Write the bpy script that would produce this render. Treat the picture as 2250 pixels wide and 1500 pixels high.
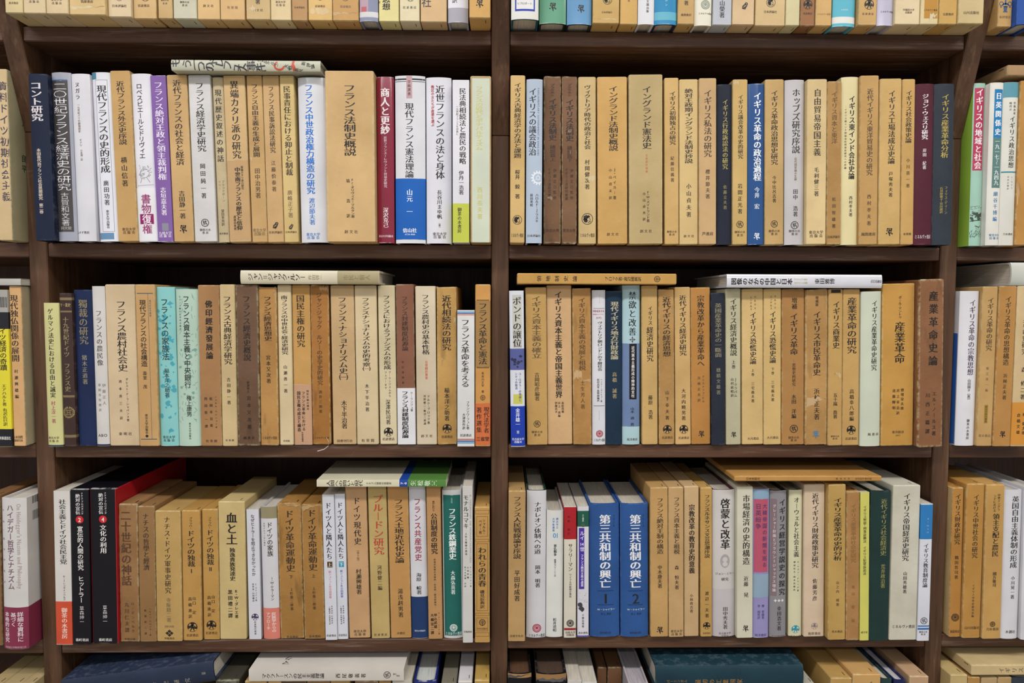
import bpy, math, random
from mathutils import Vector, Matrix

# ------------------------------------------------------------------ camera, world, lights, exposure
for o in list(bpy.data.objects):
    bpy.data.objects.remove(o)
scene = bpy.context.scene
COL = scene.collection
CAM_LOC = (0.00217, -0.90000, 1.45000)
CAM_PITCH, CAM_YAW, CAM_ROLL = 3.19713, 0.87412, 0.19927  # degrees
def set_camera():
    cd = bpy.data.cameras.new('camera'); cam = bpy.data.objects.new('camera', cd); COL.objects.link(cam)
    cd.sensor_width = 36.0; cd.lens = 24.0; cd.clip_start = 0.01; cd.clip_end = 50
    p, y, r = (math.radians(a) for a in (CAM_PITCH, CAM_YAW, CAM_ROLL))
    fwd = Vector((math.sin(y)*math.cos(p), math.cos(y)*math.cos(p), -math.sin(p)))
    right0 = Vector((math.cos(y), -math.sin(y), 0))
    up0 = right0.cross(fwd)
    right = right0*math.cos(r) + up0*math.sin(r)
    up = up0*math.cos(r) - right0*math.sin(r)
    m = Matrix((right, up, -fwd)).transposed().to_4x4()
    m.translation = Vector(CAM_LOC)
    cam.matrix_world = m
    scene.camera = cam
set_camera()

world = bpy.data.worlds.new('room_light'); scene.world = world; world.use_nodes = True
wb = world.node_tree.nodes['Background']
wb.inputs['Color'].default_value = (1.0, 0.985, 0.97, 1); wb.inputs['Strength'].default_value = 0.42

def ceiling_lamp(name, x, y, z, power, colour, sx=1.25, sy=0.18):
    ld = bpy.data.lights.new(name, 'AREA'); ld.shape = 'RECTANGLE'; ld.size = sx; ld.size_y = sy
    ld.energy = power; ld.color = colour
    lo = bpy.data.objects.new(name, ld); COL.objects.link(lo); lo.location = (x, y, z)
    return lo
ceiling_lamp('fluorescent_lamp', -1.25, -1.05, 2.78, 13.5, (1.0, 0.965, 1.03))
ceiling_lamp('fluorescent_lamp', 0.0, -1.05, 2.78, 13.5, (1.0, 0.97, 0.955))
ceiling_lamp('fluorescent_lamp', 1.25, -1.05, 2.78, 13.5, (1.0, 0.965, 0.89))
ceiling_lamp('fluorescent_lamp', 0.0, -3.0, 2.78, 26, (1.0, 0.98, 0.97), 3.6, 0.2)

vs = scene.view_settings
vs.view_transform = 'Standard'; vs.look = 'None'; vs.gamma = 1.0; vs.use_curve_mapping = False
vs.exposure = 0.27

# ------------------------------------------------------------------ helpers
def lin(h, k=1.0):
    v = [int(h[i:i+2], 16)/255 for i in (0, 2, 4)]
    return tuple(min(1.0, (c/12.92 if c <= .04045 else ((c+.055)/1.055)**2.4)*k) for c in v) + (1.0,)

def soft(c, k):
    """faded pigment: pulled toward its own grey"""
    g = .30*c[0]+.59*c[1]+.11*c[2]
    return tuple(x*(1-k)+g*k for x in c[:3]) + (1.0,)

def mesh_obj(name, verts, faces, mats, parent=None, fmat=None, smooth=False):
    me = bpy.data.meshes.new(name)
    me.from_pydata(verts, [], faces)
    for m in (mats if isinstance(mats, (list, tuple)) else [mats]):
        me.materials.append(m)
    if fmat: me.polygons.foreach_set('material_index', fmat)
    if smooth: me.polygons.foreach_set('use_smooth', [True]*len(faces))
    me.update()
    o = bpy.data.objects.new(name, me); COL.objects.link(o)
    if parent: o.parent = parent
    return o

MATS = {}
class NT:
    def __init__(s, name):
        s.m = bpy.data.materials.new(name); s.m.use_nodes = True
        s.t = s.m.node_tree; s.b = s.t.nodes['Principled BSDF']
    def n(s, typ, **kw):
        nd = s.t.nodes.new(typ)
        for k, v in kw.items():
            if k.startswith('i_'): nd.inputs[k[2:].replace('_', ' ')].default_value = v
            else: setattr(nd, k, v)
        return nd
    def link(s, a, b): s.t.links.new(a, b)
    def math(s, op, a, b=None, clamp=False):
        nd = s.t.nodes.new('ShaderNodeMath'); nd.operation = op; nd.use_clamp = clamp
        for i, v in enumerate((a, b)):
            if v is None: continue
            if isinstance(v, (int, float)): nd.inputs[i].default_value = v
            else: s.link(v, nd.inputs[i])
        return nd.outputs[0]
    def ramp(s, x, lo, hi, a=0.0, b=1.0):
        nd = s.t.nodes.new('ShaderNodeMapRange'); s.link(x, nd.inputs[0])
        nd.inputs[1].default_value = lo; nd.inputs[2].default_value = hi
        nd.inputs[3].default_value = a; nd.inputs[4].default_value = b
        return nd.outputs[0]
    def noise(s, vec, scale, detail=3.0, rough=0.55):
        nd = s.t.nodes.new('ShaderNodeTexNoise'); nd.inputs['Scale'].default_value = scale
        nd.inputs['Detail'].default_value = detail; nd.inputs['Roughness'].default_value = rough
        s.link(vec, nd.inputs['Vector']); return nd.outputs['Fac']
    def mix(s, fac, a, b):
        nd = s.t.nodes.new('ShaderNodeMix'); nd.data_type = 'RGBA'
        if isinstance(fac, (int, float)): nd.inputs[0].default_value = fac
        else: s.link(fac, nd.inputs[0])
        for i, v in ((6, a), (7, b)):
            if isinstance(v, tuple): nd.inputs[i].default_value = v
            else: s.link(v, nd.inputs[i])
        return nd.outputs[2]
    def vec(s, stretch=(1, 1, 1), shift=True):
        tc = s.t.nodes.new('ShaderNodeTexCoord'); mp = s.t.nodes.new('ShaderNodeMapping')
        mp.inputs['Scale'].default_value = stretch
        if shift:
            oi = s.t.nodes.new('ShaderNodeObjectInfo')
            sc = s.t.nodes.new('ShaderNodeVectorMath'); sc.operation = 'ADD'
            rv = s.t.nodes.new('ShaderNodeCombineXYZ')
            m1 = s.math('MULTIPLY', oi.outputs['Random'], 7.0)
            for i in range(3): s.link(m1, rv.inputs[i])
            s.link(tc.outputs['Object'], sc.inputs[0]); s.link(rv.outputs[0], sc.inputs[1])
            s.link(sc.outputs[0], mp.inputs['Vector'])
        else: s.link(tc.outputs['Object'], mp.inputs['Vector'])
        return mp.outputs['Vector']
    def bump(s, h, strength, dist=0.001):
        nd = s.t.nodes.new('ShaderNodeBump'); nd.inputs['Strength'].default_value = strength; nd.inputs['Distance'].default_value = dist
        s.link(h, nd.inputs['Height']); s.link(nd.outputs[0], s.b.inputs['Normal'])
    def edges(s):
        tc = s.t.nodes.new('ShaderNodeTexCoord'); sp = s.t.nodes.new('ShaderNodeSeparateXYZ')
        s.link(tc.outputs['Generated'], sp.inputs[0])
        ex = s.math('MINIMUM', sp.outputs[0], s.math('SUBTRACT', 1.0, sp.outputs[0]))
        ez = s.math('MINIMUM', sp.outputs[2], s.math('SUBTRACT', 1.0, sp.outputs[2]))
        return ex, sp.outputs[1], ez

def board_mat(c, worn=0):
    """card slipcase: stained, speckled, with paper showing along rubbed edges"""
    k = ('board', c, worn)
    if k in MATS: return MATS[k]
    t = NT('slipcase_card'); v = t.vec()
    col = soft(lin(c, .91), .05)
    n1 = t.noise(v, 14, 4, .6); n2 = t.noise(v, 420, 2, .7); n3 = t.noise(t.vec((1, 1, .25)), 60, 3)
    dark = tuple(x*y for x, y in zip(col[:3], (.76, .73, .67))) + (1,)
    lite = tuple(min(1, x*1.10+.012) for x in col[:3]) + (1,)
    base = t.mix(t.ramp(n1, .30, .72), dark if worn else tuple(.55*a+.45*b for a, b in zip(dark, col)), lite)
    base = t.mix(t.ramp(n2, .62, .78, 0, .35), base, dark)
    if worn:
        scuff = t.ramp(n3, .60, .70, 0, .55); base = t.mix(scuff, base, tuple(x*.45 for x in col[:3]) + (1,))
    ex, gy, ez = t.edges()
    front = t.ramp(gy, .03, .012)
    band = t.math('MAXIMUM', t.ramp(ex, .075 if worn else .05, 0.0), t.ramp(ez, .016 if worn else .010, 0.0))
    nw = t.noise(v, 130, 4, .7)
    w = t.math('MULTIPLY', t.math('MULTIPLY', front, band), t.ramp(nw, .42, .60), True)
    pale = tuple(min(1, .45*x+.36) for x in col[:2]) + (min(1, .45*col[2]+.22), 1)
    base = t.mix(t.math('MULTIPLY', w, .95 if worn else .75), base, pale)
    # rubbed dark line right on the fold
    t.link(base, t.b.inputs['Base Color']); t.b.inputs['Roughness'].default_value = .62
    t.b.inputs['Specular IOR Level'].default_value = .35
    t.bump(t.noise(v, 260, 3), .25 if not worn else .5, .0006)
    MATS[k] = t.m; return t.m

def jacket_mat(c, gloss=0):
    k = ('jacket', c, gloss)
    if k in MATS: return MATS[k]
    t = NT('printed_jacket'); v = t.vec(); col = soft(lin(c, .96), .05)
    n1 = t.noise(v, 18, 3)
    base = t.mix(t.ramp(n1, .3, .7), tuple(x*.90 for x in col[:3]) + (1,), tuple(min(1, x*1.04) for x in col[:3]) + (1,))
    ex, gy, ez = t.edges()
    w = t.math('MULTIPLY', t.math('MULTIPLY', t.ramp(ez, .006, 0), t.ramp(gy, .03, .01), True), t.ramp(t.noise(v, 90), .45, .6), True)
    base = t.mix(t.math('MULTIPLY', w, .6), base, (.75, .74, .70, 1))
    t.link(base, t.b.inputs['Base Color'])
    t.b.inputs['Roughness'].default_value = .16 if gloss else .38
    t.b.inputs['Specular IOR Level'].default_value = .5 if gloss else .3
    if gloss: t.b.inputs['Coat Weight'].default_value = .6; t.b.inputs['Coat Roughness'].default_value = .08
    t.bump(t.noise(t.vec((1, 1, .2)), 45, 2), .35 if gloss else .12, .0012)
    MATS[k] = t.m; return t.m

def cloth_mat(c):
    k = ('cloth', c)
    if k in MATS: return MATS[k]
    t = NT('book_cloth'); v = t.vec(); col = soft(lin(c, .74), .05); t.b.inputs['Specular IOR Level'].default_value = .22
    n1 = t.noise(v, 20, 4); wv = t.noise(v, 900, 2, .6)
    base = t.mix(t.ramp(n1, .3, .75), tuple(x*.82 for x in col[:3]) + (1,), tuple(min(1, x*1.15) for x in col[:3]) + (1,))
    base = t.mix(t.ramp(wv, .5, .75, 0, .25), base, tuple(min(1, x*1.6+.01) for x in col[:3]) + (1,))
    ex, gy, ez = t.edges()
    w = t.math('MULTIPLY', t.math('MAXIMUM', t.ramp(ez, .012, 0), t.ramp(ex, .03, 0)), t.ramp(t.noise(v, 110), .5, .65), True)
    base = t.mix(t.math('MULTIPLY', w, .4), base, tuple(min(1, x*1.5+.08) for x in col[:3]) + (1,))
    t.link(base, t.b.inputs['Base Color']); t.b.inputs['Roughness'].default_value = .55
    t.bump(wv, .25, .0004)
    MATS[k] = t.m; return t.m

def print_mat(c, rough=.5):
    k = ('print', c, rough)
    if k in MATS: return MATS[k]
    t = NT('printing_ink'); col = lin(c); v = t.vec()
    base = t.mix(t.ramp(t.noise(v, 160, 3), .5, .8, 0, .22), col, tuple(min(1, x*.8+.10) for x in col[:3]) + (1,))
    t.link(base, t.b.inputs['Base Color']); t.b.inputs['Roughness'].default_value = rough
    MATS[k] = t.m; return t.m

def paper_mat(c):
    k = ('paper', c)
    if k in MATS: return MATS[k]
    t = NT('page_edges'); v = t.vec((1, .02, .02)); col = lin(c)
    base = t.mix(t.ramp(t.noise(v, 1800, 2), .35, .65), tuple(x*.70 for x in col[:3]) + (1,), col)
    base = t.mix(t.ramp(t.noise(t.vec(), 40, 3), .45, .8, 0, .3), base, tuple(x*.7 for x in col[:3]) + (1,))
    t.link(base, t.b.inputs['Base Color']); t.b.inputs['Roughness'].default_value = .85
    MATS[k] = t.m; return t.m

def wood_mat(name, along, a='452e1f', b='624631', c='80664f'):
    k = ('wood', name)
    if k in MATS: return MATS[k]
    t = NT(name)
    st = {'x': (.06, 1, 1), 'z': (1, 1, .06), 'p': (1, 1, .05)}[along]
    v = t.vec(st); n = t.noise(v, 150, 5, .65); n2 = t.noise(v, 38, 3, .6)
    base = t.mix(t.ramp(n2, .3, .7), lin(a), lin(b))
    base = t.mix(t.ramp(n, .55, .75, 0, .55), base, lin(c))
    base = t.mix(t.ramp(n, .34, .44, .40, 0), base, lin('1c100b'))
    # small scratches and nicks
    vx = t.n('ShaderNodeTexVoronoi', feature='DISTANCE_TO_EDGE'); vx.inputs['Scale'].default_value = 55
    vv = t.vec((1, 1, .35) if along != 'x' else (.35, 1, 1)); t.link(vv, vx.inputs['Vector'])
    sc = t.math('MULTIPLY', t.ramp(vx.outputs['Distance'], .008, .002), t.ramp(t.noise(t.vec(), 30, 2), .62, .74), True)
    base = t.mix(t.math('MULTIPLY', sc, .4), base, lin('8f7660'))
    t.link(base, t.b.inputs['Base Color'])
    t.link(t.ramp(n, .3, .7, .36, .58), t.b.inputs['Roughness']); t.b.inputs['Specular IOR Level'].default_value = .32
    t.bump(n, .5, .0012)
    MATS[k] = t.m; return t.m

# ------------------------------------------------------------------ lettering
GLY = {}
# stroke change of upright edges and of level edges: serif-like faces have heavy uprights and fine level strokes
STY = {'m': (.023, -.008), 'b': (.033, .006), 'g': (.010, .010), 't': (-.012, -.012)}
def raw_glyph(ch, off):
    cu = bpy.data.curves.new('glyph', 'FONT'); cu.body = ch; cu.resolution_u = 2; cu.offset = off
    o = bpy.data.objects.new('glyph', cu); COL.objects.link(o)
    bpy.context.view_layer.update()
    me = bpy.data.meshes.new_from_object(o.evaluated_get(bpy.context.evaluated_depsgraph_get()))
    vs_ = [(v.co.x, v.co.y) for v in me.vertices]; fs = [tuple(p.vertices) for p in me.polygons]
    bpy.data.objects.remove(o); bpy.data.curves.remove(cu); bpy.data.meshes.remove(me)
    return vs_, fs
def reshape(V, F, gx, gz):
    """grow or thin the outline: every rim edge moves along its own normal, corners follow both of their edges"""
    F = [f if sum(V[f[i-1]][0]*V[f[i]][1]-V[f[i]][0]*V[f[i-1]][1] for i in range(len(f))) > 0 else f[::-1] for f in F]
    es = set((f[i-1], f[i]) for f in F for i in range(len(f)))
    nxt, prv = {}, {}
    for i, j in es:
        if (j, i) not in es: nxt[i] = j; prv[j] = i
    def normal(i, j):
        dx, dy = V[j][0]-V[i][0], V[j][1]-V[i][1]; L = math.hypot(dx, dy)
        return (dy/L, -dx/L) if L > .004 else None
    out = list(V)
    for v in nxt:
        a, b = prv.get(v), nxt[v]
        n1 = normal(a, v) if a is not None else None
        k = 0
        while n1 is None and a in prv and k < 6: n1 = normal(prv[a], a); a = prv[a]; k += 1
        n2 = normal(v, b); k = 0
        while n2 is None and b in nxt and k < 6: n2 = normal(b, nxt[b]); b = nxt[b]; k += 1
        n1 = n1 or n2; n2 = n2 or n1
        if n1 is None: continue
        d1 = gx*n1[0]**2+gz*n1[1]**2; d2 = gx*n2[0]**2+gz*n2[1]**2
        det = n1[0]*n2[1]-n1[1]*n2[0]
        if abs(det) > .25: ux, uy = (d1*n2[1]-d2*n1[1])/det, (n1[0]*d2-n2[0]*d1)/det
        else: ux, uy = (n1[0]*d1+n2[0]*d2)/2, (n1[1]*d1+n2[1]*d2)/2
        L = math.hypot(ux, uy); m = 1.5*max(abs(gx), abs(gz))
        if L > m: ux, uy = ux*m/L, uy*m/L
        out[v] = (V[v][0]+ux, V[v][1]+uy)
    return out, F
def glyph(ch, st):
    k = (ch, st)
    if k in GLY: return GLY[k]
    if ch not in GLY: GLY[ch] = raw_glyph(ch, 0.0)
    vs_, fs = reshape(*GLY[ch], *STY[st])
    if vs_ and ord(ch) < 0x2e80:
        a = min(v[0] for v in vs_); b = max(v[0] for v in vs_)
        cxm, adv = (a+b)/2, b-a
    else: cxm, adv = .5, 1.0
    GLY[k] = (vs_, fs, cxm, adv, 0.0); return GLY[k]

def slabs(V, F, step):
    """cut flat lettering into narrow upright strips so that it can follow a rounded spine"""
    V2, F2 = [], []
    for f in F:
        p = [V[i] for i in f]
        lo, hi = min(q[0] for q in p), max(q[0] for q in p)
        k0, k1 = math.floor(lo/step), math.floor(hi/step)
        if k0 == k1:
            b = len(V2); V2 += p; F2.append(tuple(range(b, b+len(p)))); continue
        for k in range(k0, k1+1):
            q = p
            for edge, sg in ((k*step, 1), ((k+1)*step, -1)):
                r = []
                for i in range(len(q)):
                    a, c = q[i-1], q[i]; da, dc = (a[0]-edge)*sg, (c[0]-edge)*sg
                    if (da >= 0) != (dc >= 0):
                        u = da/(da-dc); r.append((a[0]+(c[0]-a[0])*u, a[1]+(c[1]-a[1])*u))
                    if dc >= 0: r.append(c)
                q = r
                if len(q) < 3: break
            if len(q) >= 3:
                b = len(V2); V2 += q; F2.append(tuple(range(b, b+len(q))))
    return V2, F2

ROTATE = 'ー─―＝=（）〔〕［］()[]～〜…-「」'
SMALL = 'ァィゥェォャュョッっゃゅょ'
def put(dst, ch, st, cx, cz, sx, sz, rot=None):
    """one character centred at (cx, cz) with em sizes sx, sz; rot = degrees, or None for the upright-line rules"""
    if ch in ' 　': return
    vs_, fs, cxm, adv, dx = glyph(ch, st)
    V, F = dst
    if rot is None:
        vert = ch in ROTATE
        ox = .10 if ch in SMALL else (.30 if ch in '、。' else 0); oz = .06 if ch in SMALL else (.30 if ch in '、。' else 0)
        for s in (0.0,):
            b = len(V)
            for x, y in vs_:
                u, w = x-cxm, y-.38
                if vert: u, w = w*.95, -(x-cxm)
                V.append((cx+(u+ox+(s if not vert else s*.5))*sx, cz+(w+oz)*sz))
            F.extend(tuple(i+b for i in f) for f in fs)
    else:
        a = math.radians(rot); ca, sa = math.cos(a), math.sin(a)
        for s in (0.0,):
            b = len(V)
            for x, y in vs_:
                u, w = (x-cxm+s)*sx, (y-.38)*sz
                V.append((cx+u*ca-w*sa, cz+u*sa+w*ca))
            F.extend(tuple(i+b for i in f) for f in fs)

def cw(ch): return .55 if ch in '・ ，．' else (.9 if ch in SMALL else 1.0)
def vertical(dst, s, z0, z1, size, cx, st):
    tot = sum(cw(c) for c in s); pitch = (z0-z1)/tot; em = size/.92
    sz = min(pitch*1.03, em*1.06); z = z0
    for ch in s:
        w = cw(ch)*pitch
        put(dst, ch, st, cx, z-w/2, em, sz); z -= w
def advance(ch, st):
    g = glyph(ch, st); return .3 if ch == ' ' else (1.0 if ord(ch) >= 0x2e80 else g[3]+.12)
def horizontal(dst, s, cz, size, cx, st, limit=None):
    em = size/.92; adv = [advance(c, st) if c not in ' 　' else .32 for c in s]; w = sum(adv)*em
    k = 1.0 if not limit or w <= limit else limit/w
    x = cx-w*k/2
    for ch, a in zip(s, adv):
        put(dst, ch, st, x+a*em*k/2, cz, em*k, em, 0); x += a*em*k
def running(dst, s, z0, z1, size, cx, st):
    """a latin line turned to read downwards"""
    adv = [advance(c, st) if c != ' ' else .35 for c in s]; k = (z0-z1)/sum(adv); em = size*1.25; z = z0
    for ch, a in zip(s, adv):
        if ch != ' ': put(dst, ch, st, cx, z-a*k/2, k, em, -90)
        z -= a*k

# ------------------------------------------------------------------ emblems (polygons on the spine plane, size 1)
def circle(r, n=28, cx=0, cz=0, sx=1, sz=1):
    return [(cx+r*sx*math.cos(2*math.pi*i/n), cz+r*sz*math.sin(2*math.pi*i/n)) for i in range(n)]
def ring(r0, r1, n=28, cx=0, cz=0):
    out = []
    for i in range(n):
        a, b = 2*math.pi*i/n, 2*math.pi*(i+1)/n
        out.append([(cx+r0*math.cos(a), cz+r0*math.sin(a)), (cx+r1*math.cos(a), cz+r1*math.sin(a)), (cx+r1*math.cos(b), cz+r1*math.sin(b)), (cx+r0*math.cos(b), cz+r0*math.sin(b))])
    return out
def bar(x0, z0, x1, z1, w):
    d = math.hypot(x1-x0, z1-z0) or 1; nx, nz = -(z1-z0)/d*w/2, (x1-x0)/d*w/2
    return [(x0+nx, z0+nz), (x0-nx, z0-nz), (x1-nx, z1-nz), (x1+nx, z1+nz)]
def blob(cx, cz, r, rnd, n=9, j=.45):
    return [(cx+r*(1-j*rnd.random())*math.cos(2*math.pi*i/n), cz+r*(1-j*rnd.random())*math.sin(2*math.pi*i/n)) for i in range(n)]
def emblem(kind):
    """list of (polygon, layer): layer 0 ink, 1 paper-coloured cut, 2 ink again on top"""
    rnd = random.Random(len(kind)*7+3); P = []
    if kind == 'sower':
        P.append((circle(.5), 0))
        P.append(([(-.43, -.22), (-.2, -.10), (.1, -.16), (.44, -.20), (.33, -.36), (0, -.47), (-.33, -.36)], 1))
        P.append(([(-.36, .10), (-.12, .18), (-.14, .34), (-.28, .36)], 1)); P.append(([(.10, .05), (.40, .02), (.36, .26), (.18, .34)], 1))
        P += [(blob(-.02, .27, .10, rnd, 9, .1), 2), (bar(0, .22, -.02, -.05, .2), 2), (bar(-.02, -.02, -.20, -.38, .1), 2), (bar(0, -.02, .2, -.36, .1), 2), (bar(0, .17, .32, .06, .07), 2), (bar(-.02, .16, -.26, .02, .07), 2)]
    elif kind == 'ringo':
        P += [(p, 0) for p in ring(.42, .5)]
        P += [(bar(-.18, .30, -.20, -.26, .07), 0), (bar(-.28, .10, .26, .20, .07), 0), (bar(.02, .34, .10, -.06, .07), 0), (bar(.10, -.06, .28, -.20, .08), 0), (bar(-.05, .0, -.02, -.30, .08), 0), (bar(-.20, .02, .05, -.02, .06), 0), (bar(.20, .02, .24, -.32, .05), 0)]
    elif kind == 'blot':
        for x, z, r in ((-.2, .36, .15), (.02, .40, .1), (.24, .34, .17), (-.26, .14, .15), (0, .18, .17), (.22, .12, .14), (-.05, -.06, .19), (.18, -.1, .13), (-.34, -.2, .12), (0, -.26, .15), (.32, -.22, .12), (.02, -.44, .1)):
            P.append((blob(x, z, r, rnd, 8, .55), 0))
    elif kind in ('rose', 'seal'):
        P += [(p, 0) for p in ring(.40, .5)] + [(p, 0) for p in ring(.27, .34)]
        P.append((circle(.17, 14, 0, .02), 0))
        for i in range(16):
            a = i*math.pi/8; P.append((bar(.2*math.cos(a), .2*math.sin(a), .4*math.cos(a), .4*math.sin(a), .03), 0))
    elif kind == 'face':
        P += [(p, 0) for p in ring(.45, .5)]
        P += [(blob(-.14, .12, .26, rnd, 10, .4), 0), (blob(.10, .2, .16, rnd, 8, .5), 0), (blob(-.1, -.2, .22, rnd, 9, .5), 0), (bar(.16, .05, .30, -.08, .05), 0), (bar(.1, -.18, .28, -.16, .04), 0), (bar(.05, -.34, .3, -.22, .05), 0), (blob(-.28, -.05, .12, rnd, 8, .5), 0)]
    elif kind == 'owl':
        P += [([(-.36, -.34), (-.2, -.42), (.12, -.34), (.30, .0), (.40, .26), (.28, .42), (.06, .42), (-.06, .2), (-.30, .0)], 0), (circle(.07, 10, .2, .26), 1), (circle(.035, 8, .2, .26), 2)]
        for i in range(4): P.append((bar(-.26+.1*i, -.28+.05*i, -.02+.08*i, .05+.03*i, .025), 1))
        P += [(bar(-.02, -.36, -.05, -.5, .04), 0), (bar(.06, -.34, .05, -.5, .04), 0)]
    elif kind == 'gear':
        P += [(p, 0) for p in ring(.30, .40)]
        for i in range(14):
            a = i*math.pi/7; P.append((bar(.38*math.cos(a), .38*math.sin(a), .5*math.cos(a), .5*math.sin(a), .09), 0))
        P += [(p, 0) for p in ring(.1, .15)] + [(bar(0, .12, 0, .32, .03), 0), (bar(-.1, -.06, -.26, -.18, .03), 0), (bar(.1, -.06, .26, -.18, .03), 0)]
    elif kind == 'wreath':
        for i in range(18):
            a = math.pi/2+.25+i*(2*math.pi-.5)/17; P.append((blob(.42*math.cos(a), .42*math.sin(a), .09, rnd, 7, .4), 0))
        P += [(bar(-.2, .16, .2, .16, .05), 0), (bar(-.16, 0, .16, 0, .05), 0), (bar(-.22, -.16, .22, -.16, .05), 0), (bar(-.12, .2, -.12, -.2, .04), 0), (bar(.12, .2, .12, -.2, .04), 0)] + [(p, 0) for p in ring(.29, .32)]
    elif kind == 'emblem':
        P += [(p, 0) for p in ring(.36, .46)] + [(bar(0, .3, 0, -.5, .07), 0), (bar(-.2, .08, .2, .08, .07), 0), (bar(-.2, .2, -.2, -.1, .06), 0), (bar(.2, .2, .2, -.1, .06), 0), (bar(-.2, -.14, .2, -.14, .06), 0)]
    elif kind in ('disc2', 'disc4', 'dot'):
        P.append((circle(.5), 0))
    elif kind == 'diamond':
        for x, z in ((0, .24), (-.26, 0), (.26, 0), (0, -.24)):
            P.append(([(x-.23, z), (x, z+.20), (x+.23, z), (x, z-.20)], 0))
    elif kind == 'flower':
        for i in range(4):
            a = i*math.pi/2; c, s = math.cos(a), math.sin(a)
            P += [(blob(.26*c, .26*s, .16, rnd, 8, .3), 0), (bar(.3*c, .3*s, .5*c, .5*s, .08), 0)]
        P.append((circle(.1, 10), 0))
    elif kind == 'cross':
        for x in (-.34, 0, .34):
            P += [(bar(x-.13, 0, x+.13, 0, .08), 0), (bar(x, -.13, x, .13, .08), 0)]
    elif kind == 'oval':
        P.append((circle(.5, 24, 0, 0, .75, 1.1), 0))
        P.append((circle(.2, 14, 0, .12), 1)); P.append((blob(0, -.25, .22, rnd, 9, .2), 1))
    elif kind == 'portrait':
        P += [(p, 0) for p in ring(.26, .285, 22, 0, .05)]
        for i in range(26):
            x, z = rnd.uniform(-.28, .42), rnd.uniform(-.1, .5); a = rnd.uniform(0, 6.28)
            P.append((bar(x, z, x+.12*math.cos(a), z+.12*math.sin(a), .025), 0))
        P += [(bar(-.22, .12, -.36, -.05, .03), 0), (bar(-.36, -.05, -.26, -.1, .03), 0), (bar(-.26, -.1, -.24, -.26, .03), 0), (bar(-.24, -.26, 0, -.3, .03), 0), (bar(-.16, .02, -.06, .03, .04), 0), (bar(.1, -.2, .3, -.52, .03), 0), (bar(-.2, -.3, -.28, -.55, .03), 0), (bar(-.5, -.72, .5, -.66, .02), 0)]
    elif kind == 'landscape':
        for i in range(34):
            P.append((blob(rnd.uniform(-.13, .13), rnd.uniform(-.12, .06), rnd.uniform(.015, .05), rnd, 7, .6), 0))
        for i in range(50):
            x, z = rnd.uniform(-.15, .15), rnd.uniform(-.52, -.36); P.append((bar(x, z, x+rnd.uniform(-.02, .03), z+.035, .006), 0))
        for i in range(30):
            x, z = rnd.uniform(-.15, .13), rnd.uniform(.06, .22); P.append((bar(x, z, x+.03, z+rnd.uniform(-.004, .004), .006), 0))
        P += [(bar(-.16, -.13, .16, -.10, .02), 0), (bar(-.02, -.24, .08, -.27, .02), 0), (bar(.0, -.27, .02, -.32, .008), 0), (bar(.06, -.27, .05, -.33, .008), 0), (bar(.08, -.27, .11, -.23, .012), 0)]
    elif kind == 'marble':
        for i in range(46):
            x, z = rnd.uniform(-.055, .055), rnd.uniform(-.5, .45); P.append((blob(x, z, rnd.uniform(.006, .026), rnd, 9, .75), 0))
    elif kind == 'engraving':
        for i in range(70):
            x, z = rnd.uniform(-.075, .07), rnd.uniform(-.5, .5); P.append((bar(x, z, x+rnd.uniform(-.02, .02), z+rnd.uniform(.0, .04), .003), 0))
        for i in range(12): P.append((blob(rnd.uniform(-.06, .06), rnd.uniform(-.35, .1), rnd.uniform(.008, .022), rnd, 8, .6), 0))
    elif kind == 'photo':
        for i in range(10): P.append((blob(rnd.uniform(-.3, .3), rnd.uniform(-.45, .2), rnd.uniform(.06, .14), rnd, 8, .5), 0))
    elif kind == 'figures':
        for i in range(30): P.append((circle(.01, 6, rnd.uniform(-.2, .18), rnd.uniform(-.3, .45)), 0))
        P += [(blob(-.14, -.1, .14, rnd, 9, .4), 0), (blob(-.06, -.3, .16, rnd, 9, .5), 0)]
    elif kind == 'vase':
        P += [(circle(.24, 22, 0, .06, 1, .6), 0), ([(-.16, -.02), (.16, -.02), (.10, -.38), (-.10, -.38)], 0), (bar(-.16, -.42, .16, -.42, .07), 0), (bar(0, .1, 0, .5, .1), 0)]
        P += [(p, 0) for p in ring(.11, .16, 14, -.30, .14)] + [(p, 0) for p in ring(.11, .16, 14, .30, .14)]
        P += [(circle(.06, 10, -.32, -.08), 0), (circle(.06, 10, .32, -.08), 0), (bar(-.2, 0, .2, 0, .06), 1)]
    elif kind == 'swirl':
        for i in range(10):
            a = .4+i*.42; b = a+.44; P.append(([(.42*math.cos(a), .5*math.sin(a)), (.26*math.cos(a), .34*math.sin(a)), (.26*math.cos(b), .34*math.sin(b)), (.42*math.cos(b), .5*math.sin(b))], 0))
    elif kind == 'stripe':
        P += [(bar(-.42, -.1, .1, .12, .30), 0), (bar(.1, .1, .48, .02, .2), 0)]
    elif kind == 'barcode':
        for i in range(16): P.append((bar(-.5+i*.065, -.35, -.5+i*.065, .4, .02+.025*rnd.random()), 0))
    return P

# ------------------------------------------------------------------ one book
def arc_y(x, w, b):
    if b <= 0: return 0.0
    u = min(1.0, abs(2*x/w)); e = .92
    return b*(1-math.sqrt(1-(e*u)**2))/(1-math.sqrt(1-e*e))

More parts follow.
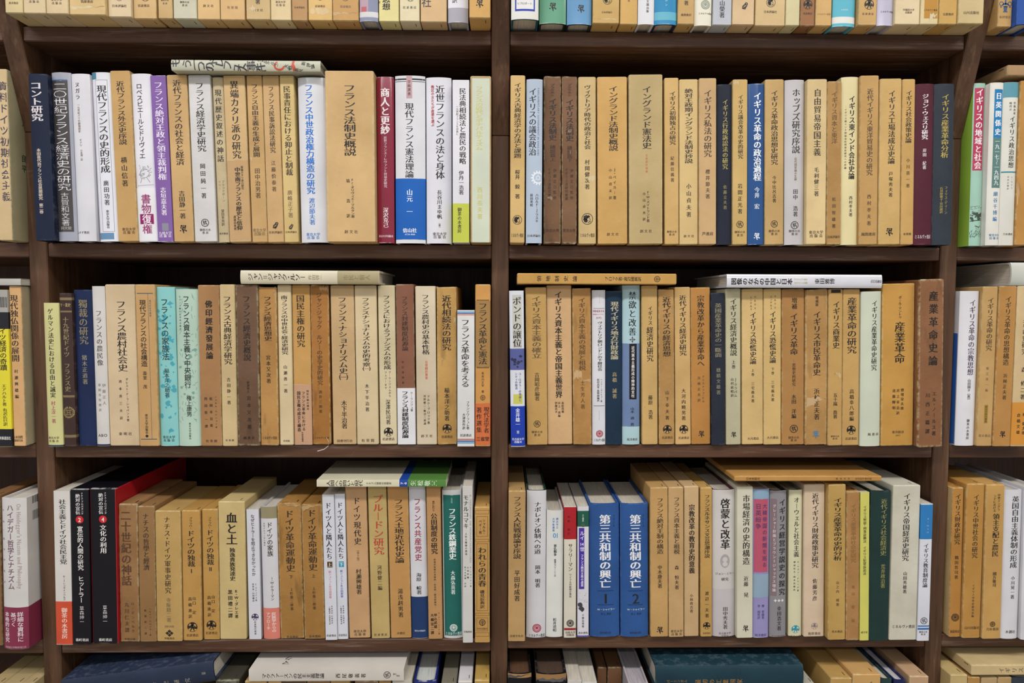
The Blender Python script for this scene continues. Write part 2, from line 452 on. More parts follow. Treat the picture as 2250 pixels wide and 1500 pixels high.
def build_book(rec):
    name, label, group, kind, colour, loc, ang, w, h, d, items, fl = rec
    rnd = random.Random(label)
    root = bpy.data.objects.new(name, None); COL.objects.link(root); root.empty_display_size = .02
    root.location = [v/1000 for v in loc]; root.rotation_euler = (0, math.radians(ang), 0)
    root['label'] = label; root['category'] = 'book'
    if group: root['group'] = group
    worn = fl.get('worn', 0)
    bulge = {'s': 0.0, 'j': min(3.6, .115*w), 'c': min(4.0, .11*w), 'p': .35}[kind]
    rc = {'s': 1.45, 'j': 0, 'c': 0, 'p': 0}[kind]
    def prof(e=0.0, depth=None):
        """outer outline (x, y) from left rear over the spine to right rear, pushed out by e"""
        D_ = d if depth is None else depth
        if kind == 's':
            pts = [(-w/2-e, D_)]
            for i in range(5):
                a = math.pi+i*math.pi/8; pts.append((-w/2+rc+(rc+e)*math.cos(a), rc+(rc+e)*math.sin(a)))
            for i in range(5):
                a = 1.5*math.pi+i*math.pi/8; pts.append((w/2-rc+(rc+e)*math.cos(a), rc+(rc+e)*math.sin(a)))
            return pts+[(w/2+e, D_)]
        n = 14 if bulge > 1 else 6
        return [(-w/2-e, D_)]+[((w/2+e)*(-1+2*i/n), arc_y(-w/2+w*i/n, w, bulge)-e) for i in range(n+1)]+[(w/2+e, D_)]
    def front_y(x):
        if kind == 's':
            u = abs(x)-(w/2-rc)
            return 0.0 if u <= 0 else rc-math.sqrt(max(0, rc*rc-min(u, rc)**2))
        return arc_y(x, w, bulge)
    S = .001
    def strip(nm, z0, z1, e, mat, parent, depth=None):
        """sheet wrapped round the spine between two heights"""
        if z0 < z1: z0, z1 = z1, z0
        z0 = min(z0, h-.2); z1 = max(z1, .2)
        p = prof(e, depth if depth is not None else 9.0)
        V = [(x*S, y*S, z*S) for z in (z1, z0) for x, y in p]; n = len(p)
        return mesh_obj(nm, V, [(i, i+1, n+i+1, n+i) for i in range(n-1)], mat, parent)
    def flat(nm, polys, mats, parent, e, fm=None):
        """printed shapes given in (x, z) mm, laid on the spine"""
        V, F = [], []
        for p in polys:
            b = len(V); V += [(x*S, (front_y(x)-e)*S, z*S) for x, z in p]; F.append(tuple(range(b, len(V))))
        return mesh_obj(nm, V, F, mats, parent, fm)
    def grid(nm, x0, x1, z1, z0, mat, parent, e):
        n = 12; V = []
        for z in (z0, z1):
            for i in range(n+1):
                x = x0+(x1-x0)*i/n; V.append((x*S, (front_y(x)-e)*S, z*S))
        return mesh_obj(nm, V, [(i, i+1, n+2+i, n+1+i) for i in range(n)], mat, parent)

    # ---- body
    body_mat = {'s': lambda: jacket_mat(colour) if fl.get('ink') else board_mat(colour, worn), 'j': lambda: jacket_mat(colour, fl.get('gloss', 0)), 'c': lambda: cloth_mat(colour), 'p': lambda: jacket_mat(colour, fl.get('gloss', 0))}[kind]()
    side_mat = body_mat
    if fl.get('side'): side_mat = board_mat(fl['side']) if kind == 's' and not fl.get('ink') else jacket_mat(fl['side'])
    if kind == 's':
        p = prof(); n = len(p); V = []; F = []; FM = []
        p = p+[]
        ins = .95
        lev = [(0.0, ins), (ins, 0.0)]
        k = 6
        zz = [0.0, ins]+[ins+(h-2*ins)*i/k for i in range(1, k)]+[h-ins, h]
        for j, z in enumerate(zz):
            s_ = ins if j in (0, len(zz)-1) else 0.0
            for i, (x, y) in enumerate(p):
                jit = 0.0
                if worn and j in (0, 1, len(zz)-2, len(zz)-1) and 0 < i < n-1: jit = rnd.uniform(-.1, .9)
                V.append(((x-(s_ if x > 0 else -s_))*S, (y+(s_ if y < rc*1.5 else 0)+jit)*S, (z-(jit*1.2 if j > 2 else -jit*.6))*S))
        for j in range(len(zz)-1):
            for i in range(n-1):
                F.append((j*n+i, j*n+i+1, (j+1)*n+i+1, (j+1)*n+i)); FM.append(1 if i in (0, n-2) else 0)
        F.append(tuple(range(n))[::-1]); FM.append(0)
        b = (len(zz)-1)*n; F.append(tuple(range(b, b+n))); FM.append(0)
        for j in range(len(zz)-1): F.append((j*n+n-1, j*n, (j+1)*n, (j+1)*n+n-1)); FM.append(0)
        body = mesh_obj('slipcase', V, F, [body_mat, side_mat], root, FM)
        # wire staples beside the head and foot folds
        sm = print_mat('2a211a')
        if not fl.get('ink') and d > 60 and w > 12:
            for zc in (h, 0.0):
                x = w*.27; x0, x1, y0, y1 = x-.35, x+.35, 7.0, 15.0
                z0, z1 = (zc-.3, zc+.25) if zc else (-.15, .3)
                Vs = [(a*S, b_*S, c*S) for c in (z0, z1) for a, b_ in ((x0, y0), (x1, y0), (x1, y1), (x0, y1))]
                mesh_obj('staple', Vs, [(3, 2, 1, 0), (4, 5, 6, 7), (0, 1, 5, 4), (1, 2, 6, 5), (2, 3, 7, 6), (3, 0, 4, 7)], sm, root)
    else:
        t = {'j': 2.4, 'c': 2.6, 'p': .45}[kind]; t = min(t, w*.14)
        po = prof()
        pi_ = [((x*(w/2-t)/(w/2)), y+(t if 0 < i < len(po)-1 else 0)) for i, (x, y) in enumerate(po)]
        n = len(po); V = []
        for z in (0, h):
            V += [(x*S, y*S, z*S) for x, y in po]+[(x*S, y*S, z*S) for x, y in pi_]
        F = []; FM = []
        m = 2*n
        for i in range(n-1):
            F.append((i, i+1, m+i+1, m+i)); FM.append(1 if i in (0, n-2) else 0)
            F.append((n+i+1, n+i, m+n+i, m+n+i+1)); FM.append(0)
            F.append((i+1, i, n+i, n+i+1)); FM.append(0)
            F.append((m+i, m+i+1, m+n+i+1, m+n+i)); FM.append(0)
        F += [(0, m, m+n, n), (n-1, 2*n-1, m+2*n-1, m+n-1)]; FM += [0, 0]
        inner = [1+1 if (i < 4*(n-1) and i % 4) or i >= 4*(n-1) else m_ for i, m_ in enumerate(FM)]
        body = mesh_obj('cover', V, F, [body_mat, side_mat, cloth_mat(fl['board']) if fl.get('board') else body_mat], root, inner)
        for i, pl in enumerate(body.data.polygons): pl.use_smooth = (kind != 'p' and i % 4 in (0, 1) and i//4 not in (0, n-2) and i < 4*(n-1))
        body.data.set_sharp_from_angle(angle=math.radians(38))
        # page block
        iz = 3.0 if kind != 'p' else .5; iy = 3.0 if kind != 'p' else .6
        pw = w/2-t-.15
        arc = [(x*pw/(w/2), y+t+.5) for x, y in po[1:-1]]
        pts = [(-pw, d-iy)]+arc+[(pw, d-iy)]; k = len(pts)
        V = [(x*S, y*S, z*S) for z in (iz, h-iz) for x, y in pts]
        F = [tuple(range(k))[::-1], tuple(range(k, 2*k))]+[(i, (i+1) % k, k+(i+1) % k, k+i) for i in range(k)]
        mesh_obj('page_block', V, F, paper_mat(fl.get('paper', 'd0c8b8')), root)

    # ---- printing, bands and emblems
    roles = {'title': 'title_lettering', 'author': 'author_lettering', 'subtitle': 'subtitle_lettering'}
    def items_on(its, parent, e):
        texts = {}
        pe = e
        for it in its:
            k = it[0]
            if k == 'T' or k == 'R':
                _, s, z0, z1, sz, dx, c, st, role = it
                dst = texts.setdefault((role, c), ([], []))
                (vertical if k == 'T' else running)(dst, s, z0, z1, sz, dx, st)
            elif k == 'H':
                _, s, cz, sz, dx, c, st, role = it
                horizontal(texts.setdefault((role, c), ([], [])), s, cz, sz, dx, st, w*.86)
            elif k == 'Q':
                dst = texts.setdefault(('title', it[2]), ([], []))
                for ch, z, x, sz in it[1]: put(dst, ch, 'b', x, z, sz*1.4, sz*1.4, rnd.uniform(-16, 16))
            elif k == 'P':
                _, z0, z1, c, f0, f1 = it; pe += .012
                mt = jacket_mat(c, fl.get('gloss', 0))
                if f0 <= 0 and f1 >= 1 and abs(z0-z1) > 3: strip('colour_panel', z0, z1, pe, mt, parent, d-1 if fl.get('zone') else (d*.96 if kind != 's' else 9.0))
                else:
                    lo, hi = max(.2, min(z0, z1)), min(h-.2, max(z0, z1))
                    grid('colour_panel', -w/2+w*f0+.15, -w/2+w*f1-.15, hi, lo, mt, parent, pe)
            elif k == 'B':
                _, z0, z1, c, sub = it
                bo = strip('paper_band', z0, z1, .22, jacket_mat(c), parent, 60.0)
                items_on(sub, bo, .26)
            elif k == 'F':
                _, z0, z1, f0, f1, c, th = it
                x0, x1 = -w/2+w*f0, -w/2+w*f1; th = .35
                mt = print_mat(c)
                pl = []
                for i in range(10):
                    xa, xb = x0+(x1-x0)*i/10, x0+(x1-x0)*(i+1)/10
                    pl += [[(xa, z0), (xb, z0), (xb, z0-th), (xa, z0-th)], [(xa, z1), (xb, z1), (xb, z1+th), (xa, z1+th)]]
                pl += [[(x0, z1), (x0+th, z1), (x0+th, z0), (x0, z0)], [(x1-th, z1), (x1, z1), (x1, z0), (x1-th, z0)]]
                flat('ruled_frame', pl, mt, parent, e+.06)
            elif k == 'M':
                _, mk, cz, sz, dx, c = it
                pl = emblem(mk); lim = w*.47
                ink, cut = print_mat(c), body_mat
                V, F, FM = [], [], []
                if bulge > 1:
                    pl = [([tuple(q) for q in (sv[i] for i in f)], lay) for poly, lay in pl for sv, sf in [slabs(list(poly), [tuple(range(len(poly)))], max(1.0, w/16)/sz)] for f in sf]
                for poly, lay in pl:
                    b = len(V)
                    pts = [(max(-lim, min(lim, dx+x*sz)), cz+z*sz) for x, z in poly]
                    if max(p[1] for p in pts) > h-.3: 
                        continue
                    V += [(x*S, (front_y(x)-e-.08-.05*lay)*S, z*S) for x, z in pts]
                    F.append(tuple(range(b, len(V)))); FM.append(1 if lay == 1 else 0)
                if F: mesh_obj('printed_emblem', V, F, [ink, cut], parent, FM)
                if mk in ('disc2', 'disc4'):
                    dst = ([], []); put(dst, mk[-1], 'b', dx, cz, sz*.7, sz*.8, 0)
                    flat_text('volume_number', dst, print_mat('ece4e0'), parent, e+.2)
            elif k == 'X':
                _, z0, z1, f0, f1, seed = it
                r2 = random.Random(seed); x0, x1 = -w/2+w*f0, -w/2+w*f1
                n = 9; top = [(x0+(x1-x0)*i/n, z0+(z1-z0)*r2.uniform(.0, .35)) for i in range(n+1)]; bot = [(x0+(x1-x0)*i/n, z1-(z1-z0)*r2.uniform(0, .45)) for i in range(n+1)]
                if seed % 2: bot = [(x, zt+(zb-zt)*(i/n if seed % 3 else 1-i/n)) for i, ((x, zb), (_x, zt)) in enumerate(zip(bot, top))]
                col = lin(colour); pale = '%02x%02x%02x' % tuple(int(min(255, int(colour[i:i+2], 16)*.72+70)) for i in (0, 2, 4))
                V, F = [], []
                for (xa, za), (xb, zb) in zip(top, bot):
                    V += [(xa*S, (front_y(xa)-.12-r2.random()*.5)*S, min(h-.1, max(.1, za))*S), (xb*S, (front_y(xb)-.06)*S, min(h-.1, max(.1, zb))*S)]
                F = [(2*i, 2*i+1, 2*i+3, 2*i+2) for i in range(n)]
                mesh_obj('torn_patch', V, F, board_mat(pale), parent)
            elif k == 'S':
                _, s, z0, z1, sz, yc, c = it
                dst = ([], []); vertical(dst, s, z0, z1, sz, yc, 'b')
                V = [((w/2+.1)*S, x*S, z*S) for x, z in dst[0]]
                mesh_obj('side_lettering', V, dst[1], print_mat(c), parent)
            elif k == 'K':
                _, z0, z1, y0, y1 = it; V, F = [], []; n = 18
                for i in range(n):
                    ya = y0+(y1-y0)*i/n; yb = ya+(y1-y0)/n*(.25+.5*rnd.random()); b = len(V)
                    V += [((w/2+.1)*S, y*S, z*S) for y, z in ((ya, z1), (yb, z1), (yb, z0), (ya, z0))]; F.append((b, b+1, b+2, b+3))
                mesh_obj('barcode_lines', V, F, print_mat('2a2628'), parent)
            elif k == 'G':
                _, z0, z1, c = it; z1 = max(z1, .3)
                V = [((-w/2-.08)*S, y*S, z*S) for y, z in ((bulge+1.5, z1), (120, z1), (120, z0), (bulge+1.5, z0))]
                mesh_obj('side_picture', V, [(0, 1, 2, 3)], jacket_mat(c), parent)
            elif k == 'C':
                _, s, zc, y0, y1, sz, c = it
                dst = ([], [])
                for i, ch in enumerate(s): put(dst, ch, 'm', y0+12*i, zc, 11, 11, 90)
                V = [((w/2+.12)*S, x*S, z*S) for x, z in dst[0]]
                mesh_obj('cover_lettering', V, dst[1], print_mat(c), parent)
        for (role, c), dst in texts.items():
            if dst[1]:
                flat_text({'publisher': 'publisher_lettering'}.get(role) or roles[role], dst, print_mat(c), parent, max(e+.10, pe+.06))
    def flat_text(nm, dst, mat, parent, e):
        V = []; lim = w/2-.1
        if bulge > 1: dst = slabs(dst[0], dst[1], max(1.0, w/16))
        for x, z in dst[0]:
            x = max(-lim, min(lim, x)); z = max(.2, min(h-.2, z))
            V.append((x*S, (front_y(x)-e)*S, z*S))
        mesh_obj(nm, V, dst[1], mat, parent)
    items_on(items, root, .04)
    if fl.get('ribbon'):
        pts = [(w*.25, -.4, 10), (w*.42, -2.2, 4), (w*.40, -4, -1), (w*.2, -8, -4.5), (w*-.12, -12, -6)]
        V = []; F = []
        for x, y, z in pts: V += [(x*S, y*S, (z-.3)*S), (x*S, y*S, (z+.5)*S)]
        F = [(2*i, 2*i+2, 2*i+3, 2*i+1) for i in range(len(pts)-1)]
        mesh_obj('loose_thread', V, F, print_mat('e8e2d8'), root)
    return root

# ------------------------------------------------------------------ the bookcase
def box(name, x0, x1, y0, y1, z0, z1, mat, parent, bev=.0012):
    V = []; b = bev
    # bevelled box: three loops of eight
    def loop(z, i):
        return [(x0+i+b, y0+i, z), (x1-i-b, y0+i, z), (x1-i, y0+i+b, z), (x1-i, y1-i-b, z), (x1-i-b, y1-i, z), (x0+i+b, y1-i, z), (x0+i, y1-i-b, z), (x0+i, y0+i+b, z)]
    V = loop(z0, b)+loop(z0+b, 0)+loop(z1-b, 0)+loop(z1, b)
    F = [tuple(range(8))[::-1], tuple(range(24, 32))]
    for j in range(3):
        for i in range(8): F.append((j*8+i, j*8+(i+1) % 8, (j+1)*8+(i+1) % 8, (j+1)*8+i))
    # object origin in the middle so that every board has grain of its own
    c = Vector(((x0+x1)/2, (y0+y1)/2, (z0+z1)/2))
    o = mesh_obj(name, [tuple(Vector(v)-c) for v in V], F, mat, parent); o.location = c
    return o

EYE = 1.45
BACK = .245
case = bpy.data.objects.new('bookcase', None); COL.objects.link(case)
case.location = (0, 0, 0); case['category'] = 'bookcase'
case['label'] = 'dark brown wooden wall bookcase whose upper uprights slant forward, packed with books'
WP = wood_mat('upright_wood', 'z'); WS = wood_mat('shelf_wood', 'x', '442b1d', '624532', '968478'); WB = wood_mat('back_wood', 'p', '3a2317', '4a2e20', '553a2a')
POSTS = [(-1.2120, -1.1885), (-.6116, -.5880), (-.0112, .0112), (.5830, .6053), (1.1830, 1.2060)]
ZJ = EYE+.2180
for x0, x1 in POSTS:
    box('upright', x0, x1, 0, BACK+.02, 0, ZJ-.0004, WP, case)
    # upper piece with the leaning front edge
    prof_ = [(0.0, ZJ), (-.0930, EYE+.505), (-.0930, EYE+1.0), (BACK+.02, EYE+1.0), (BACK+.02, ZJ)]
    n = len(prof_); xm = (x0+x1)/2
    V = []; b = .0012
    for x, i in ((x0, b), (x0+b, 0), (x1-b, 0), (x1, b)):
        V += [(x-xm, y+(i if y < .1 else 0), z-ZJ) for y, z in prof_]
    F = [tuple(range(n)), tuple(range(3*n, 4*n))[::-1]]
    for j in range(3): F += [(j*n+(i+1) % n, j*n+i, (j+1)*n+i, (j+1)*n+(i+1) % n) for i in range(n)]
    o = mesh_obj('upper_upright', V, F, WP, case); o.location = (xm, 0, ZJ)
SHELVES = [(.3200, -.0330, 's1'), (.0582, .0, 's2'), (-.2057, .0, 's3'), (None, .0, 's4'), (-.7380, .0, 's5')]
BAYS = [(-1.1885, -.6116, 'l'), (-.5880, -.0112, 'l'), (.0112, .5830, 'r'), (.6053, 1.1830, 'r')]
for zb, yf, nm in SHELVES:
    for x0, x1, side in BAYS:
        z = zb if zb is not None else (-.4715 if side == 'l' else -.4678)
        box('shelf_board', x0+.0002, x1-.0002, yf+.0015, BACK, EYE+z, EYE+z+.0180, WS, case)
for x0, x1, side in BAYS:
    box('shelf_board', x0+.0002, x1-.0002, -.09, BACK, EYE+.62, EYE+.638, WS, case)
    box('shelf_board', x0+.0002, x1-.0002, .0015, BACK, .08, .10, WS, case)
    box('back_panel', x0-.004, x1+.004, BACK+.0005, BACK+.010, .08, EYE+1.0, WB, case)

# ------------------------------------------------------------------ the room
def plain(name, c, rough):
    t = NT(name); v = t.vec(); col = lin(c)
    t.link(t.mix(t.ramp(t.noise(v, 3, 4), .3, .7), tuple(x*.9 for x in col[:3]) + (1,), col), t.b.inputs['Base Color']); t.b.inputs['Roughness'].default_value = rough
    return t.m
fl_ = mesh_obj('floor', [(-3, -4, 0), (3, -4, 0), (3, .3, 0), (-3, .3, 0)], [(0, 1, 2, 3)], plain('floor_tiles', 'a39a8c', .4)); fl_['kind'] = 'structure'
wl_ = mesh_obj('wall_back', [(-3, .30, 0), (3, .30, 0), (3, .30, 2.9), (-3, .30, 2.9), (-3, .36, 0), (3, .36, 0), (3, .36, 2.9), (-3, .36, 2.9)], [(0, 1, 2, 3), (5, 4, 7, 6), (4, 0, 3, 7), (1, 5, 6, 2), (3, 2, 6, 7), (4, 5, 1, 0)], plain('wall_paint', 'd8d4cc', .7)); wl_['kind'] = 'structure'

# ------------------------------------------------------------------ the books
# name, label, group, kind, colour, place (mm), turn about the depth axis, width, height, depth (mm), printing, extras
BOOKS = [
["slipcased_book","pale tan slipcase with a tiny mark at its worn foot, top shelf, left bay","books standing on the top shelf of the left bay","s","d2bd88",[-571.8,-68.8,1788.3],0.0,20.5,205.0,141.4,[["H","晃洋書房",11.6,2.6,0.0,"4a3826","m","publisher"]],{}],
["slipcased_book","pale cream slipcase with small spaced print at foot, second along top shelf, left bay","books standing on the top shelf of the left bay","s","d8c298",[-548.3,-68.3,1788.3],0.0,25.4,205.9,142.1,[["H","東京大学",17.4,3.0,0.0,"4a3826","m","publisher"],["H","出 版 会",13.7,3.0,0.0,"4a3826","m","publisher"]],{}],
["slipcased_book","cream slipcase with two-line print at foot, third along top shelf, left bay","books standing on the top shelf of the left bay","s","d6bf92",[-522.4,-67.5,1788.3],0.0,25.4,210.6,145.3,[["H","東京大学",16.5,3.0,0.0,"4a3826","m","publisher"],["H","出 版 会",12.5,3.0,0.0,"4a3826","m","publisher"]],{}],
["slipcased_book","thick tan slipcase with battered bottom corners, fourth along top shelf, left bay","books standing on the top shelf of the left bay","s","d2b478",[-488.3,-65.5,1788.3],0.0,41.8,218.2,150.6,[["H","筑摩書房",15.5,3.4,0.0,"4a3826","m","publisher"],["X",11.1,3.6,0.02,0.98,3]],{}],
["slipcased_book","pale buff slipcase with part of a round mark, fifth along top shelf, left bay","books standing on the top shelf of the left bay","s","d9c49c",[-453.4,-60.3,1788.3],0.0,27.1,207.2,143.0,[["M","face",22.8,8.0,0.0,"17120f"],["H","日本評論社",13.1,3.2,0.0,"4a3826","m","publisher"]],{}],
["slipcased_book","tan slipcase with a dark disc cut by the frame, sixth along top shelf, left bay","books standing on the top shelf of the left bay","s","d9b57a",[-425.8,-55.9,1788.3],0.0,27.0,208.3,143.7,[["M","sower",26.1,11.0,1.0,"17120f"],["H","岩波書店",15.5,3.2,-1.0,"4a3826","m","publisher"]],{}],
["slipcased_book","narrow tan slipcase with two short printed lines, seventh along top shelf, left bay","books standing on the top shelf of the left bay","s","cfae74",[-401.0,-57.0,1788.3],0.0,16.8,205.0,141.5,[["H","御茶の水",21.6,2.2,0.0,"4a3826","m","publisher"],["H","書　房",17.9,2.2,0.0,"4a3826","m","publisher"]],{}],
["slipcased_book","grey-green slipcase with faint two-line print, eighth along top shelf, left bay","books standing on the top shelf of the left bay","s","c9c7ad",[-377.6,-56.9,1788.3],0.0,27.5,220.6,152.2,[["H","御茶の水",19.6,2.6,0.0,"4a3826","m","publisher"],["H","書　房",16.0,2.6,0.0,"4a3826","m","publisher"]],{}],
["slipcased_book","smooth tan slipcase with three spaced characters at foot, ninth along top shelf, left bay","books standing on the top shelf of the left bay","s","d9b476",[-350.2,-55.5,1788.3],0.0,26.4,218.3,150.6,[["H","創 文 社",16.2,3.2,0.0,"4a3826","m","publisher"]],{}],
["slipcased_book","tan slipcase with scuffed pale edges and faint print, tenth along top shelf, left bay","books standing on the top shelf of the left bay","s","d2ac70",[-321.7,-55.1,1788.3],0.0,29.0,206.7,142.6,[["H","有 斐 閣",14.7,3.2,0.0,"7d684c","m","publisher"]],{}],
["slipcased_book","tan slipcase with a torn paper flap across its foot, eleventh along top shelf, left bay","books standing on the top shelf of the left bay","s","d2b57e",[-290.8,-56.6,1788.3],0.0,28.2,214.9,148.3,[["T","著",23.4,18.2,5.5,0.0,"17120f","m","author"],["H","創 文 社",11.3,3.0,0.0,"4a3826","m","publisher"],["X",17.7,6.4,0.02,0.4,5]],{}],
["slipcased_book","light cream slipcase with neat two-line print, twelfth along top shelf, left bay","books standing on the top shelf of the left bay","s","dcc594",[-264.1,-55.3,1788.3],0.0,24.2,219.2,151.3,[["H","東京大学",21.6,2.8,0.0,"4a3826","m","publisher"],["H","出 版 会",18.0,2.8,0.0,"4a3826","m","publisher"]],{}],
["slipcased_book","narrow brown slipcase with dark small print, thirteenth along top shelf, left bay","books standing on the top shelf of the left bay","s","b98f5a",[-241.7,-54.9,1788.3],0.0,18.7,204.6,141.2,[["H","日本評論社",15.6,2.4,0.0,"4a3826","m","publisher"]],{}],
["slipcased_book","tan slipcase with a crumpled torn foot, fourteenth along top shelf, left bay","books standing on the top shelf of the left bay","s","d9b36c",[-216.8,-55.7,1788.3],0.0,28.6,215.8,148.9,[["M","sower",28.3,9.0,0.0,"17120f"],["H","岩波書店",17.0,2.8,0.0,"4a3826","m","publisher"],["X",16.0,6.5,0.0,0.9,8]],{}],
["slipcased_book","golden tan slipcase with scraped bottom edge, fifteenth along top shelf, left bay","books standing on the top shelf of the left bay","s","cfa160",[-186.4,-56.0,1788.3],0.0,30.8,206.4,142.4,[["M","face",27.1,8.0,0.0,"17120f"],["H","岩波書店",16.7,3.0,0.0,"7d684c","m","publisher"],["X",10.5,5.3,0.02,0.98,9]],{}],
["jacketed_book","blue and mauve jacketed book with white foot strip, sixteenth along top shelf, left bay","books standing on the top shelf of the left bay","j","8a90aa",[-158.9,-56.1,1788.3],0.0,22.1,204.7,141.2,[["P",10.9,4.6,"d4d4d4",0,1],["P",43.8,10.9,"b59aa5",0,0.5],["P",16.9,10.9,"c2606a",0.1,0.4]],{}],
["slipcased_book","yellow cream slipcase with bold black lettering, seventeenth along top shelf, left bay","books standing on the top shelf of the left bay","s","e0d58f",[-134.7,-54.7,1788.3],0.0,24.1,219.4,151.4,[["T","政治思想",47.6,13.4,9.0,-3.0,"17120f","b","title"],["T","─史─",28.6,16.8,2.6,-11.3,"17120f","m","subtitle"]],{}],
["slipcased_book","cream slipcase with a green disc at its foot, eighteenth along top shelf, left bay","books standing on the top shelf of the left bay","s","ddd0a8",[-109.6,-55.9,1788.3],0.0,23.8,208.7,144.0,[["M","sower",28.4,10.0,1.0,"2f5a4a"],["H","岩 波 書 店",16.5,3.0,0.0,"3a5048","m","publisher"]],{}],
["slipcased_book","buff slipcase with one large grey character, nineteenth along top shelf, left bay","books standing on the top shelf of the left bay","s","d3b07e",[-80.9,-54.8,1788.3],0.0,31.4,213.9,147.6,[["T","社",28.7,17.3,11.1,-8.5,"3b3a44","g","title"]],{}],
["jacketed_book","plastic-wrapped grey lilac book with white upper sheet, twentieth along top shelf, left bay","books standing on the top shelf of the left bay","j","a9a8b2",[-51.5,-54.9,1788.3],0.0,24.4,219.1,151.2,[["P",45.5,17.2,"dcdce4",0,1],["T","訳",28.4,22.7,6.0,-4.0,"17120f","m","author"]],{}],
["slipcased_book","orange tan slipcase with a black splotched emblem, twenty-first along top shelf, left bay","books standing on the top shelf of the left bay","s","d3a458",[-24.8,-68.0,1788.3],0.0,25.0,210.9,145.5,[["M","blot",16.9,9.9,0.0,"17120f"]],{}],
["jacketed_book","white rounded hardcover with blue bordered label, first along top shelf, right bay","books standing on the top shelf of the right bay","j","d9d9d0",[29.0,-66.4,1788.3],0.0,32.6,217.2,149.9,[["P",41.1,9.4,"2038a8",0.13,0.87],["P",41.1,11.8,"dcdcda",0.18,0.82],["H","リブロポート",18.1,2.8,-0.5,"4a3826","m","publisher"]],{"board":"17606a"}],
["jacketed_book","glossy sea-green hardcover with black emblem, second along top shelf, right bay","books standing on the top shelf of the right bay","j","5f9f80",[63.1,-54.5,1788.3],0.0,32.3,213.6,147.4,[["M","blot",19.7,10.1,0.0,"17120f"]],{"gloss":1,"board":"1c2426"}],
["jacketed_book","glossy sky-blue hardcover with black emblem, third along top shelf, right bay","books standing on the top shelf of the right bay","j","6298c4",[95.4,-52.8,1788.3],0.0,30.0,204.9,141.4,[["M","blot",18.4,9.6,2.0,"17120f"]],{"gloss":1,"board":"20283a"}],
["slipcased_book","tan slipcase with a ringed emblem and crumpled foot, fourth along top shelf, right bay","books standing on the top shelf of the right bay","s","d0ab64",[127.5,-55.3,1788.3],0.0,31.9,207.3,143.1,[["M","face",28.1,11.0,1.5,"17120f"],["H","日本評論社",13.4,2.4,1.0,"4a3826","m","publisher"],["X",6.7,3.1,0.05,0.9,11]],{}],
["slipcased_book","plain ochre slipcase beside the white paperback, fifth along top shelf, right bay","books standing on the top shelf of the right bay","s","cfa55a",[155.4,-53.2,1788.3],0.0,21.2,214.7,148.1,[["H","社",28.2,2.6,0.0,"4a3826","m","publisher"]],{}],
["jacketed_book","white hardcover with vertical small black print, sixth along top shelf, right bay","books standing on the top shelf of the right bay","j","d9d9de",[176.4,-54.8,1788.3],0.0,19.6,209.3,144.4,[["T","思文閣出版",32.7,13.6,3.0,1.5,"17120f","m","author"]],{}],
["jacketed_book","bright cyan hardcover with pale blue foot, seventh along top shelf, right bay","books standing on the top shelf of the right bay","j","1a8cc0",[200.3,-55.0,1788.3],0.0,27.0,211.7,146.1,[["P",14.7,5.1,"5fb4cc",0,1],["T","カン",30.9,20.4,2.8,0.0,"bfe0ec","m","subtitle"]],{"gloss":1,"board":"232a4c"}],
["slipcased_book","narrow tan slipcase with one dark character, eighth along top shelf, right bay","books standing on the top shelf of the right bay","s","c9a364",[224.6,-55.4,1788.3],0.0,19.7,216.2,149.2,[["T","著",28.1,22.4,5.2,0.0,"17120f","m","author"],["H","風間書房",11.2,3.0,0.0,"4a3826","m","publisher"]],{}],
["jacketed_book","ivory hardcover with grey round seal, ninth along top shelf, right bay","books standing on the top shelf of the right bay","j","e0dcc8",[246.3,-52.8,1788.3],0.0,21.1,221.1,152.6,[["M","rose",24.7,11.1,2.5,"8d9488"],["H","ミネルヴァ書房",14.1,2.2,2.5,"17120f","m","publisher"]],{}],
["slipcased_book","silver-grey slipcase with large serif author print, tenth along top shelf, right bay","books standing on the top shelf of the right bay","s","b9bfc9",[269.4,-53.7,1788.3],0.0,22.7,221.2,152.7,[["T","月山榮著",37.0,8.7,6.2,-0.5,"17120f","m","author"]],{}],
["slipcased_book","buff slipcase with a small owl emblem, eleventh along top shelf, right bay","books standing on the top shelf of the right bay","s","d5b68a",[294.4,-55.4,1788.3],0.0,26.4,208.5,143.9,[["M","owl",22.6,9.5,1.5,"17120f"]],{}],
["slipcased_book","wide tan slipcase with ringed figure emblem, twelfth along top shelf, right bay","books standing on the top shelf of the right bay","s","d3b682",[328.1,-52.8,1788.3],0.0,36.6,217.7,150.2,[["M","face",27.9,11.1,0.5,"17120f"],["H","日本評論社",16.9,3.0,0.0,"4a3826","m","publisher"]],{}],
["slipcased_book","pale cream slipcase without any print, thirteenth along top shelf, right bay","books standing on the top shelf of the right bay","s","d9cfa0",[355.3,-54.3,1788.3],0.0,16.8,220.9,152.4,[],{}],
["slipcased_book","narrow brown slipcase with dark disc emblem, fourteenth along top shelf, right bay","books standing on the top shelf of the right bay","s","9a6a40",[373.6,-53.6,1788.3],0.0,17.4,218.5,150.8,[["M","sower",25.6,11.1,0.0,"17120f"],["H","岩波書店",15.0,2.6,0.0,"4a3826","m","publisher"]],{}],
["slipcased_book","tan slipcase with faint cramped print at foot, fifteenth along top shelf, right bay","books standing on the top shelf of the right bay","s","d0a866",[393.0,-54.6,1788.3],0.0,19.3,206.6,142.6,[["H","ミネルヴァ書房",14.0,2.2,0.0,"7d684c","m","publisher"]],{}],
["jacketed_book","turquoise jacketed book with a white foot, sixteenth along top shelf, right bay","books standing on the top shelf of the right bay","j","58b4c9",[418.7,-54.2,1788.3],0.0,27.5,205.6,141.9,[["P",11.4,3.7,"dcdcd6",0,1],["H","岩波書店",19.6,2.0,0.0,"bfe0e6","m","publisher"]],{}],
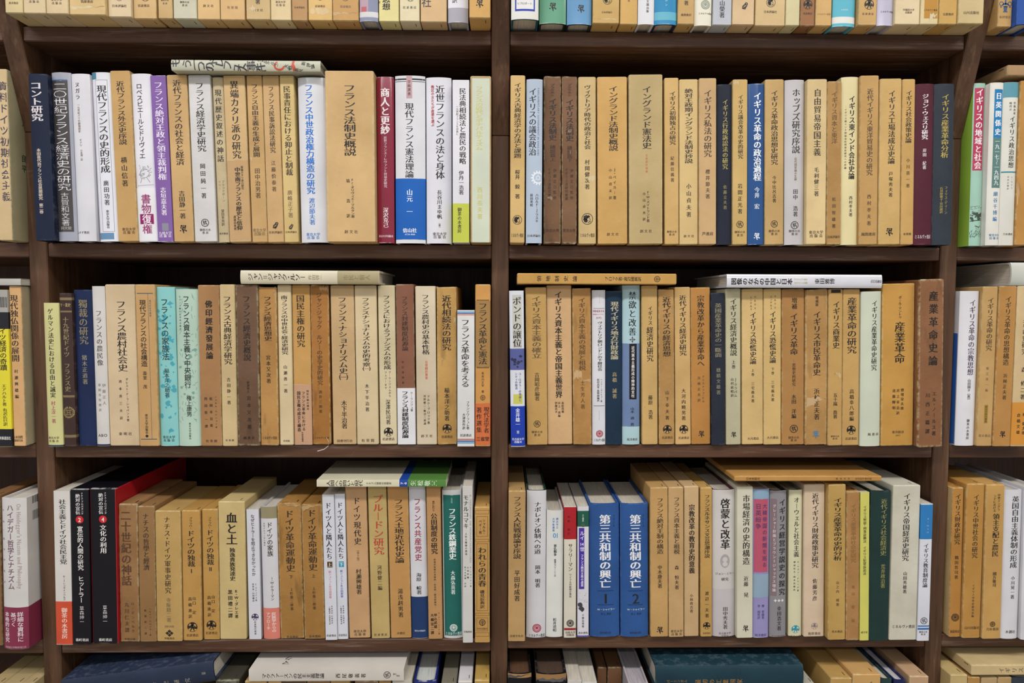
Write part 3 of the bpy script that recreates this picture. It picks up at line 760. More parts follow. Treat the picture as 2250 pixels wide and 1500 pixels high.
["slipcased_book","tan slipcase with a round sower emblem, seventeenth along top shelf, right bay","books standing on the top shelf of the right bay","s","c39c5e",[445.5,-57.4,1788.3],0.0,22.2,221.3,152.7,[["M","sower",24.7,11.8,1.2,"17120f"],["H","岩 波 書 店",13.7,2.6,0.0,"4a3826","m","publisher"]],{}],
["jacketed_book","glossy lilac hardcover with squeezed black print, eighteenth along top shelf, right bay","books standing on the top shelf of the right bay","j","bdbad0",[466.9,-58.0,1788.3],0.0,19.4,203.2,140.2,[["H","ミネルヴァ書房",16.2,2.2,2.0,"17120f","m","publisher"]],{"gloss":1}],
["slipcased_book","pale buff slipcase with two-line print and stain, nineteenth along top shelf, right bay","books standing on the top shelf of the right bay","s","dcc8a0",[492.1,-60.9,1788.3],0.0,30.0,206.2,142.3,[["H","早稲田大学",17.5,2.6,1.0,"4a3826","m","publisher"],["H","出版部",14.4,2.6,1.0,"4a3826","m","publisher"]],{}],
["slipcased_book","plastic-wrapped slipcase with amber panel and torn foot, twentieth along top shelf, right bay","books standing on the top shelf of the right bay","s","d6c494",[518.4,-61.8,1788.3],0.0,21.6,209.9,144.8,[["P",48.3,7.2,"b9852a",0.18,0.95],["H","ミネルヴァ書房",17.1,2.2,1.0,"17120f","m","publisher"],["X",15.0,2.6,0.5,0.98,21]],{}],
["slipcased_book","ochre slipcase with worn white-flecked edges, twenty-first along top shelf, right bay","books standing on the top shelf of the right bay","s","c9a050",[540.6,-62.7,1788.3],0.0,21.6,204.8,141.3,[["H","比叡書房",12.0,3.0,0.0,"4a3826","m","publisher"]],{}],
["slipcased_book","pale tan slipcase at the end beside the post, twenty-second along top shelf, right bay","books standing on the top shelf of the right bay","s","d3bc88",[567.1,-65.0,1788.3],0.0,30.5,211.1,145.6,[["H","山川出版社",13.2,3.6,0.0,"4a3826","m","publisher"]],{}],
["slipcased_book","tan slipcase with blue two-handled vase emblem, first along top shelf, outer right bay","books standing on the top shelf of the outer right bay","s","c49c5c",[614.5,-56.5,1788.3],0.0,17.1,218.8,151.0,[["M","vase",25.3,17.0,0.0,"2c4f78"],["H","新評書店",11.9,3.2,0.0,"7d684c","m","publisher"]],{}],
["cloth_book","bright blue cloth book cut by the picture edge, second along top shelf, outer right bay","books standing on the top shelf of the outer right bay","c","2a5ab0",[635.7,-66.0,1788.3],0.0,24.3,203.6,140.5,[],{}],
["slipcased_book","tall buff slipcase with grey title and khaki side, first along second shelf, outer left bay","books standing on the second shelf of the outer left bay","s","d4b98a",[-621.0,-27.5,1526.5],0.141,16.5,211.2,145.7,[["T","資料ドイツ初期社会主義",197.0,48.0,10.4,3.3,"3a3448","g","title"],["S","義へ",164.4,143.7,7.0,28.0,"2c5a3c"],["S","良平",113.3,87.6,8.7,26.0,"2f4a3c"]],{"side":"b3a983"}],
["cloth_book","navy cloth hardcover with silver title, first along second shelf, left bay","books standing on the second shelf of the left bay","c","1d2843",[-570.6,-30.9,1526.6],-0.711,23.3,204.5,141.1,[["T","コント研究",195.0,146.8,13.9,-1.8,"d8d0d0","b","title"],["T","本田喜代治フランス社会思想研究　第二巻",113.5,33.2,4.9,-1.8,"cfc0b0","b","author"]],{}],
["jacketed_book","plastic-wrapped book with white title on charcoal panel, second along second shelf, left bay","books standing on the second shelf of the left bay","j","a2a6b4",[-546.6,-23.5,1526.6],-0.711,23.7,208.8,144.1,[["P",199.0,11.6,"44403f",0.0,0.86],["P",200.3,199.0,"4a78b0",0,0.86],["T","二〇世紀フランス経済史の研究",196.5,62.9,17.2,-1.4,"f0eef2","t","title"],["T","古賀和文著",60.7,18.9,10.0,-0.9,"e0dde0","t","author"],["H","同文舘",16.3,4.1,-0.9,"a8a4a0","m","publisher"]],{"gloss":1}],
["jacketed_book","glossy white jacket with small thin title, third along second shelf, left bay","books standing on the second shelf of the left bay","j","dcdce2",[-522.9,-23.2,1526.6],-0.72,22.6,207.4,143.1,[["T","ヌガラ",197.8,175.2,5.9,-3.2,"17120f","m","title"],["T","一九世紀バリの劇場国家",170.8,135.1,2.9,-2.7,"7d684c","m","subtitle"],["T","ギアツ",127.5,117.7,2.9,-1.8,"7d684c","m","author"],["T","小泉潤二訳",114.4,100.2,2.7,-1.4,"7d684c","m","author"],["H","みすず書房",10.9,3.2,-4.5,"4a3826","m","publisher"]],{"gloss":1}],
["jacketed_book","white jacket with framed label and blue corners on modern France, second shelf, left bay","books standing on the second shelf of the left bay","j","dfe1e8",[-497.4,-19.1,1526.8],-1.269,23.3,210.6,145.3,[["P",210.6,202.2,"4d87a4",0,0.28],["P",10.8,2.6,"6690b4",0,0.8],["F",201.5,12.3,0.2,0.84,"5a6472",1],["T","現代フランスの史的形成",195.0,85.9,11.4,0.5,"17120f","m","title"],["T","廣田功著",77.1,45.1,6.4,0.5,"17120f","m","author"],["T","東京大学出版会",39.6,16.3,3.6,0.5,"17120f","m","author"]],{}],
["slipcased_book","tan slipcase on French diplomatic history, fifth along second shelf, left bay","books standing on the second shelf of the left bay","s","c79e5e",[-472.9,-19.3,1526.8],-1.291,24.5,212.9,146.9,[["T","近代フランス外交史序説",200.1,121.1,9.6,0.0,"17120f","m","title"],["T","横山信著",106.8,68.4,7.3,0.0,"17120f","m","author"],["H","東京大学",15.5,3.9,1.8,"4a3826","m","publisher"],["H","出 版 会",11.5,3.9,1.8,"4a3826","m","publisher"]],{}],
["jacketed_book","white book with engraved portrait and purple lettering, sixth along second shelf, left bay","books standing on the second shelf of the left bay","j","e4e4ea",[-448.0,-18.9,1526.8],-1.291,24.4,209.4,144.5,[["T","ロベスピエールとドリヴィエ",197.6,103.8,7.3,-1.8,"17120f","g","title"],["M","portrait",85.1,20.5,0.0,"8d8d8d"],["B",67.5,1.0,"e8e8ec",[["T","書物",59.8,35.4,11.8,0.0,"941a64","g","title"],["P",34.8,22.1,"941a64",0,0.85],["T","復",34.3,22.4,10.9,0.0,"f0e8f0","g","title"],["T","権",21.5,9.9,11.8,0.0,"941a64","g","title"]]]],{}],
["paperback_book","purple paperback on absolute monarchy and lordly justice, seventh along second shelf, left bay","books standing on the second shelf of the left bay","p","845fa6",[-425.6,-19.0,1526.7],-1.327,19.0,207.4,143.1,[["T","フランス絶対王政と領主裁判権",200.0,77.5,10.5,0.0,"eadff2","m","title"],["T","志垣嘉夫著",68.7,33.3,6.8,0.0,"efe8f4","m","author"],["P",23.4,13.8,"8d8a9a",0.3,0.75],["H","九州大学",10.9,3.9,0.0,"e8e0ee","m","publisher"],["H","出 版 会",7.4,3.9,0.0,"e8e0ee","m","publisher"]],{}],
["slipcased_book","tan slipcase on French society and economy, eighth along second shelf, left bay","books standing on the second shelf of the left bay","s","cda76c",[-403.0,-17.8,1526.8],-1.291,25.3,208.8,144.1,[["T","近代フランスの社会と経済",202.7,96.2,10.0,0.0,"17120f","m","title"],["T","吉田静一著",64.6,29.2,7.3,0.0,"17120f","m","author"],["M","blot",16.3,10.5,0.0,"17120f"],["X",41.4,35.8,0.02,0.1,31]],{}],
["slipcased_book","off-white slipcase on French economic thought history, ninth along second shelf, left bay","books standing on the second shelf of the left bay","s","d6d5d4",[-375.1,-18.3,1526.8],-1.181,27.7,208.8,144.1,[["T","フランス経済学史研究",199.5,113.2,10.5,0.0,"17120f","m","title"],["T","岡田純一著",100.0,53.7,6.2,0.0,"17120f","m","author"],["M","ringo",24.2,10.0,0.0,"17120f"],["H","御茶の水",15.3,3.2,0.0,"4a3826","m","publisher"],["H","書　房",11.7,3.2,0.0,"4a3826","m","publisher"]],{}],
["cloth_book","narrow ribbed cream book on myths of historical narration, tenth along second shelf, left bay","books standing on the second shelf of the left bay","c","d9c69a",[-352.8,-16.8,1526.6],-1.181,13.2,206.6,142.5,[["T","現代歴史叙述の神話",192.5,100.5,7.8,0.0,"17120f","m","title"],["T","ブラックボーン",78.4,50.7,3.2,1.8,"7d684c","m","author"],["T","イリー",78.4,66.2,2.7,-2.3,"7d684c","m","author"],["T","望田幸男訳",41.8,20.7,3.7,0.0,"4a3826","m","author"],["H","晃洋書房",11.1,2.7,0.0,"4a3826","m","publisher"]],{}],
["slipcased_book","tan slipcase wrapped in a brown band on heretic Cathars, eleventh along second shelf, left bay","books standing on the second shelf of the left bay","s","d2b078",[-331.6,-17.5,1526.8],-1.269,26.9,208.8,144.0,[["T","異端カタリ派の研究",202.3,104.9,10.5,0.0,"17120f","m","title"],["B",103.3,2.6,"c4a06e",[["T","異端カタリ派の研究",96.0,66.2,3.0,5.7,"17120f","m","subtitle"],["T","中世南フランスの歴史と信仰",94.5,15.1,6.8,0.0,"17120f","b","title"],["T","渡邊昌美著",34.0,15.1,3.2,-5.7,"17120f","m","author"]]]],{}],
["slipcased_book","tan slipcase on French liberalism with torn patch, twelfth along second shelf, left bay","books standing on the second shelf of the left bay","s","c8a164",[-307.0,-17.1,1526.7],-1.106,19.4,209.0,144.2,[["T","フランス自由主義の生成と展開",198.7,107.4,8.2,0.0,"17120f","m","title"],["T","田中治男著",94.1,55.4,6.4,0.0,"4a3826","m","author"],["H","東京大学",15.4,4.6,0.0,"7d684c","m","publisher"],["H","出版会",10.9,4.6,0.0,"7d684c","m","publisher"],["X",109.6,99.7,0.0,0.2,35]],{}],
["slipcased_book","tan slipcase on French civil procedure with owl emblem, thirteenth along second shelf, left bay","books standing on the second shelf of the left bay","s","cfa970",[-286.4,-17.3,1526.7],-1.049,20.7,209.0,144.2,[["T","フランス民事訴訟法研究",196.2,112.6,6.8,0.0,"17120f","m","title"],["T","江藤价泰著",104.2,63.3,5.5,0.0,"4a3826","m","author"],["M","owl",21.7,9.6,0.0,"17120f"],["H","日本評論社",12.8,3.4,0.0,"4a3826","m","publisher"]],{}],
["slipcased_book","yellowish slipcase on civil liability, fourteenth along second shelf, left bay","books standing on the second shelf of the left bay","s","d9bd7a",[-266.3,-18.9,1526.6],-0.932,17.6,209.1,144.3,[["T","民事責任における抑止と制裁",196.3,84.1,8.7,0.0,"17120f","m","title"],["T","廣峰正子著",66.5,31.0,5.9,0.0,"7d684c","m","author"],["M","owl",19.9,7.7,0.0,"17120f"],["H","日本評論社",13.2,2.7,0.0,"4a3826","m","publisher"]],{}],
["jacketed_book","glossy white jacket with bright blue title, fifteenth along second shelf, left bay","books standing on the second shelf of the left bay","j","dcdee3",[-236.7,-19.2,1526.7],-0.628,34.6,206.7,142.6,[["T","フランス中世政治権力構造の研究",198.2,61.1,10.0,-3.2,"1a6cc4","b","title"],["T","渡辺節夫著",56.6,22.2,7.3,-2.3,"2a70c0","m","author"],["H","東京大学",10.2,4.1,-1.8,"2a70c0","m","publisher"],["H","出 版 会",6.2,4.1,-1.8,"2a70c0","m","publisher"]],{"gloss":1}],
["slipcased_book","widest tan slipcase on French legal history, sixteenth along second shelf, left bay","books standing on the second shelf of the left bay","s","cfab72",[-188.0,-28.6,1526.6],-0.203,60.8,212.2,146.4,[["T","フランス法制史概説",195.7,107.3,14.4,0.0,"17120f","m","title"],["T","Fr・オリヴィエ＝マルタン著",79.6,30.2,4.3,2.3,"17120f","m","author"],["T","塙　　　浩　　訳",79.6,29.8,4.5,-3.2,"17120f","m","author"],["H","創 文 社",13.0,4.3,0.0,"4a3826","m","publisher"]],{}],
["jacketed_book","crimson jacket with white title on merchants and calico, seventeenth along second shelf, left bay","books standing on the second shelf of the left bay","j","8a1034",[-146.4,-16.9,1526.5],0.0,21.4,209.0,144.2,[["T","商人と更紗",195.3,137.2,11.0,0.0,"eee6e8","b","title"],["T","近世フランス＝レヴァント貿易史研究",135.0,70.2,3.9,0.0,"e0c8d0","m","subtitle"],["T","深沢克己",45.3,19.6,6.4,0.0,"eee6e8","m","author"],["H","東京大学出版会",8.9,3.0,0.0,"e8d8dc","m","publisher"]],{"gloss":1}],
["jacketed_book","white jacket with blue band on modern constitutional theory, eighteenth along second shelf, left bay","books standing on the second shelf of the left bay","j","dcdde2",[-114.9,-16.8,1526.5],0.0,38.0,210.7,145.4,[["P",207.2,205.4,"1c1c20",0,1],["P",203.9,203.2,"1c1c20",0,1],["P",210.4,182.5,"c79fa4",0.38,0.58],["T","学術選書",205.4,185.7,3.7,-0.9,"17120f","m","subtitle"],["T","現代フランス憲法理論",177.0,82.8,10.5,-0.9,"17120f","m","title"],["B",82.1,4.8,"0f62bc",[["T","山元　一",68.8,36.1,7.3,-0.9,"e8eef6","m","author"],["H","信山社",16.4,5.5,-0.9,"e8eef6","b","publisher"],["H","4728-01011",11.3,2.5,-0.9,"e8eef6","m","publisher"]]]],{}],
["jacketed_book","white jacket with red subtitle on law and body, nineteenth along second shelf, left bay","books standing on the second shelf of the left bay","j","e0e0e8",[-78.6,-16.7,1526.5],0.0,31.8,208.9,144.1,[["T","近世フランスの法と身体",199.2,81.3,11.0,1.8,"17120f","m","title"],["T","教区の女たちが産婆を選ぶ",199.2,147.6,3.9,-7.5,"a8202a","b","subtitle"],["T","長谷川まゆ帆",67.9,31.1,5.9,0.9,"17120f","m","author"],["T","［著］",27.3,18.8,2.7,0.9,"17120f","m","subtitle"],["H","東京大学",12.1,4.1,0.9,"4a3826","m","publisher"],["H","出 版 会",8.3,4.1,0.9,"4a3826","m","publisher"]],{}],
["paperback_book","white paperback with lime-green foot, twentieth along second shelf, left bay","books standing on the second shelf of the left bay","p","dfdfe6",[-49.5,-30.5,1526.5],0.0,20.8,201.5,139.0,[["P",49.0,-0.2,"c4cc44",0,1],["T","民法典相続法と農民の戦略",191.9,97.6,8.1,2.2,"17120f","m","title"],["T","一九世紀フランスを対象に",170.3,133.5,2.7,-4.5,"7d684c","m","subtitle"],["T","伊丹一浩著",89.9,59.7,5.8,0.4,"17120f","m","author"],["T","御茶の水書房",43.9,12.0,4.9,-1.8,"17120f","m","author"]],{}],
["slipcased_book","slipcase with pale celadon spine and yellow title by centre post, second shelf, left bay","books standing on the second shelf of the left bay","s","b99a6a",[-24.8,-29.5,1526.5],0.0,26.0,206.9,142.8,[["P",204.0,0.5,"ccd4be",0.08,0.94],["T","フランスの近代とボナパルティズム",194.5,115.4,9.0,-1.8,"c8be62","m","title"],["T","西川長夫著",70.5,28.8,6.3,-0.9,"c8be62","m","author"]],{}],
["jacketed_book","patterned grey-green book lying flat with brushed black title, second shelf, left bay","","j","c2c2ac",[-223.7,-32.0,1743.0],-90.0,12.9,183.6,135.0,[["Q",[["も",178.6,3.5,9.5],["う",164.0,1.7,9.0],["一",155.0,0.7,9.5],["つ",147.0,-1.7,9.5],["の",136.6,-2.6,9.5],["ド",132.3,4.5,8.5],["レ",123.8,3.1,9.0],["フ",114.4,0.2,9.0],["ュ",104.9,-2.6,8.5],["ス",95.5,-4.0,9.5],["事",85.1,-0.2,9.0],["件",73.7,-3.1,9.5]],"2c2c34"],["Q",[["シ",75.6,6.4,3.4],["ャ",71.8,5.4,2.8],["ル",68.0,4.5,3.4],["ル",64.7,3.7,3.4],["・",61.9,3.1,2.8],["ペ",59.1,2.6,3.4],["ギ",55.8,1.2,3.4],["ー",52.5,0.7,3.2],["大",42.1,-0.7,3.8],["野",37.3,-2.6,3.8],["一",32.6,-4.0,3.2],["道",29.3,-5.4,3.8],["訳",24.1,-6.4,3.8],["新",20.8,3.1,3.8],["評",14.6,1.2,3.8],["論",9.5,-0.7,3.8]],"3a3a34"],["M","swirl",50.6,14.2,0.0,"c44e36"],["M","stripe",32.6,14.2,0.0,"c44e36"]],{}],
["slipcased_book","tan slipcase on English classical economics by centre post, first along second shelf, right bay","books standing on the second shelf of the right bay","s","d2af6c",[21.7,-27.1,1526.5],0.0,18.5,209.0,144.2,[["T","イギリス古典経済学の方法と課題",200.0,106.3,8.6,0.0,"17120f","m","title"],["T","桜井　毅　著",92.0,55.7,5.9,0.0,"17120f","m","author"],["M","face",29.2,11.7,0.0,"17120f"],["H","ミネルヴァ書房",9.7,5.0,0.0,"17120f","m","publisher"]],{}],
["jacketed_book","pale blue jacket with white cogwheel on parliamentary politics, second along second shelf, right bay","books standing on the second shelf of the right bay","j","b4c3d5",[42.8,-27.6,1526.5],0.0,20.1,204.2,140.9,[["T","イギリスの議会政治",193.5,109.6,9.0,-2.3,"17120f","m","title"],["R","PARLIAMENTARY GOVERNMENT IN ENGLAND",193.5,109.6,2.5,5.0,"6a7890","m","subtitle"],["M","gear",81.8,18.5,5.0,"dfe6ee"],["T","ハロルド・J・ラスキ",62.4,25.9,3.8,3.6,"17120f","m","author"],["T","前田英昭",62.4,45.8,3.4,-3.2,"17120f","m","author"],["H","日本評論社",9.3,3.2,0.0,"4a3826","m","publisher"]],{}],
["slipcased_book","dark brown battered slipcase with black title, third along second shelf, right bay","books standing on the second shelf of the right bay","s","795434",[67.2,-15.1,1526.6],-0.348,22.0,212.4,146.6,[["T","プラクネト",203.0,186.6,5.5,0.0,"4a3020","m","subtitle"],["T","イギリス法制史",184.4,131.3,9.6,0.5,"20140e","b","title"],["T","總說篇上",125.8,105.1,6.9,0.5,"3a2618","m","subtitle"],["T","伊藤正己監修",96.9,55.6,4.1,3.2,"3a2618","m","author"],["T","イギリス法研究會譯",96.9,55.6,3.9,-3.7,"3a2618","m","author"],["H","東京大學",17.4,4.1,0.0,"4a3020","m","publisher"],["X",62.3,53.3,0.05,0.5,41]],{"worn":1}],
["slipcased_book","dark brown slipcase with scratches through its title, fourth along second shelf, right bay","books standing on the second shelf of the right bay","s","7d5737",[88.9,-15.9,1526.6],-0.372,19.3,212.3,146.5,[["T","プラクネト",203.0,186.5,5.5,0.0,"4a3020","m","subtitle"],["T","イギリス法制史",183.2,130.2,9.6,0.5,"20140e","b","title"],["T","總說篇下",124.6,104.2,6.4,0.5,"3a2618","m","subtitle"],["T","伊藤正己監修",96.8,55.6,3.9,3.2,"3a2618","m","author"],["T","イギリス法研究會譯",96.8,55.6,3.7,-3.7,"3a2618","m","author"],["H","東京大學",17.4,4.1,0.0,"4a3020","m","publisher"],["X",144.6,140.1,0.4,0.65,42],["X",120.2,109.1,0.5,0.62,43]],{"worn":1}],
["slipcased_book","cream tan slipcase with split spine on Victorian society, fifth along second shelf, right bay","books standing on the second shelf of the right bay","s","d2b67c",[112.4,-15.5,1526.6],-0.634,22.4,211.5,145.9,[["T","ヴィクトリア時代の政治と社会",201.1,120.4,8.2,0.5,"17120f","m","title"],["T","村岡健次著",108.2,69.2,5.9,0.0,"17120f","m","author"],["M","face",32.2,14.6,0.0,"17120f"],["H","ミネルヴァ書房",11.3,5.0,0.0,"17120f","m","publisher"],["X",87.0,79.2,0.45,1.0,44]],{}],
["slipcased_book","wide golden slipcase on outline of English legal history, sixth along second shelf, right bay","books standing on the second shelf of the right bay","s","cfa358",[145.3,-15.4,1526.8],-0.908,38.2,211.7,146.1,[["T","イングランド法制史概説",200.3,118.4,11.4,1.4,"17120f","m","title"],["T","J・ベイカー著",98.4,56.0,4.1,2.7,"17120f","m","author"],["T","小山貞夫訳",98.4,54.8,3.7,-2.7,"17120f","m","author"],["H","創 文 社",12.6,3.9,0.0,"4a3826","m","publisher"]],{}],
["slipcased_book","widest khaki slipcase on English constitutional history, seventh along second shelf, right bay","books standing on the second shelf of the right bay","s","bfa772",[188.0,-16.7,1526.8],-0.924,43.1,214.5,148.0,[["T","イングランド憲法史",200.2,120.7,11.4,1.4,"17120f","m","title"],["T","名著翻訳叢書",115.1,90.6,3.0,1.1,"c48652","m","subtitle"],["T","F・W・メイトランド著",68.3,28.0,3.7,2.7,"17120f","m","author"],["T","小山貞夫訳",68.3,28.0,3.7,-2.3,"17120f","m","author"],["H","創 文 社",16.7,3.9,0.0,"4a3826","m","publisher"]],{}],
["slipcased_book","tan slipcase on early English monopolies, eighth along second shelf, right bay","books standing on the second shelf of the right bay","s","cfa965",[222.0,-14.7,1526.7],-1.08,18.3,211.4,145.8,[["T","イギリス初期独占の研究",194.5,126.9,7.8,1.4,"17120f","m","title"],["T","紀藤信義著",113.5,78.9,4.6,0.9,"4a3826","m","author"],["H","御茶の水",16.4,3.0,0.0,"4a3826","m","publisher"],["H","書　房",12.8,3.0,0.0,"4a3826","m","publisher"]],{}],
["slipcased_book","light tan slipcase on absolutist English legal history, ninth along second shelf, right bay","books standing on the second shelf of the right bay","s","d9bb7c",[244.1,-14.6,1526.7],-1.08,24.1,209.8,144.8,[["T","絶対王政期イングランド法制史抄説",198.0,103.7,10.1,0.0,"17120f","m","title"],["T","小山貞夫著",79.1,34.1,6.0,0.0,"17120f","m","author"],["H","創 文 社",10.9,3.4,0.0,"4a3826","m","publisher"]],{}],
["slipcased_book","tan slipcase on English private law, tenth along second shelf, right bay","books standing on the second shelf of the right bay","s","caa672",[267.8,-17.3,1526.7],-1.08,22.1,210.5,145.2,[["T","イギリス私法の研究",196.3,111.1,9.6,0.0,"3a2c22","m","title"],["T","櫻井節夫著",96.6,57.5,5.5,0.0,"4a3826","m","author"],["H","芦書房",13.7,4.6,0.0,"4a3826","m","publisher"]],{}],
["cloth_book","dark navy cloth book with gold title on administrative litigation, eleventh along second shelf, right bay","books standing on the second shelf of the right bay","c","272d3e",[290.2,-14.6,1526.7],-1.08,19.3,203.8,140.6,[["T","イギリス行政訴訟法の研究",185.1,96.2,6.9,0.9,"b0a05c","m","title"],["T","佐藤立夫著",77.1,44.5,4.6,0.9,"8a8058","m","author"]],{}],
["slipcased_book","tan slipcase with crumpled top on parliamentary reform, twelfth along second shelf, right bay","books standing on the second shelf of the right bay","s","d1af68",[310.0,-16.1,1526.7],-1.142,19.1,209.7,144.7,[["T","イギリス議会改革の史的研究",190.4,109.4,6.2,0.5,"17120f","m","title"],["T","岩間正光著",79.2,38.8,5.7,0.0,"17120f","m","author"],["M","ringo",26.0,9.1,0.0,"17120f"],["H","御茶の水",16.3,3.2,0.0,"4a3826","m","publisher"],["H","書　房",12.2,3.2,0.0,"4a3826","m","publisher"],["X",209.3,201.4,0.0,0.4,46]],{}],
["jacketed_book","glossy blue jacket with white title, thirteenth along second shelf, right bay","books standing on the second shelf of the right bay","j","114c8c",[330.8,-17.1,1526.7],-1.238,20.8,204.1,140.8,[["T","イギリス革命の政治過程",193.6,81.5,9.6,1.4,"e8ecf2","b","title"],["T","今井　宏",73.7,45.6,6.4,0.9,"e8ecf2","m","author"],["M","blot",10.8,9.1,0.9,"e0e6ee"]],{"gloss":1}],
["slipcased_book","tan slipcase on political thought of the English revolution, fourteenth along second shelf, right bay","books standing on the second shelf of the right bay","s","c8a466",[354.1,-17.4,1526.8],-1.311,24.1,209.6,144.7,[["T","イギリス革命政治思想史研究",195.9,101.7,8.7,0.0,"17120f","m","title"],["T","今中比呂志著",88.3,53.6,4.6,0.0,"17120f","m","author"],["M","ringo",26.6,9.1,0.0,"17120f"],["H","御茶の水",17.6,3.4,0.0,"4a3826","m","publisher"],["H","書　房",13.8,3.4,0.0,"4a3826","m","publisher"]],{}],
["jacketed_book","grey plastic-wrapped book with black title, fifteenth along second shelf, right bay","books standing on the second shelf of the right bay","j","c2bfc1",[379.9,-19.0,1526.8],-1.311,24.7,208.7,144.0,[["T","ホッブズ研究序説",197.8,116.0,10.0,1.4,"17120f","m","title"],["T","─近代国家論の生誕─",114.9,78.1,3.2,0.9,"7d684c","m","subtitle"],["T","田中　浩著",71.4,35.6,5.9,0.9,"17120f","m","author"],["M","ringo",25.0,10.0,0.0,"17120f"],["H","御茶の水",17.6,3.4,0.0,"4a3826","m","publisher"],["H","書　房",13.7,3.4,0.0,"4a3826","m","publisher"]],{}],
["slipcased_book","cream slipcase on free trade imperialism, sixteenth along second shelf, right bay","books standing on the second shelf of the right bay","s","dbc18a",[405.4,-23.9,1526.8],-1.142,25.3,208.2,143.6,[["T","自由貿易帝国主義",196.5,111.8,9.1,0.5,"17120f","m","title"],["T","毛利健三著",98.5,60.7,5.9,0.0,"17120f","m","author"],["H","東京大学",15.6,4.3,0.0,"4a3826","m","publisher"],["H","出 版 会",11.1,4.3,0.0,"4a3826","m","publisher"]],{}],
["slipcased_book","scuffed brown slipcase on English capital and the Orient, seventeenth along second shelf, right bay","books standing on the second shelf of the right bay","s","b88e4e",[429.0,-22.4,1526.7],-1.353,18.9,206.9,142.8,[["T","イギリス資本と東洋",193.9,127.8,7.3,0.0,"6a4624","m","title"],["T","松田智雄著",62.2,19.7,4.5,0.0,"4a3220","m","author"],["H","日本評論社",10.1,3.4,0.0,"4a3826","m","publisher"]],{"worn":1}],
["jacketed_book","pale yellow book on the East India company, eighteenth along second shelf, right bay","books standing on the second shelf of the right bay","j","e2d5a0",[449.7,-21.7,1526.8],-1.353,21.7,211.9,146.2,[["T","イギリス東インド会社史論",188.8,83.2,7.7,2.3,"17120f","b","title"],["T","─イギリス東インド貿易会社貿易史研究への序論─",176.7,92.6,2.5,-5.7,"17120f","m","subtitle"],["T","西村孝夫著",62.5,35.6,4.3,1.4,"17120f","m","author"]],{}],
["slipcased_book","brown-tan slipcase on English trade with the East, nineteenth along second shelf, right bay","books standing on the second shelf of the right bay","s","c39957",[472.8,-24.5,1526.8],-1.296,23.5,213.1,147.1,[["T","近代イギリス東洋貿易史の研究",196.9,87.7,7.7,0.5,"4a3826","m","title"],["T","西村孝夫著",65.5,23.1,5.0,0.5,"4a3826","m","author"],["H","風間書房",13.4,4.3,0.0,"4a3826","m","publisher"]],{}],
["slipcased_book","tan slipcase with splotched emblem on factory acts, twentieth along second shelf, right bay","books standing on the second shelf of the right bay","s","d0aa65",[498.8,-26.5,1526.8],-1.296,27.5,208.8,144.1,[["T","イギリス工場法成立史論",194.3,101.9,8.6,1.4,"17120f","m","title"],["T","戸塚秀夫著",93.1,59.8,5.0,0.9,"17120f","m","author"],["M","blot",16.3,10.4,0.0,"17120f"]],{}],
["slipcased_book","narrow golden slipcase on social policy history, twenty-first along second shelf, right bay","books standing on the second shelf of the right bay","s","cea45b",[521.2,-27.6,1526.7],-1.296,16.1,208.2,143.7,[["T","イギリス社会政策史論",194.1,128.3,7.7,0.0,"17120f","m","title"],["T","小川喜一著",110.7,70.8,4.5,0.0,"4a3826","m","author"],["H","有斐閣",13.6,3.2,0.0,"4a3826","m","publisher"]],{}],
["cloth_book","maroon cloth book with white title, twenty-second along second shelf, right bay","books standing on the second shelf of the right bay","c","5f2536",[541.7,-27.8,1526.7],-1.144,23.9,202.4,139.7,[["T","ジョン・ウェスリ研究",189.8,132.8,7.7,0.0,"e6dfe2","b","title"],["T","岸田　紀著",121.8,95.3,4.5,0.0,"e6dfe2","m","author"],["H","ミネルヴァ書房",10.3,5.0,0.0,"d8ccd0","m","publisher"]],{}],
["cloth_book","slate cloth book with gold title beside the slanted post, twenty-third along second shelf, right bay","books standing on the second shelf of the right bay","c","38404c",[567.4,-27.3,1526.8],-1.144,25.9,202.8,139.9,[["T","イギリス産業革命分析",190.2,109.9,9.5,0.5,"b5a04e","m","title"],["T","フィリス・ディーン",74.5,38.9,3.8,3.2,"a8964c","m","author"],["T","石井摩耶子・宮川淑訳",73.4,40.0,3.8,-2.7,"a8964c","m","author"]],{}],
["jacketed_book","pale green jacket with pink title panel and lime side, second shelf, outer right bay","books standing on the second shelf of the outer right bay","j","a0cab8",[615.4,-19.0,1526.6],-0.519,15.2,206.6,142.6,[["P",200.6,96.3,"bc3a5c",0.08,0.92],["M","landscape",38.8,55.7,0.0,"3c4a40"],["T","イギリスの地域と社会",200.1,97.9,8.8,0.0,"ece6ea","b","title"]],{"side":"9cc83c"}],
["jacketed_book","white jacket with blue and grey title panels, second along second shelf, outer right bay","books standing on the second shelf of the outer right bay","j","e2e1d8",[632.0,-27.5,1526.6],-0.519,17.0,204.8,141.3,[["P",196.5,135.7,"1a80bc",0.28,0.95],["P",135.7,72.8,"5c837e",0.28,0.95],["T","日英関係史",193.6,137.8,7.7,2.0,"eef2f4","b","title"],["T","一九一七～一九四九",134.6,76.1,6.0,2.0,"e6ecea","m","title"],["T","細谷千博編",69.2,29.5,5.4,1.7,"2470a8","m","author"],["H","東京大学",12.9,3.3,2.0,"2a70a0","m","publisher"],["H","出 版 会",9.1,3.3,2.0,"2a70a0","m","publisher"]],{}],
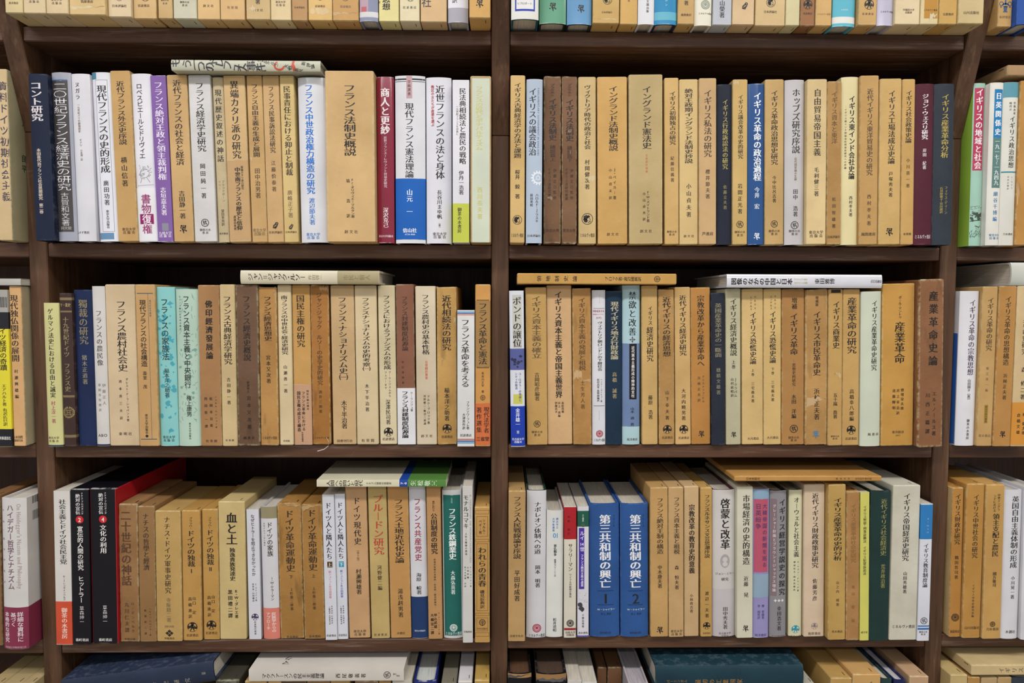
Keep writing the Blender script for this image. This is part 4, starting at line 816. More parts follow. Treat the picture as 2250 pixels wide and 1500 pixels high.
["jacketed_book","ivory jacket with teal head and teal line, third along second shelf, outer right bay","books standing on the second shelf of the outer right bay","j","dbdbd0",[650.5,-27.6,1526.6],-0.519,19.1,205.3,141.7,[["P",205.4,186.4,"5c9cae",0,1],["P",93.7,92.0,"2f8a96",0,1],["T","イギリス政治思想",163.6,97.6,7.0,1.7,"17120f","m","title"],["T","宗教改革",181.5,164.4,3.0,4.0,"4a3826","m","subtitle"],["T","時代の",181.0,169.3,3.0,-1.3,"4a3826","m","subtitle"],["T","C・モリス",88.3,71.0,2.2,3.7,"7d684c","m","author"],["T","平井正樹訳",88.3,70.1,2.2,-1.3,"7d684c","m","author"],["H","刀水書房",14.2,3.0,1.0,"4a3826","m","publisher"]],{}],
["slipcased_book","golden brown slipcase cut by the picture edge, fourth along second shelf, outer right bay","books standing on the second shelf of the outer right bay","s","bf8a3c",[671.2,-28.7,1526.6],-0.546,21.1,207.2,143.0,[["X",87.4,29.6,0.0,0.2,51]],{}],
["slipcased_book","worn tan slipcase lying flat on the outer row, second shelf, outer right bay","","s","b08c60",[699.9,-32.0,1745.3],-90.0,13.3,61.3,150.0,[],{}],
["paperback_book","yellow book with black foot and barcode head, first along third shelf, outer left bay","books standing on the third shelf of the outer left bay","p","e2d51c",[-639.7,-15.5,1262.6],0.292,16.9,202.5,139.7,[["P",202.5,173.9,"a6a49c",0,1],["M","barcode",186.2,17.6,2.8,"17120f"],["P",173.9,152.4,"24262c",0,1],["P",22.9,-0.0,"1f2026",0,1],["T","ドイツ経済の奇蹟",161.5,98.8,8.5,1.1,"17120f","g","title"],["T","エアハルト著",81.6,52.9,5.2,0.7,"3a3a20","m","author"],["T","有沢広巳訳",50.2,27.0,5.2,1.1,"3a3a20","m","author"],["H","時事通信社",11.1,4.4,0.0,"dcdcd4","g","publisher"]],{}],
["slipcased_book","apricot slipcase with khaki side beside the post, second along third shelf, outer left bay","books standing on the third shelf of the outer left bay","s","d8aa6f",[-623.2,-12.9,1262.6],0.292,15.0,207.6,143.2,[["T","現代独仏関係の展開",196.3,110.0,9.3,-1.5,"17120f","m","title"],["T","村瀬興雄編",101.7,60.9,4.5,-1.5,"17120f","m","author"],["H","日本国際",11.9,3.9,-1.9,"4a3826","m","publisher"],["H","問題研究所",7.5,3.3,-1.9,"4a3826","m","publisher"]],{"side":"b3a584"}],
["paperback_book","grey-white book lying flat under the shelf, third shelf, outer left bay","","p","b9b7ae",[-612.2,-16.0,1475.1],-90.0,8.3,51.0,120.0,[],{}],
["jacketed_book","pale lime jacket with red author name beside the post, first along third shelf, left bay","books standing on the third shelf of the left bay","j","d1cd8b",[-576.3,-15.2,1262.6],0.0,19.1,186.0,128.3,[["P",2.1,-1.4,"26355a",0,1],["T","ゲルマン法史における自由と誠実",179.1,63.2,6.7,-0.4,"17120f","m","title"],["T","村上淳一著",59.5,30.7,5.2,-0.4,"ac4464","m","author"],["H","東京大学",11.5,3.3,-1.5,"4a3826","m","publisher"],["H","出 版 会",7.4,3.3,-1.5,"4a3826","m","publisher"]],{}],
["cloth_book","dark brown leathery book with gilt bands and wreath, second along third shelf, left bay","books standing on the third shelf of the left bay","c","4b3733",[-558.7,-13.1,1262.6],0.0,15.1,198.6,137.1,[["P",192.8,189.5,"857350",0,1],["P",176.0,173.8,"857350",0,1],["P",66.6,63.8,"857350",0,1],["P",15.0,11.3,"857350",0,1],["H","ケ・薫史",183.3,4.8,0.0,"b0a070","m","publisher"],["T","十九世紀ドイツ　フランス史",168.1,71.3,7.1,0.0,"93835f","m","title"],["M","wreath",44.3,15.6,0.0,"8f7d50"]],{}],
["cloth_book","navy cloth book with dull gold title, third along third shelf, left bay","books standing on the third shelf of the left bay","c","20305a",[-538.0,-9.5,1262.6],-0.174,24.0,203.0,140.0,[["T","獨裁の研究",190.7,132.1,10.8,0.0,"857a5c","m","title"],["T","猪木正道著",119.2,80.1,6.3,0.0,"8f8870","m","author"]],{}],
["jacketed_book","grey-white jacket on the image of French peasants, fourth along third shelf, left bay","books standing on the third shelf of the left bay","j","d4d1cb",[-516.9,-11.5,1262.6],-0.174,16.1,207.6,143.2,[["T","フランスの農民像",177.4,104.5,7.4,0.0,"55504e","m","title"],["T","伊藤正人",83.2,52.5,4.1,3.7,"8a8580","m","author"],["T","薬師寺哲郎訳",83.2,44.1,3.4,-1.9,"8a8580","m","author"],["H","ABO",14.2,4.8,0.0,"3a3a40","g","publisher"],["P",2.4,-0.8,"26355a",0,1]],{}],
["slipcased_book","wide speckled beige slipcase on French rural society, fifth along third shelf, left bay","books standing on the third shelf of the left bay","s","d2ba94",[-488.9,-10.6,1262.7],-0.272,38.2,209.9,144.8,[["T","フランス農村社会史",189.4,97.1,11.9,0.7,"17120f","m","title"],["T","ダレスト・ド・ラ・シャバンヌ著",89.3,31.8,3.2,5.2,"17120f","m","author"],["T","池本喜三夫訳",89.3,31.8,3.7,-3.4,"17120f","m","author"],["H","東 明 社",15.9,4.3,1.1,"4a3826","m","publisher"]],{}],
["slipcased_book","tan slipcase with blue ruled lines on social structure, sixth along third shelf, left bay","books standing on the third shelf of the left bay","s","c89d61",[-456.2,-12.9,1262.6],-0.18,24.8,210.0,144.9,[["P",199.1,198.1,"3a5a70",0,1],["P",198.1,9.8,"3a5a70",0.64,0.67],["P",9.8,8.8,"3a5a70",0,1],["T","現代フランスの社会構造",190.5,103.9,7.8,-3.3,"17120f","g","title"],["T","現代社会学叢書",190.5,168.4,2.4,6.3,"5a6a70","m","subtitle"],["T","壽里　茂",98.3,75.1,4.8,-3.0,"17120f","m","author"],["T","東京大学出版会",42.5,16.3,3.5,-2.6,"17120f","m","author"],["M","dot",13.5,3.7,-2.6,"17120f"]],{}],
["jacketed_book","teal marbled jacket on French family law, seventh along third shelf, left bay","books standing on the third shelf of the left bay","j","86c9c6",[-431.7,-10.8,1262.6],-0.18,23.3,207.0,142.8,[["M","marble",104.7,186.3,0.0,"3f9fae"],["T","フランスの家族法",192.4,112.1,9.3,-1.1,"16302e","g","title"],["T","稲本洋之助著",101.9,63.7,6.0,-0.4,"16302e","m","author"],["H","東京大学",11.6,3.7,0.0,"16302e","m","publisher"],["H","出 版 会",7.5,3.7,0.0,"16302e","m","publisher"]],{}],
["jacketed_book","pale green engraved jacket on the central bank, eighth along third shelf, left bay","books standing on the third shelf of the left bay","j","b3cebb",[-405.0,-11.0,1262.6],0.0,29.1,204.3,141.0,[["M","engraving",112.2,167.7,0.0,"6f9f90"],["T","フランス資本主義と中央銀行",196.2,75.9,8.2,-0.4,"14201e","g","title"],["T","フランス銀行近代化の歴史",196.2,151.0,2.4,-8.6,"2a4a44","m","subtitle"],["T","権上康男",66.6,38.5,6.3,0.7,"14201e","g","author"],["T","東京大学出版会",31.0,8.5,2.6,1.1,"14201e","m","author"]],{}],
["slipcased_book","brown slipcase with widely spaced title characters, ninth along third shelf, left bay","books standing on the third shelf of the left bay","s","a87b49",[-376.0,-11.9,1262.6],0.0,27.4,209.6,144.6,[["T","佛印經濟發展論",190.7,113.2,8.6,0.0,"17120f","b","title"],["T","シャルル・ロビション著",66.7,22.8,2.2,6.7,"17120f","m","author"],["T","松岡孝兒著",66.7,22.8,3.7,0.4,"17120f","m","author"],["T","西田悳一譯",66.7,21.8,3.7,-6.3,"17120f","m","author"],["H","有 斐 閣",6.8,3.7,0.0,"4a3826","m","publisher"]],{}],
["slipcased_book","light tan slipcase on French classical economics, tenth along third shelf, left bay","books standing on the third shelf of the left bay","s","d2b986",[-351.9,-12.8,1262.6],0.0,19.1,210.4,145.2,[["T","フランス古典経済学研究",195.8,106.9,10.0,0.0,"17120f","m","title"],["T","吉田静一著",91.1,53.8,4.6,0.0,"17120f","m","author"],["H","有 斐 閣",7.9,2.8,0.0,"4a3826","m","publisher"]],{}],
["slipcased_book","dark brown slipcase with almost black title, eleventh along third shelf, left bay","books standing on the third shelf of the left bay","s","6c4d34",[-327.5,-11.1,1262.6],0.0,28.6,210.5,145.2,[["T","フランス經濟史槪說",196.4,111.4,9.3,-0.4,"20140e","m","title"],["T","經濟學士",85.4,69.5,3.4,0.0,"2a1a14","m","subtitle"],["T","宮本又次著",67.7,20.8,5.2,0.7,"20140e","m","author"],["H","國 書 社",10.9,3.7,0.0,"20140e","m","publisher"]],{"worn":1}],
["slipcased_book","worn golden brown slipcase with torn right corner, twelfth along third shelf, left bay","books standing on the third shelf of the left bay","s","bc8b46",[-301.4,-9.1,1262.6],0.0,22.6,208.1,143.6,[["T","フランス經濟思想史",195.6,137.4,9.7,0.0,"17120f","m","title"],["T","宮本又次著",119.7,81.5,5.6,0.0,"17120f","m","author"],["H","ミネルヴァ書房",10.5,4.1,0.0,"4a3826","m","publisher"],["X",207.6,171.6,0.86,1,61]],{"worn":1}],
["slipcased_book","cream slipcase on medieval southern France, thirteenth along third shelf, left bay","books standing on the third shelf of the left bay","s","d8c59a",[-280.4,-5.9,1262.6],-0.116,17.6,210.4,145.2,[["T","南フランスの中世社会・経済史研究",196.7,119.5,8.2,0.0,"17120f","m","title"],["T","山瀬善一著",107.4,68.0,4.7,0.0,"17120f","m","author"],["H","有斐閣",5.7,2.6,0.0,"4a3826","m","publisher"]],{}],
["slipcased_book","tan slipcase with pinkish brown band on popular sovereignty, fourteenth along third shelf, left bay","books standing on the third shelf of the left bay","s","c8984e",[-259.2,-3.4,1262.6],-0.18,23.3,210.4,145.2,[["T","国民主権の研究",197.7,129.1,10.1,-0.8,"17120f","m","title"],["B",80.3,-1.9,"c59a77",[["T","国民主権の構造",73.3,45.9,2.8,6.8,"17120f","m","subtitle"],["T","フランス革命における",71.4,18.5,4.1,1.1,"17120f","b","title"],["T","国民主権の成立と構造",71.4,17.5,4.5,-4.9,"17120f","b","title"],["T","杉原泰雄著",17.5,3.8,2.3,-0.8,"17120f","m","author"]]]],{}],
["slipcased_book","deep amber cracked slipcase with thin title, fifteenth along third shelf, left bay","books standing on the third shelf of the left bay","s","af752b",[-234.9,-3.4,1262.7],-0.269,23.5,210.4,145.1,[["T","ジャン・ジャック　ルソーの史学史的研究",200.6,79.0,6.8,-0.8,"4a3014","m","title"],["T","酒井三郎著",73.4,41.2,4.1,-0.8,"4a3014","m","author"],["H","ミネルヴァ書房",9.4,2.6,0.0,"4a3014","m","publisher"],["X",209.9,201.5,0.5,1,64]],{"worn":1,"ribbon":1}],
["slipcased_book","wide tan slipcase on French nationalism, sixteenth along third shelf, left bay","books standing on the third shelf of the left bay","s","ceac7a",[-205.0,-1.7,1262.7],-0.474,30.6,210.2,145.0,[["T","フランス・ナショナリズム史㈠",195.1,85.5,10.9,0.0,"17120f","m","title"],["T","木下半治著",59.0,21.0,7.2,0.0,"17120f","m","author"],["H","国書刊行会",4.9,3.8,0.0,"4a3826","m","publisher"]],{}],
["slipcased_book","cream slipcase on history of nationalism with frayed foot, seventeenth along third shelf, left bay","books standing on the third shelf of the left bay","s","d8c399",[-174.5,-2.0,1262.7],-0.474,28.4,210.2,145.1,[["T","フランスナショナリズムの史的考察㈠",194.3,97.8,9.8,0.0,"17120f","m","title"],["T","木下半治著",81.8,43.0,5.1,0.0,"17120f","m","author"],["H","有 斐 閣",5.5,4.3,0.0,"4a3826","m","publisher"],["X",1.1,-3.7,0.6,1,66]],{}],
["slipcased_book","ivory slipcase with black disc emblem on French fascism, eighteenth along third shelf, left bay","books standing on the third shelf of the left bay","s","d7c8a1",[-147.3,-0.9,1262.7],-0.504,22.3,210.3,145.1,[["T","フランスにおけるファシズムの形成",197.6,99.6,9.0,0.0,"17120f","m","title"],["T","ブーランジスムから",97.8,62.8,3.0,2.6,"17120f","m","subtitle"],["T","フェソーまで",97.8,73.2,3.0,-2.6,"17120f","m","subtitle"],["T","深澤民司著",59.9,26.6,6.0,0.0,"17120f","m","author"],["M","sower",16.5,12.1,0.0,"17120f"],["H","岩波書店",7.2,3.8,0.0,"4a3826","m","publisher"]],{}],
["slipcased_book","reddish brown slipcase with white brush-lettered band, nineteenth along third shelf, left bay","books standing on the third shelf of the left bay","s","84543a",[-123.2,-1.7,1262.7],-0.474,23.6,211.8,146.1,[["T","フランス封建制度起源論",196.4,124.3,7.9,-0.4,"3a2018","m","title"],["T","明比達朗譯",113.0,79.0,2.6,-3.8,"3a2018","m","author"],["B",75.2,-0.8,"e2e1e4",[["T","フランス封建制度起源論",71.4,8.7,8.3,-1.5,"17120f","b","title"],["T","クーランジュ著",70.5,43.9,3.2,7.2,"17120f","m","author"]]]],{}],
["slipcased_book","beige slipcase with small red subtitle on French rural history, twentieth along third shelf, left bay","books standing on the third shelf of the left bay","s","d4c5a7",[-96.4,-3.1,1262.7],-0.412,26.4,209.4,144.5,[["T","フランス農村史の基本性格",198.7,119.7,9.4,0.0,"17120f","m","title"],["T","名著翻訳叢書",112.2,86.8,3.6,0.4,"cc6a56","m","subtitle"],["T","マルク・ブロック著",66.9,27.1,3.4,2.6,"17120f","m","author"],["T","河野健二・飯沼二郎譯",66.9,26.1,3.0,-2.3,"17120f","m","author"],["H","創 文 社",11.8,3.9,0.0,"4a3826","m","publisher"]],{}],
["slipcased_book","torn tan slipcase with disc emblem on inheritance law, twenty-first along third shelf, left bay","books standing on the third shelf of the left bay","s","c5994f",[-69.7,-2.4,1262.6],-0.153,25.7,209.2,144.3,[["T","近代相続法の研究",197.9,125.0,11.3,0.0,"17120f","m","title"],["T","稲本洋之助著",76.3,31.7,6.4,0.0,"17120f","m","author"],["M","sower",21.6,12.0,0.0,"17120f"],["H","岩波書店",10.8,3.4,0.0,"4a3826","m","publisher"],["X",116.0,110.3,0.2,0.45,69],["X",170.4,161.0,0.85,1,70]],{"worn":1}],
["paperback_book","short white paperback with coloured end stripes, twenty-second along third shelf, left bay","books standing on the third shelf of the left bay","p","dadad8",[-44.3,-13.2,1262.6],0.0,22.2,178.4,123.1,[["P",176.6,175.3,"4aa0d0",0,1],["P",174.8,173.6,"2a4a9a",0,1],["P",172.9,171.8,"cc6a4a",0,1],["P",10.1,8.6,"cc6a4a",0,1],["P",7.8,6.3,"2a4a9a",0,1],["P",5.6,4.0,"4aa0d0",0,1],["T","フランス革命を考える",167.0,77.7,10.4,-0.7,"17120f","m","title"],["T","フランソワ・フュレ著",59.9,22.3,3.7,2.6,"17120f","m","author"],["T","大津真作訳",44.0,22.3,3.7,-2.6,"17120f","m","author"],["H","岩波書店",14.8,3.5,0.0,"4a3826","m","publisher"]],{}],
["slipcased_book","orange tan slipcase with orange band by centre post, twenty-third along third shelf, left bay","books standing on the third shelf of the left bay","s","d19747",[-22.2,-13.9,1262.6],0.0,19.7,211.8,146.2,[["P",192.0,190.7,"7a5a30",0,1],["P",190.7,104.9,"a67f46",0,1],["P",104.9,103.0,"7a5a30",0,1],["T","フランス革命と憲法",188.3,107.7,10.8,0.0,"17120f","m","title"],["T","長谷川正安　著",98.4,70.4,3.2,0.0,"17120f","m","author"],["M","emblem",64.4,7.4,0.0,"4a3320"],["B",57.2,1.9,"d06c36",[["T","現代法学者",52.6,17.8,6.7,4.8,"17120f","m","title"],["T","著作選集",52.6,17.8,6.7,-4.8,"17120f","m","title"],["H","三省堂",10.2,5.6,0.0,"17120f","b","publisher"]]]],{}],
["jacketed_book","cream book lying flat with beige lower jacket, third shelf, left bay","","j","d6ceb2",[-155.5,-16.0,1482.5],-90.0,17.3,177.6,130.0,[["P",53.7,0.0,"a89c74",0,1],["T","ジャン＝ジャック・ルソー",167.9,94.7,9.5,0.0,"17120f","m","title"],["T","作田啓一",91.1,71.9,6.2,0.0,"9a8c6a","m","author"],["T","市民と個人",46.4,11.8,6.6,0.0,"8a7c54","m","author"]],{}],
["jacketed_book","white jacket with photo panel and royal blue foot, first along third shelf, right bay","books standing on the third shelf of the right bay","j","dadde5",[24.2,-15.5,1262.7],-0.867,18.6,203.7,140.5,[["P",198.2,129.3,"c6c5bb",0.2,0.85],["P",128.7,100.8,"5a62a0",0,1],["M","photo",114.8,22.2,0.0,"22264a"],["P",69.1,56.4,"cccb58",0.2,0.85],["P",53.4,0.7,"183cac",0,1],["T","ポンドの譲位",195.8,130.6,10.7,0.4,"17120f","m","title"],["T","ユーロダラーの発展と",97.7,59.4,3.3,3.3,"26307a","m","subtitle"],["T","シティの復活",97.7,75.3,3.3,-1.5,"26307a","m","subtitle"],["T","金井雄一",50.9,26.5,5.6,0.0,"e6e8f2","m","author"],["T","［著］",22.8,15.8,3.3,0.0,"e6e8f2","m","subtitle"],["H","名古屋大学",10.0,3.2,0.0,"e6e8f2","m","publisher"],["H","出版会",6.4,3.2,0.0,"e6e8f2","m","publisher"]],{}],
["slipcased_book","tan slipcase with faded title on establishing capitalism, second along third shelf, right bay","books standing on the third shelf of the right bay","s","c69d56",[49.9,-4.9,1262.8],-0.867,27.3,208.4,143.8,[["T","イギリス資本主義の確立",197.3,114.9,12.0,0.4,"5e4a2c","m","title"],["T","吉岡昭彦編著",96.6,58.8,6.0,0.4,"4a3826","m","author"],["M","ringo",28.1,9.0,0.0,"17120f"],["H","御茶の水",17.4,3.4,0.0,"4a3826","m","publisher"],["H","書　房",13.4,3.4,0.0,"4a3826","m","publisher"]],{}],
["slipcased_book","wide buff slipcase with bold title on the imperial world, third along third shelf, right bay","books standing on the third shelf of the right bay","s","d2aa77",[80.5,-1.0,1262.8],-0.867,32.8,211.2,145.8,[["T","イギリス資本主義と帝国主義世界",203.6,62.1,9.0,-1.1,"17120f","b","title"],["T","桑原莞爾",57.4,42.1,3.2,3.8,"17120f","m","author"],["T","井上　巽編",57.4,36.4,3.2,-0.8,"17120f","m","author"],["T","伊藤昌太",57.4,42.1,3.2,-4.9,"17120f","m","author"]],{}],
["slipcased_book","cracked brown slipcase with torn title on taxation, fourth along third shelf, right bay","books standing on the third shelf of the right bay","s","b78643",[110.0,-3.2,1262.8],-0.867,24.4,208.0,143.5,[["T","イギリス資本主義の発展と租税",195.3,99.1,9.0,0.4,"573d1e","m","title"],["T","土生芳人著",86.2,47.3,5.6,0.8,"573d1e","m","author"],["X",102.3,85.2,0.0,0.5,72],["X",88.1,81.4,0.2,0.98,73]],{"worn":1}],
["jacketed_book","white jacket with crimson round seal on London underclass, fifth along third shelf, right bay","books standing on the third shelf of the right bay","j","d9d9de",[132.1,-1.9,1262.7],-0.68,17.5,205.1,141.5,[["P",199.5,187.0,"8a8a90",0.54,0.57],["P",181.5,180.6,"9a9aa0",0.1,0.95],["H","MINERVA",177.6,3.8,0.0,"a02a4a","m","publisher"],["H","西洋史ライブラリー",173.3,1.7,0.0,"a02a4a","m","publisher"],["H","(64)",169.0,3.2,0.0,"a02a4a","m","publisher"],["T","ヴィクトリア朝ロンドンの下層社会",163.9,98.4,6.2,1.5,"17120f","m","title"],["T","ヘンリー・メイヒュー著",88.3,56.6,2.4,3.4,"17120f","m","author"],["T","松村昌家・新野緑編訳",88.3,57.5,3.0,-0.8,"17120f","m","author"],["P",52.6,51.4,"9a9aa0",0.1,0.95],["P",45.2,32.7,"8a8a90",0.5,0.53],["M","rose",14.6,9.4,0.9,"a82a3e"],["H","ミネルヴァ書房",6.0,4.1,0.9,"17120f","m","publisher"]],{}],
["cloth_book","dark teal-navy cloth book with gold title, sixth along third shelf, right bay","books standing on the third shelf of the right bay","c","1d3850",[152.1,-2.4,1262.7],-0.68,21.0,204.0,140.8,[["T","現代イギリス地方行財政論",190.2,113.6,9.8,0.8,"b3aa8c","b","title"],["T","高橋　誠著",97.5,61.4,5.6,0.8,"a89a70","m","author"]],{}],
["jacketed_book","pale blue jacket with black label box, seventh along third shelf, right bay","books standing on the third shelf of the right bay","j","a8c8cf",[175.3,-1.1,1262.7],-0.68,23.2,211.5,145.9,[["P",135.0,24.0,"6c84ac",0,1],["T","禁欲と改善",204.0,144.8,9.8,1.5,"17120f","m","title"],["M","flower",140.0,8.7,1.5,"5a4a50"],["P",134.4,60.4,"1c1a1e",0.38,0.82],["T","近代資本主義形成の精神的支柱",131.5,62.8,4.1,2.3,"e8e8ea","g","title"],["T","山本　通　著",50.2,25.0,4.9,1.5,"17120f","m","author"],["H","晃洋書房",6.8,3.4,1.5,"4a3826","m","publisher"]],{}],
["slipcased_book","tan slipcase on English economic history research, eighth along third shelf, right bay","books standing on the third shelf of the right bay","s","cfaa65",[200.2,-2.6,1262.8],-1.011,20.7,211.4,145.9,[["T","イギリス",184.4,159.0,5.6,0.8,"17120f","m","title"],["T","経済史研究",157.1,110.9,8.6,0.4,"17120f","m","title"],["T","藤原　浩著",66.3,33.9,5.6,0.8,"17120f","m","author"],["X",52.0,47.2,0.0,0.2,75]],{}],
["slipcased_book","worn tan slipcase with disc emblem on economic thought, ninth along third shelf, right bay","books standing on the third shelf of the right bay","s","c29553",[222.6,-2.8,1262.8],-1.148,20.7,206.9,142.8,[["T","近代イギリスの経済思想",196.7,117.6,10.2,0.4,"17120f","m","title"],["T","山下幸夫著",74.0,32.0,4.9,0.8,"17120f","m","author"],["M","sower",20.5,11.7,0.8,"17120f"],["H","岩波書店",9.6,3.4,0.8,"4a3826","m","publisher"]],{"worn":1}],
["slipcased_book","tan slipcase with disc emblem on modern economic history, tenth along third shelf, right bay","books standing on the third shelf of the right bay","s","d1aa69",[244.8,-2.0,1262.8],-1.324,20.7,209.4,144.5,[["T","近代イギリス経済史研究",199.0,118.9,9.0,0.4,"17120f","m","title"],["T","大河内暁男著",75.8,31.9,5.3,0.8,"17120f","m","author"],["M","sower",20.4,11.7,0.8,"17120f"],["H","岩波書店",9.1,3.4,0.8,"4a3826","m","publisher"]],{}],
["slipcased_book","amber slipcase on religious reform to industrial revolution, eleventh along third shelf, right bay","books standing on the third shelf of the right bay","s","bc8337",[268.9,-0.6,1262.9],-1.324,25.7,209.0,144.2,[["T","宗教改革から産業革命へ",198.7,104.2,9.4,0.4,"17120f","m","title"],["T","クリストファ・ヒル",92.8,55.6,3.0,3.4,"4a3826","m","author"],["T","浜林正夫訳",92.8,55.6,3.8,-2.3,"4a3826","m","author"],["M","blot",14.0,9.0,0.8,"17120f"]],{}],
["cloth_book","charcoal navy cloth book with tarnished title, twelfth along third shelf, right bay","books standing on the third shelf of the right bay","c","2a313f",[291.4,-5.0,1262.8],-1.385,17.9,201.9,139.3,[["T","英國産業革命史の一斷面",188.5,117.0,8.6,0.0,"857d66","m","title"],["T","穗積文雄著",103.8,66.8,5.3,0.0,"857d66","m","author"]],{}],
["slipcased_book","grey-green slipcase on outline of economic history, thirteenth along third shelf, right bay","books standing on the third shelf of the right bay","s","bcb795",[311.7,-3.2,1262.8],-1.385,19.8,207.7,143.3,[["T","イギリス経済史概説",195.1,118.8,8.6,0.4,"17120f","m","title"],["T","上巻",113.5,101.3,4.9,0.4,"17120f","m","subtitle"],["T","J・クラパム",90.3,63.7,3.8,3.0,"17120f","m","author"],["T","山村延昭訳",90.3,63.7,3.8,-1.5,"17120f","m","author"],["M","blot",13.6,7.9,0.4,"17120f"]],{}],
["slipcased_book","light tan slipcase on crisis history, first volume, fourteenth along third shelf, right bay","books standing on the third shelf of the right bay","s","d8b777",[337.9,-1.7,1262.9],-1.385,28.2,207.5,143.1,[["T","イギリス恐慌史論",177.3,107.4,8.3,0.8,"17120f","m","title"],["T","マルクス",199.0,179.2,2.8,3.4,"17120f","m","subtitle"],["T","エンゲルス",198.0,178.8,2.8,-1.9,"17120f","m","subtitle"],["T","上巻",102.0,91.2,3.8,0.4,"17120f","m","subtitle"],["T","三宅義夫著",84.5,55.9,4.1,0.4,"17120f","m","author"],["H","大月書店",8.0,3.6,0.8,"4a3826","m","publisher"]],{}],
["slipcased_book","light tan slipcase on crisis history, second volume, fifteenth along third shelf, right bay","books standing on the third shelf of the right bay","s","d5b470",[364.1,-2.9,1262.9],-1.385,23.2,207.6,143.2,[["T","イギリス恐慌史論",178.4,109.0,8.3,0.4,"17120f","m","title"],["T","マルクス",200.0,180.3,2.8,3.4,"17120f","m","subtitle"],["T","エンゲルス",199.0,179.9,2.8,-1.9,"17120f","m","subtitle"],["T","下巻",104.1,93.3,3.8,0.4,"17120f","m","subtitle"],["T","三宅義夫著",86.6,57.6,4.1,0.4,"17120f","m","author"],["H","大月書店",9.6,3.6,0.4,"4a3826","m","publisher"]],{}],
["slipcased_book","brown slipcase with round emblem on enlarged revolution study, sixteenth along third shelf, right bay","books standing on the third shelf of the right bay","s","af7e3f",[391.2,-3.9,1263.0],-1.385,29.8,207.4,143.1,[["T","増補",196.3,180.4,6.8,1.5,"17120f","m","subtitle"],["T","イギリス革命",175.7,120.0,10.1,1.1,"17120f","m","title"],["T","─思想史的研究─",114.3,73.4,4.5,1.1,"3a2814","m","subtitle"],["T","水田　洋編",67.7,35.3,6.0,1.1,"17120f","m","author"],["M","ringo",21.5,10.9,1.1,"17120f"],["H","御茶の水",9.8,3.4,1.1,"4a3826","m","publisher"],["H","書　房",6.1,3.4,1.1,"4a3826","m","publisher"]],{}],
["slipcased_book","torn tan slipcase with blue splotched emblem, seventeenth along third shelf, right bay","books standing on the third shelf of the right bay","s","bc8f4f",[421.2,-6.2,1262.9],-1.368,29.2,207.4,143.1,[["T","増補版",198.3,184.8,3.9,0.4,"4a3826","m","subtitle"],["T","イギリス市民革命史",178.6,92.8,9.7,0.7,"17120f","m","title"],["T","浜林正夫著",76.6,33.8,7.1,0.7,"17120f","m","author"],["M","blot",15.0,9.7,0.0,"4f86b0"],["X",67.1,48.1,0.05,0.95,81]],{"worn":1}],
["slipcased_book","tan slipcase with open torn top on commercial history, eighteenth along third shelf, right bay","books standing on the third shelf of the right bay","s","c69d57",[445.7,-8.1,1262.8],-1.368,18.5,207.7,143.3,[["P",206.7,202.5,"2a1d10",0.15,0.85],["T","イギリス商業史",191.8,128.9,9.0,0.7,"17120f","m","title"],["T","五十嵐　喬著",70.3,36.0,5.2,0.0,"17120f","m","author"],["H","御茶の水",12.5,2.6,0.0,"4a3826","m","publisher"],["H","書　房",9.3,2.6,0.0,"4a3826","m","publisher"],["X",98.7,87.3,0.4,0.9,83]],{}],
["slipcased_book","tan slipcase with bold title on industrial revolution research, nineteenth along third shelf, right bay","books standing on the third shelf of the right bay","s","c89f59",[466.7,-7.7,1262.9],-1.34,22.2,207.6,143.3,[["T","産業革命の研究",196.9,122.3,12.0,0.7,"17120f","m","title"],["T","高橋幸八郎編",75.9,32.2,5.6,1.1,"17120f","m","author"],["M","sower",20.7,12.0,0.7,"17120f"],["H","岩波書店",9.2,3.6,0.7,"4a3826","m","publisher"]],{}],
["jacketed_book","pale mint jacket on history of the industrial revolution, twentieth along third shelf, right bay","books standing on the third shelf of the right bay","j","cdd4be",[491.4,-12.4,1262.9],-1.34,26.2,204.4,141.0,[["T","イギリス産業革命史研究",192.9,100.2,7.4,3.3,"17120f","m","title"],["H","風 書 房",15.9,3.9,3.3,"4a3826","m","publisher"]],{}],
["slipcased_book","wide golden slipcase on the industrial revolution, twenty-first along third shelf, right bay","books standing on the third shelf of the right bay","s","c8953e",[527.3,-10.6,1263.1],-1.34,42.9,214.7,148.2,[["T","ポール・マントゥ",198.6,168.7,4.1,1.9,"17120f","m","subtitle"],["T","産業革命",165.0,109.5,13.4,2.2,"17120f","m","title"],["T","徳増栄太郎",77.4,47.0,4.1,6.3,"17120f","m","author"],["T","井上幸治",77.4,47.0,4.1,0.7,"17120f","m","author"],["T","遠藤輝明",77.4,47.0,4.1,-4.8,"17120f","m","author"],["T","訳",46.4,41.3,4.1,0.7,"17120f","m","author"],["H","東洋経済",18.4,3.7,1.1,"4a3826","m","publisher"],["H","3057",14.0,2.6,1.1,"4a3826","m","publisher"]],{}],
["slipcased_book","thick reddish brown slipcase beside the post, twenty-second along third shelf, right bay","books standing on the third shelf of the right bay","s","8f5f39",[566.2,-19.3,1263.0],-1.534,32.4,220.4,152.1,[["T","産業革命史論",207.0,105.7,11.4,2.6,"20140e","b","title"],["T","エル・ノールス著",74.8,14.4,5.2,4.8,"20140e","m","author"],["T","川西正鑑譯",74.8,15.4,5.5,-3.7,"2a1a14","m","author"]],{"worn":1}],
["slipcased_book","golden slipcase lying flat across the English row, third shelf, right bay","","s","c99a48",[228.6,-16.0,1482.0],-90.0,13.9,206.5,140.0,[["T","領　地　制　史　論",181.0,129.2,7.0,0.0,"3a2a14","m","title"],["T","ブロック著・渡辺國廣訳",92.8,46.0,5.5,0.0,"3a2a14","m","author"],["M","emblem",25.3,8.5,0.0,"4a3320"]],{}],
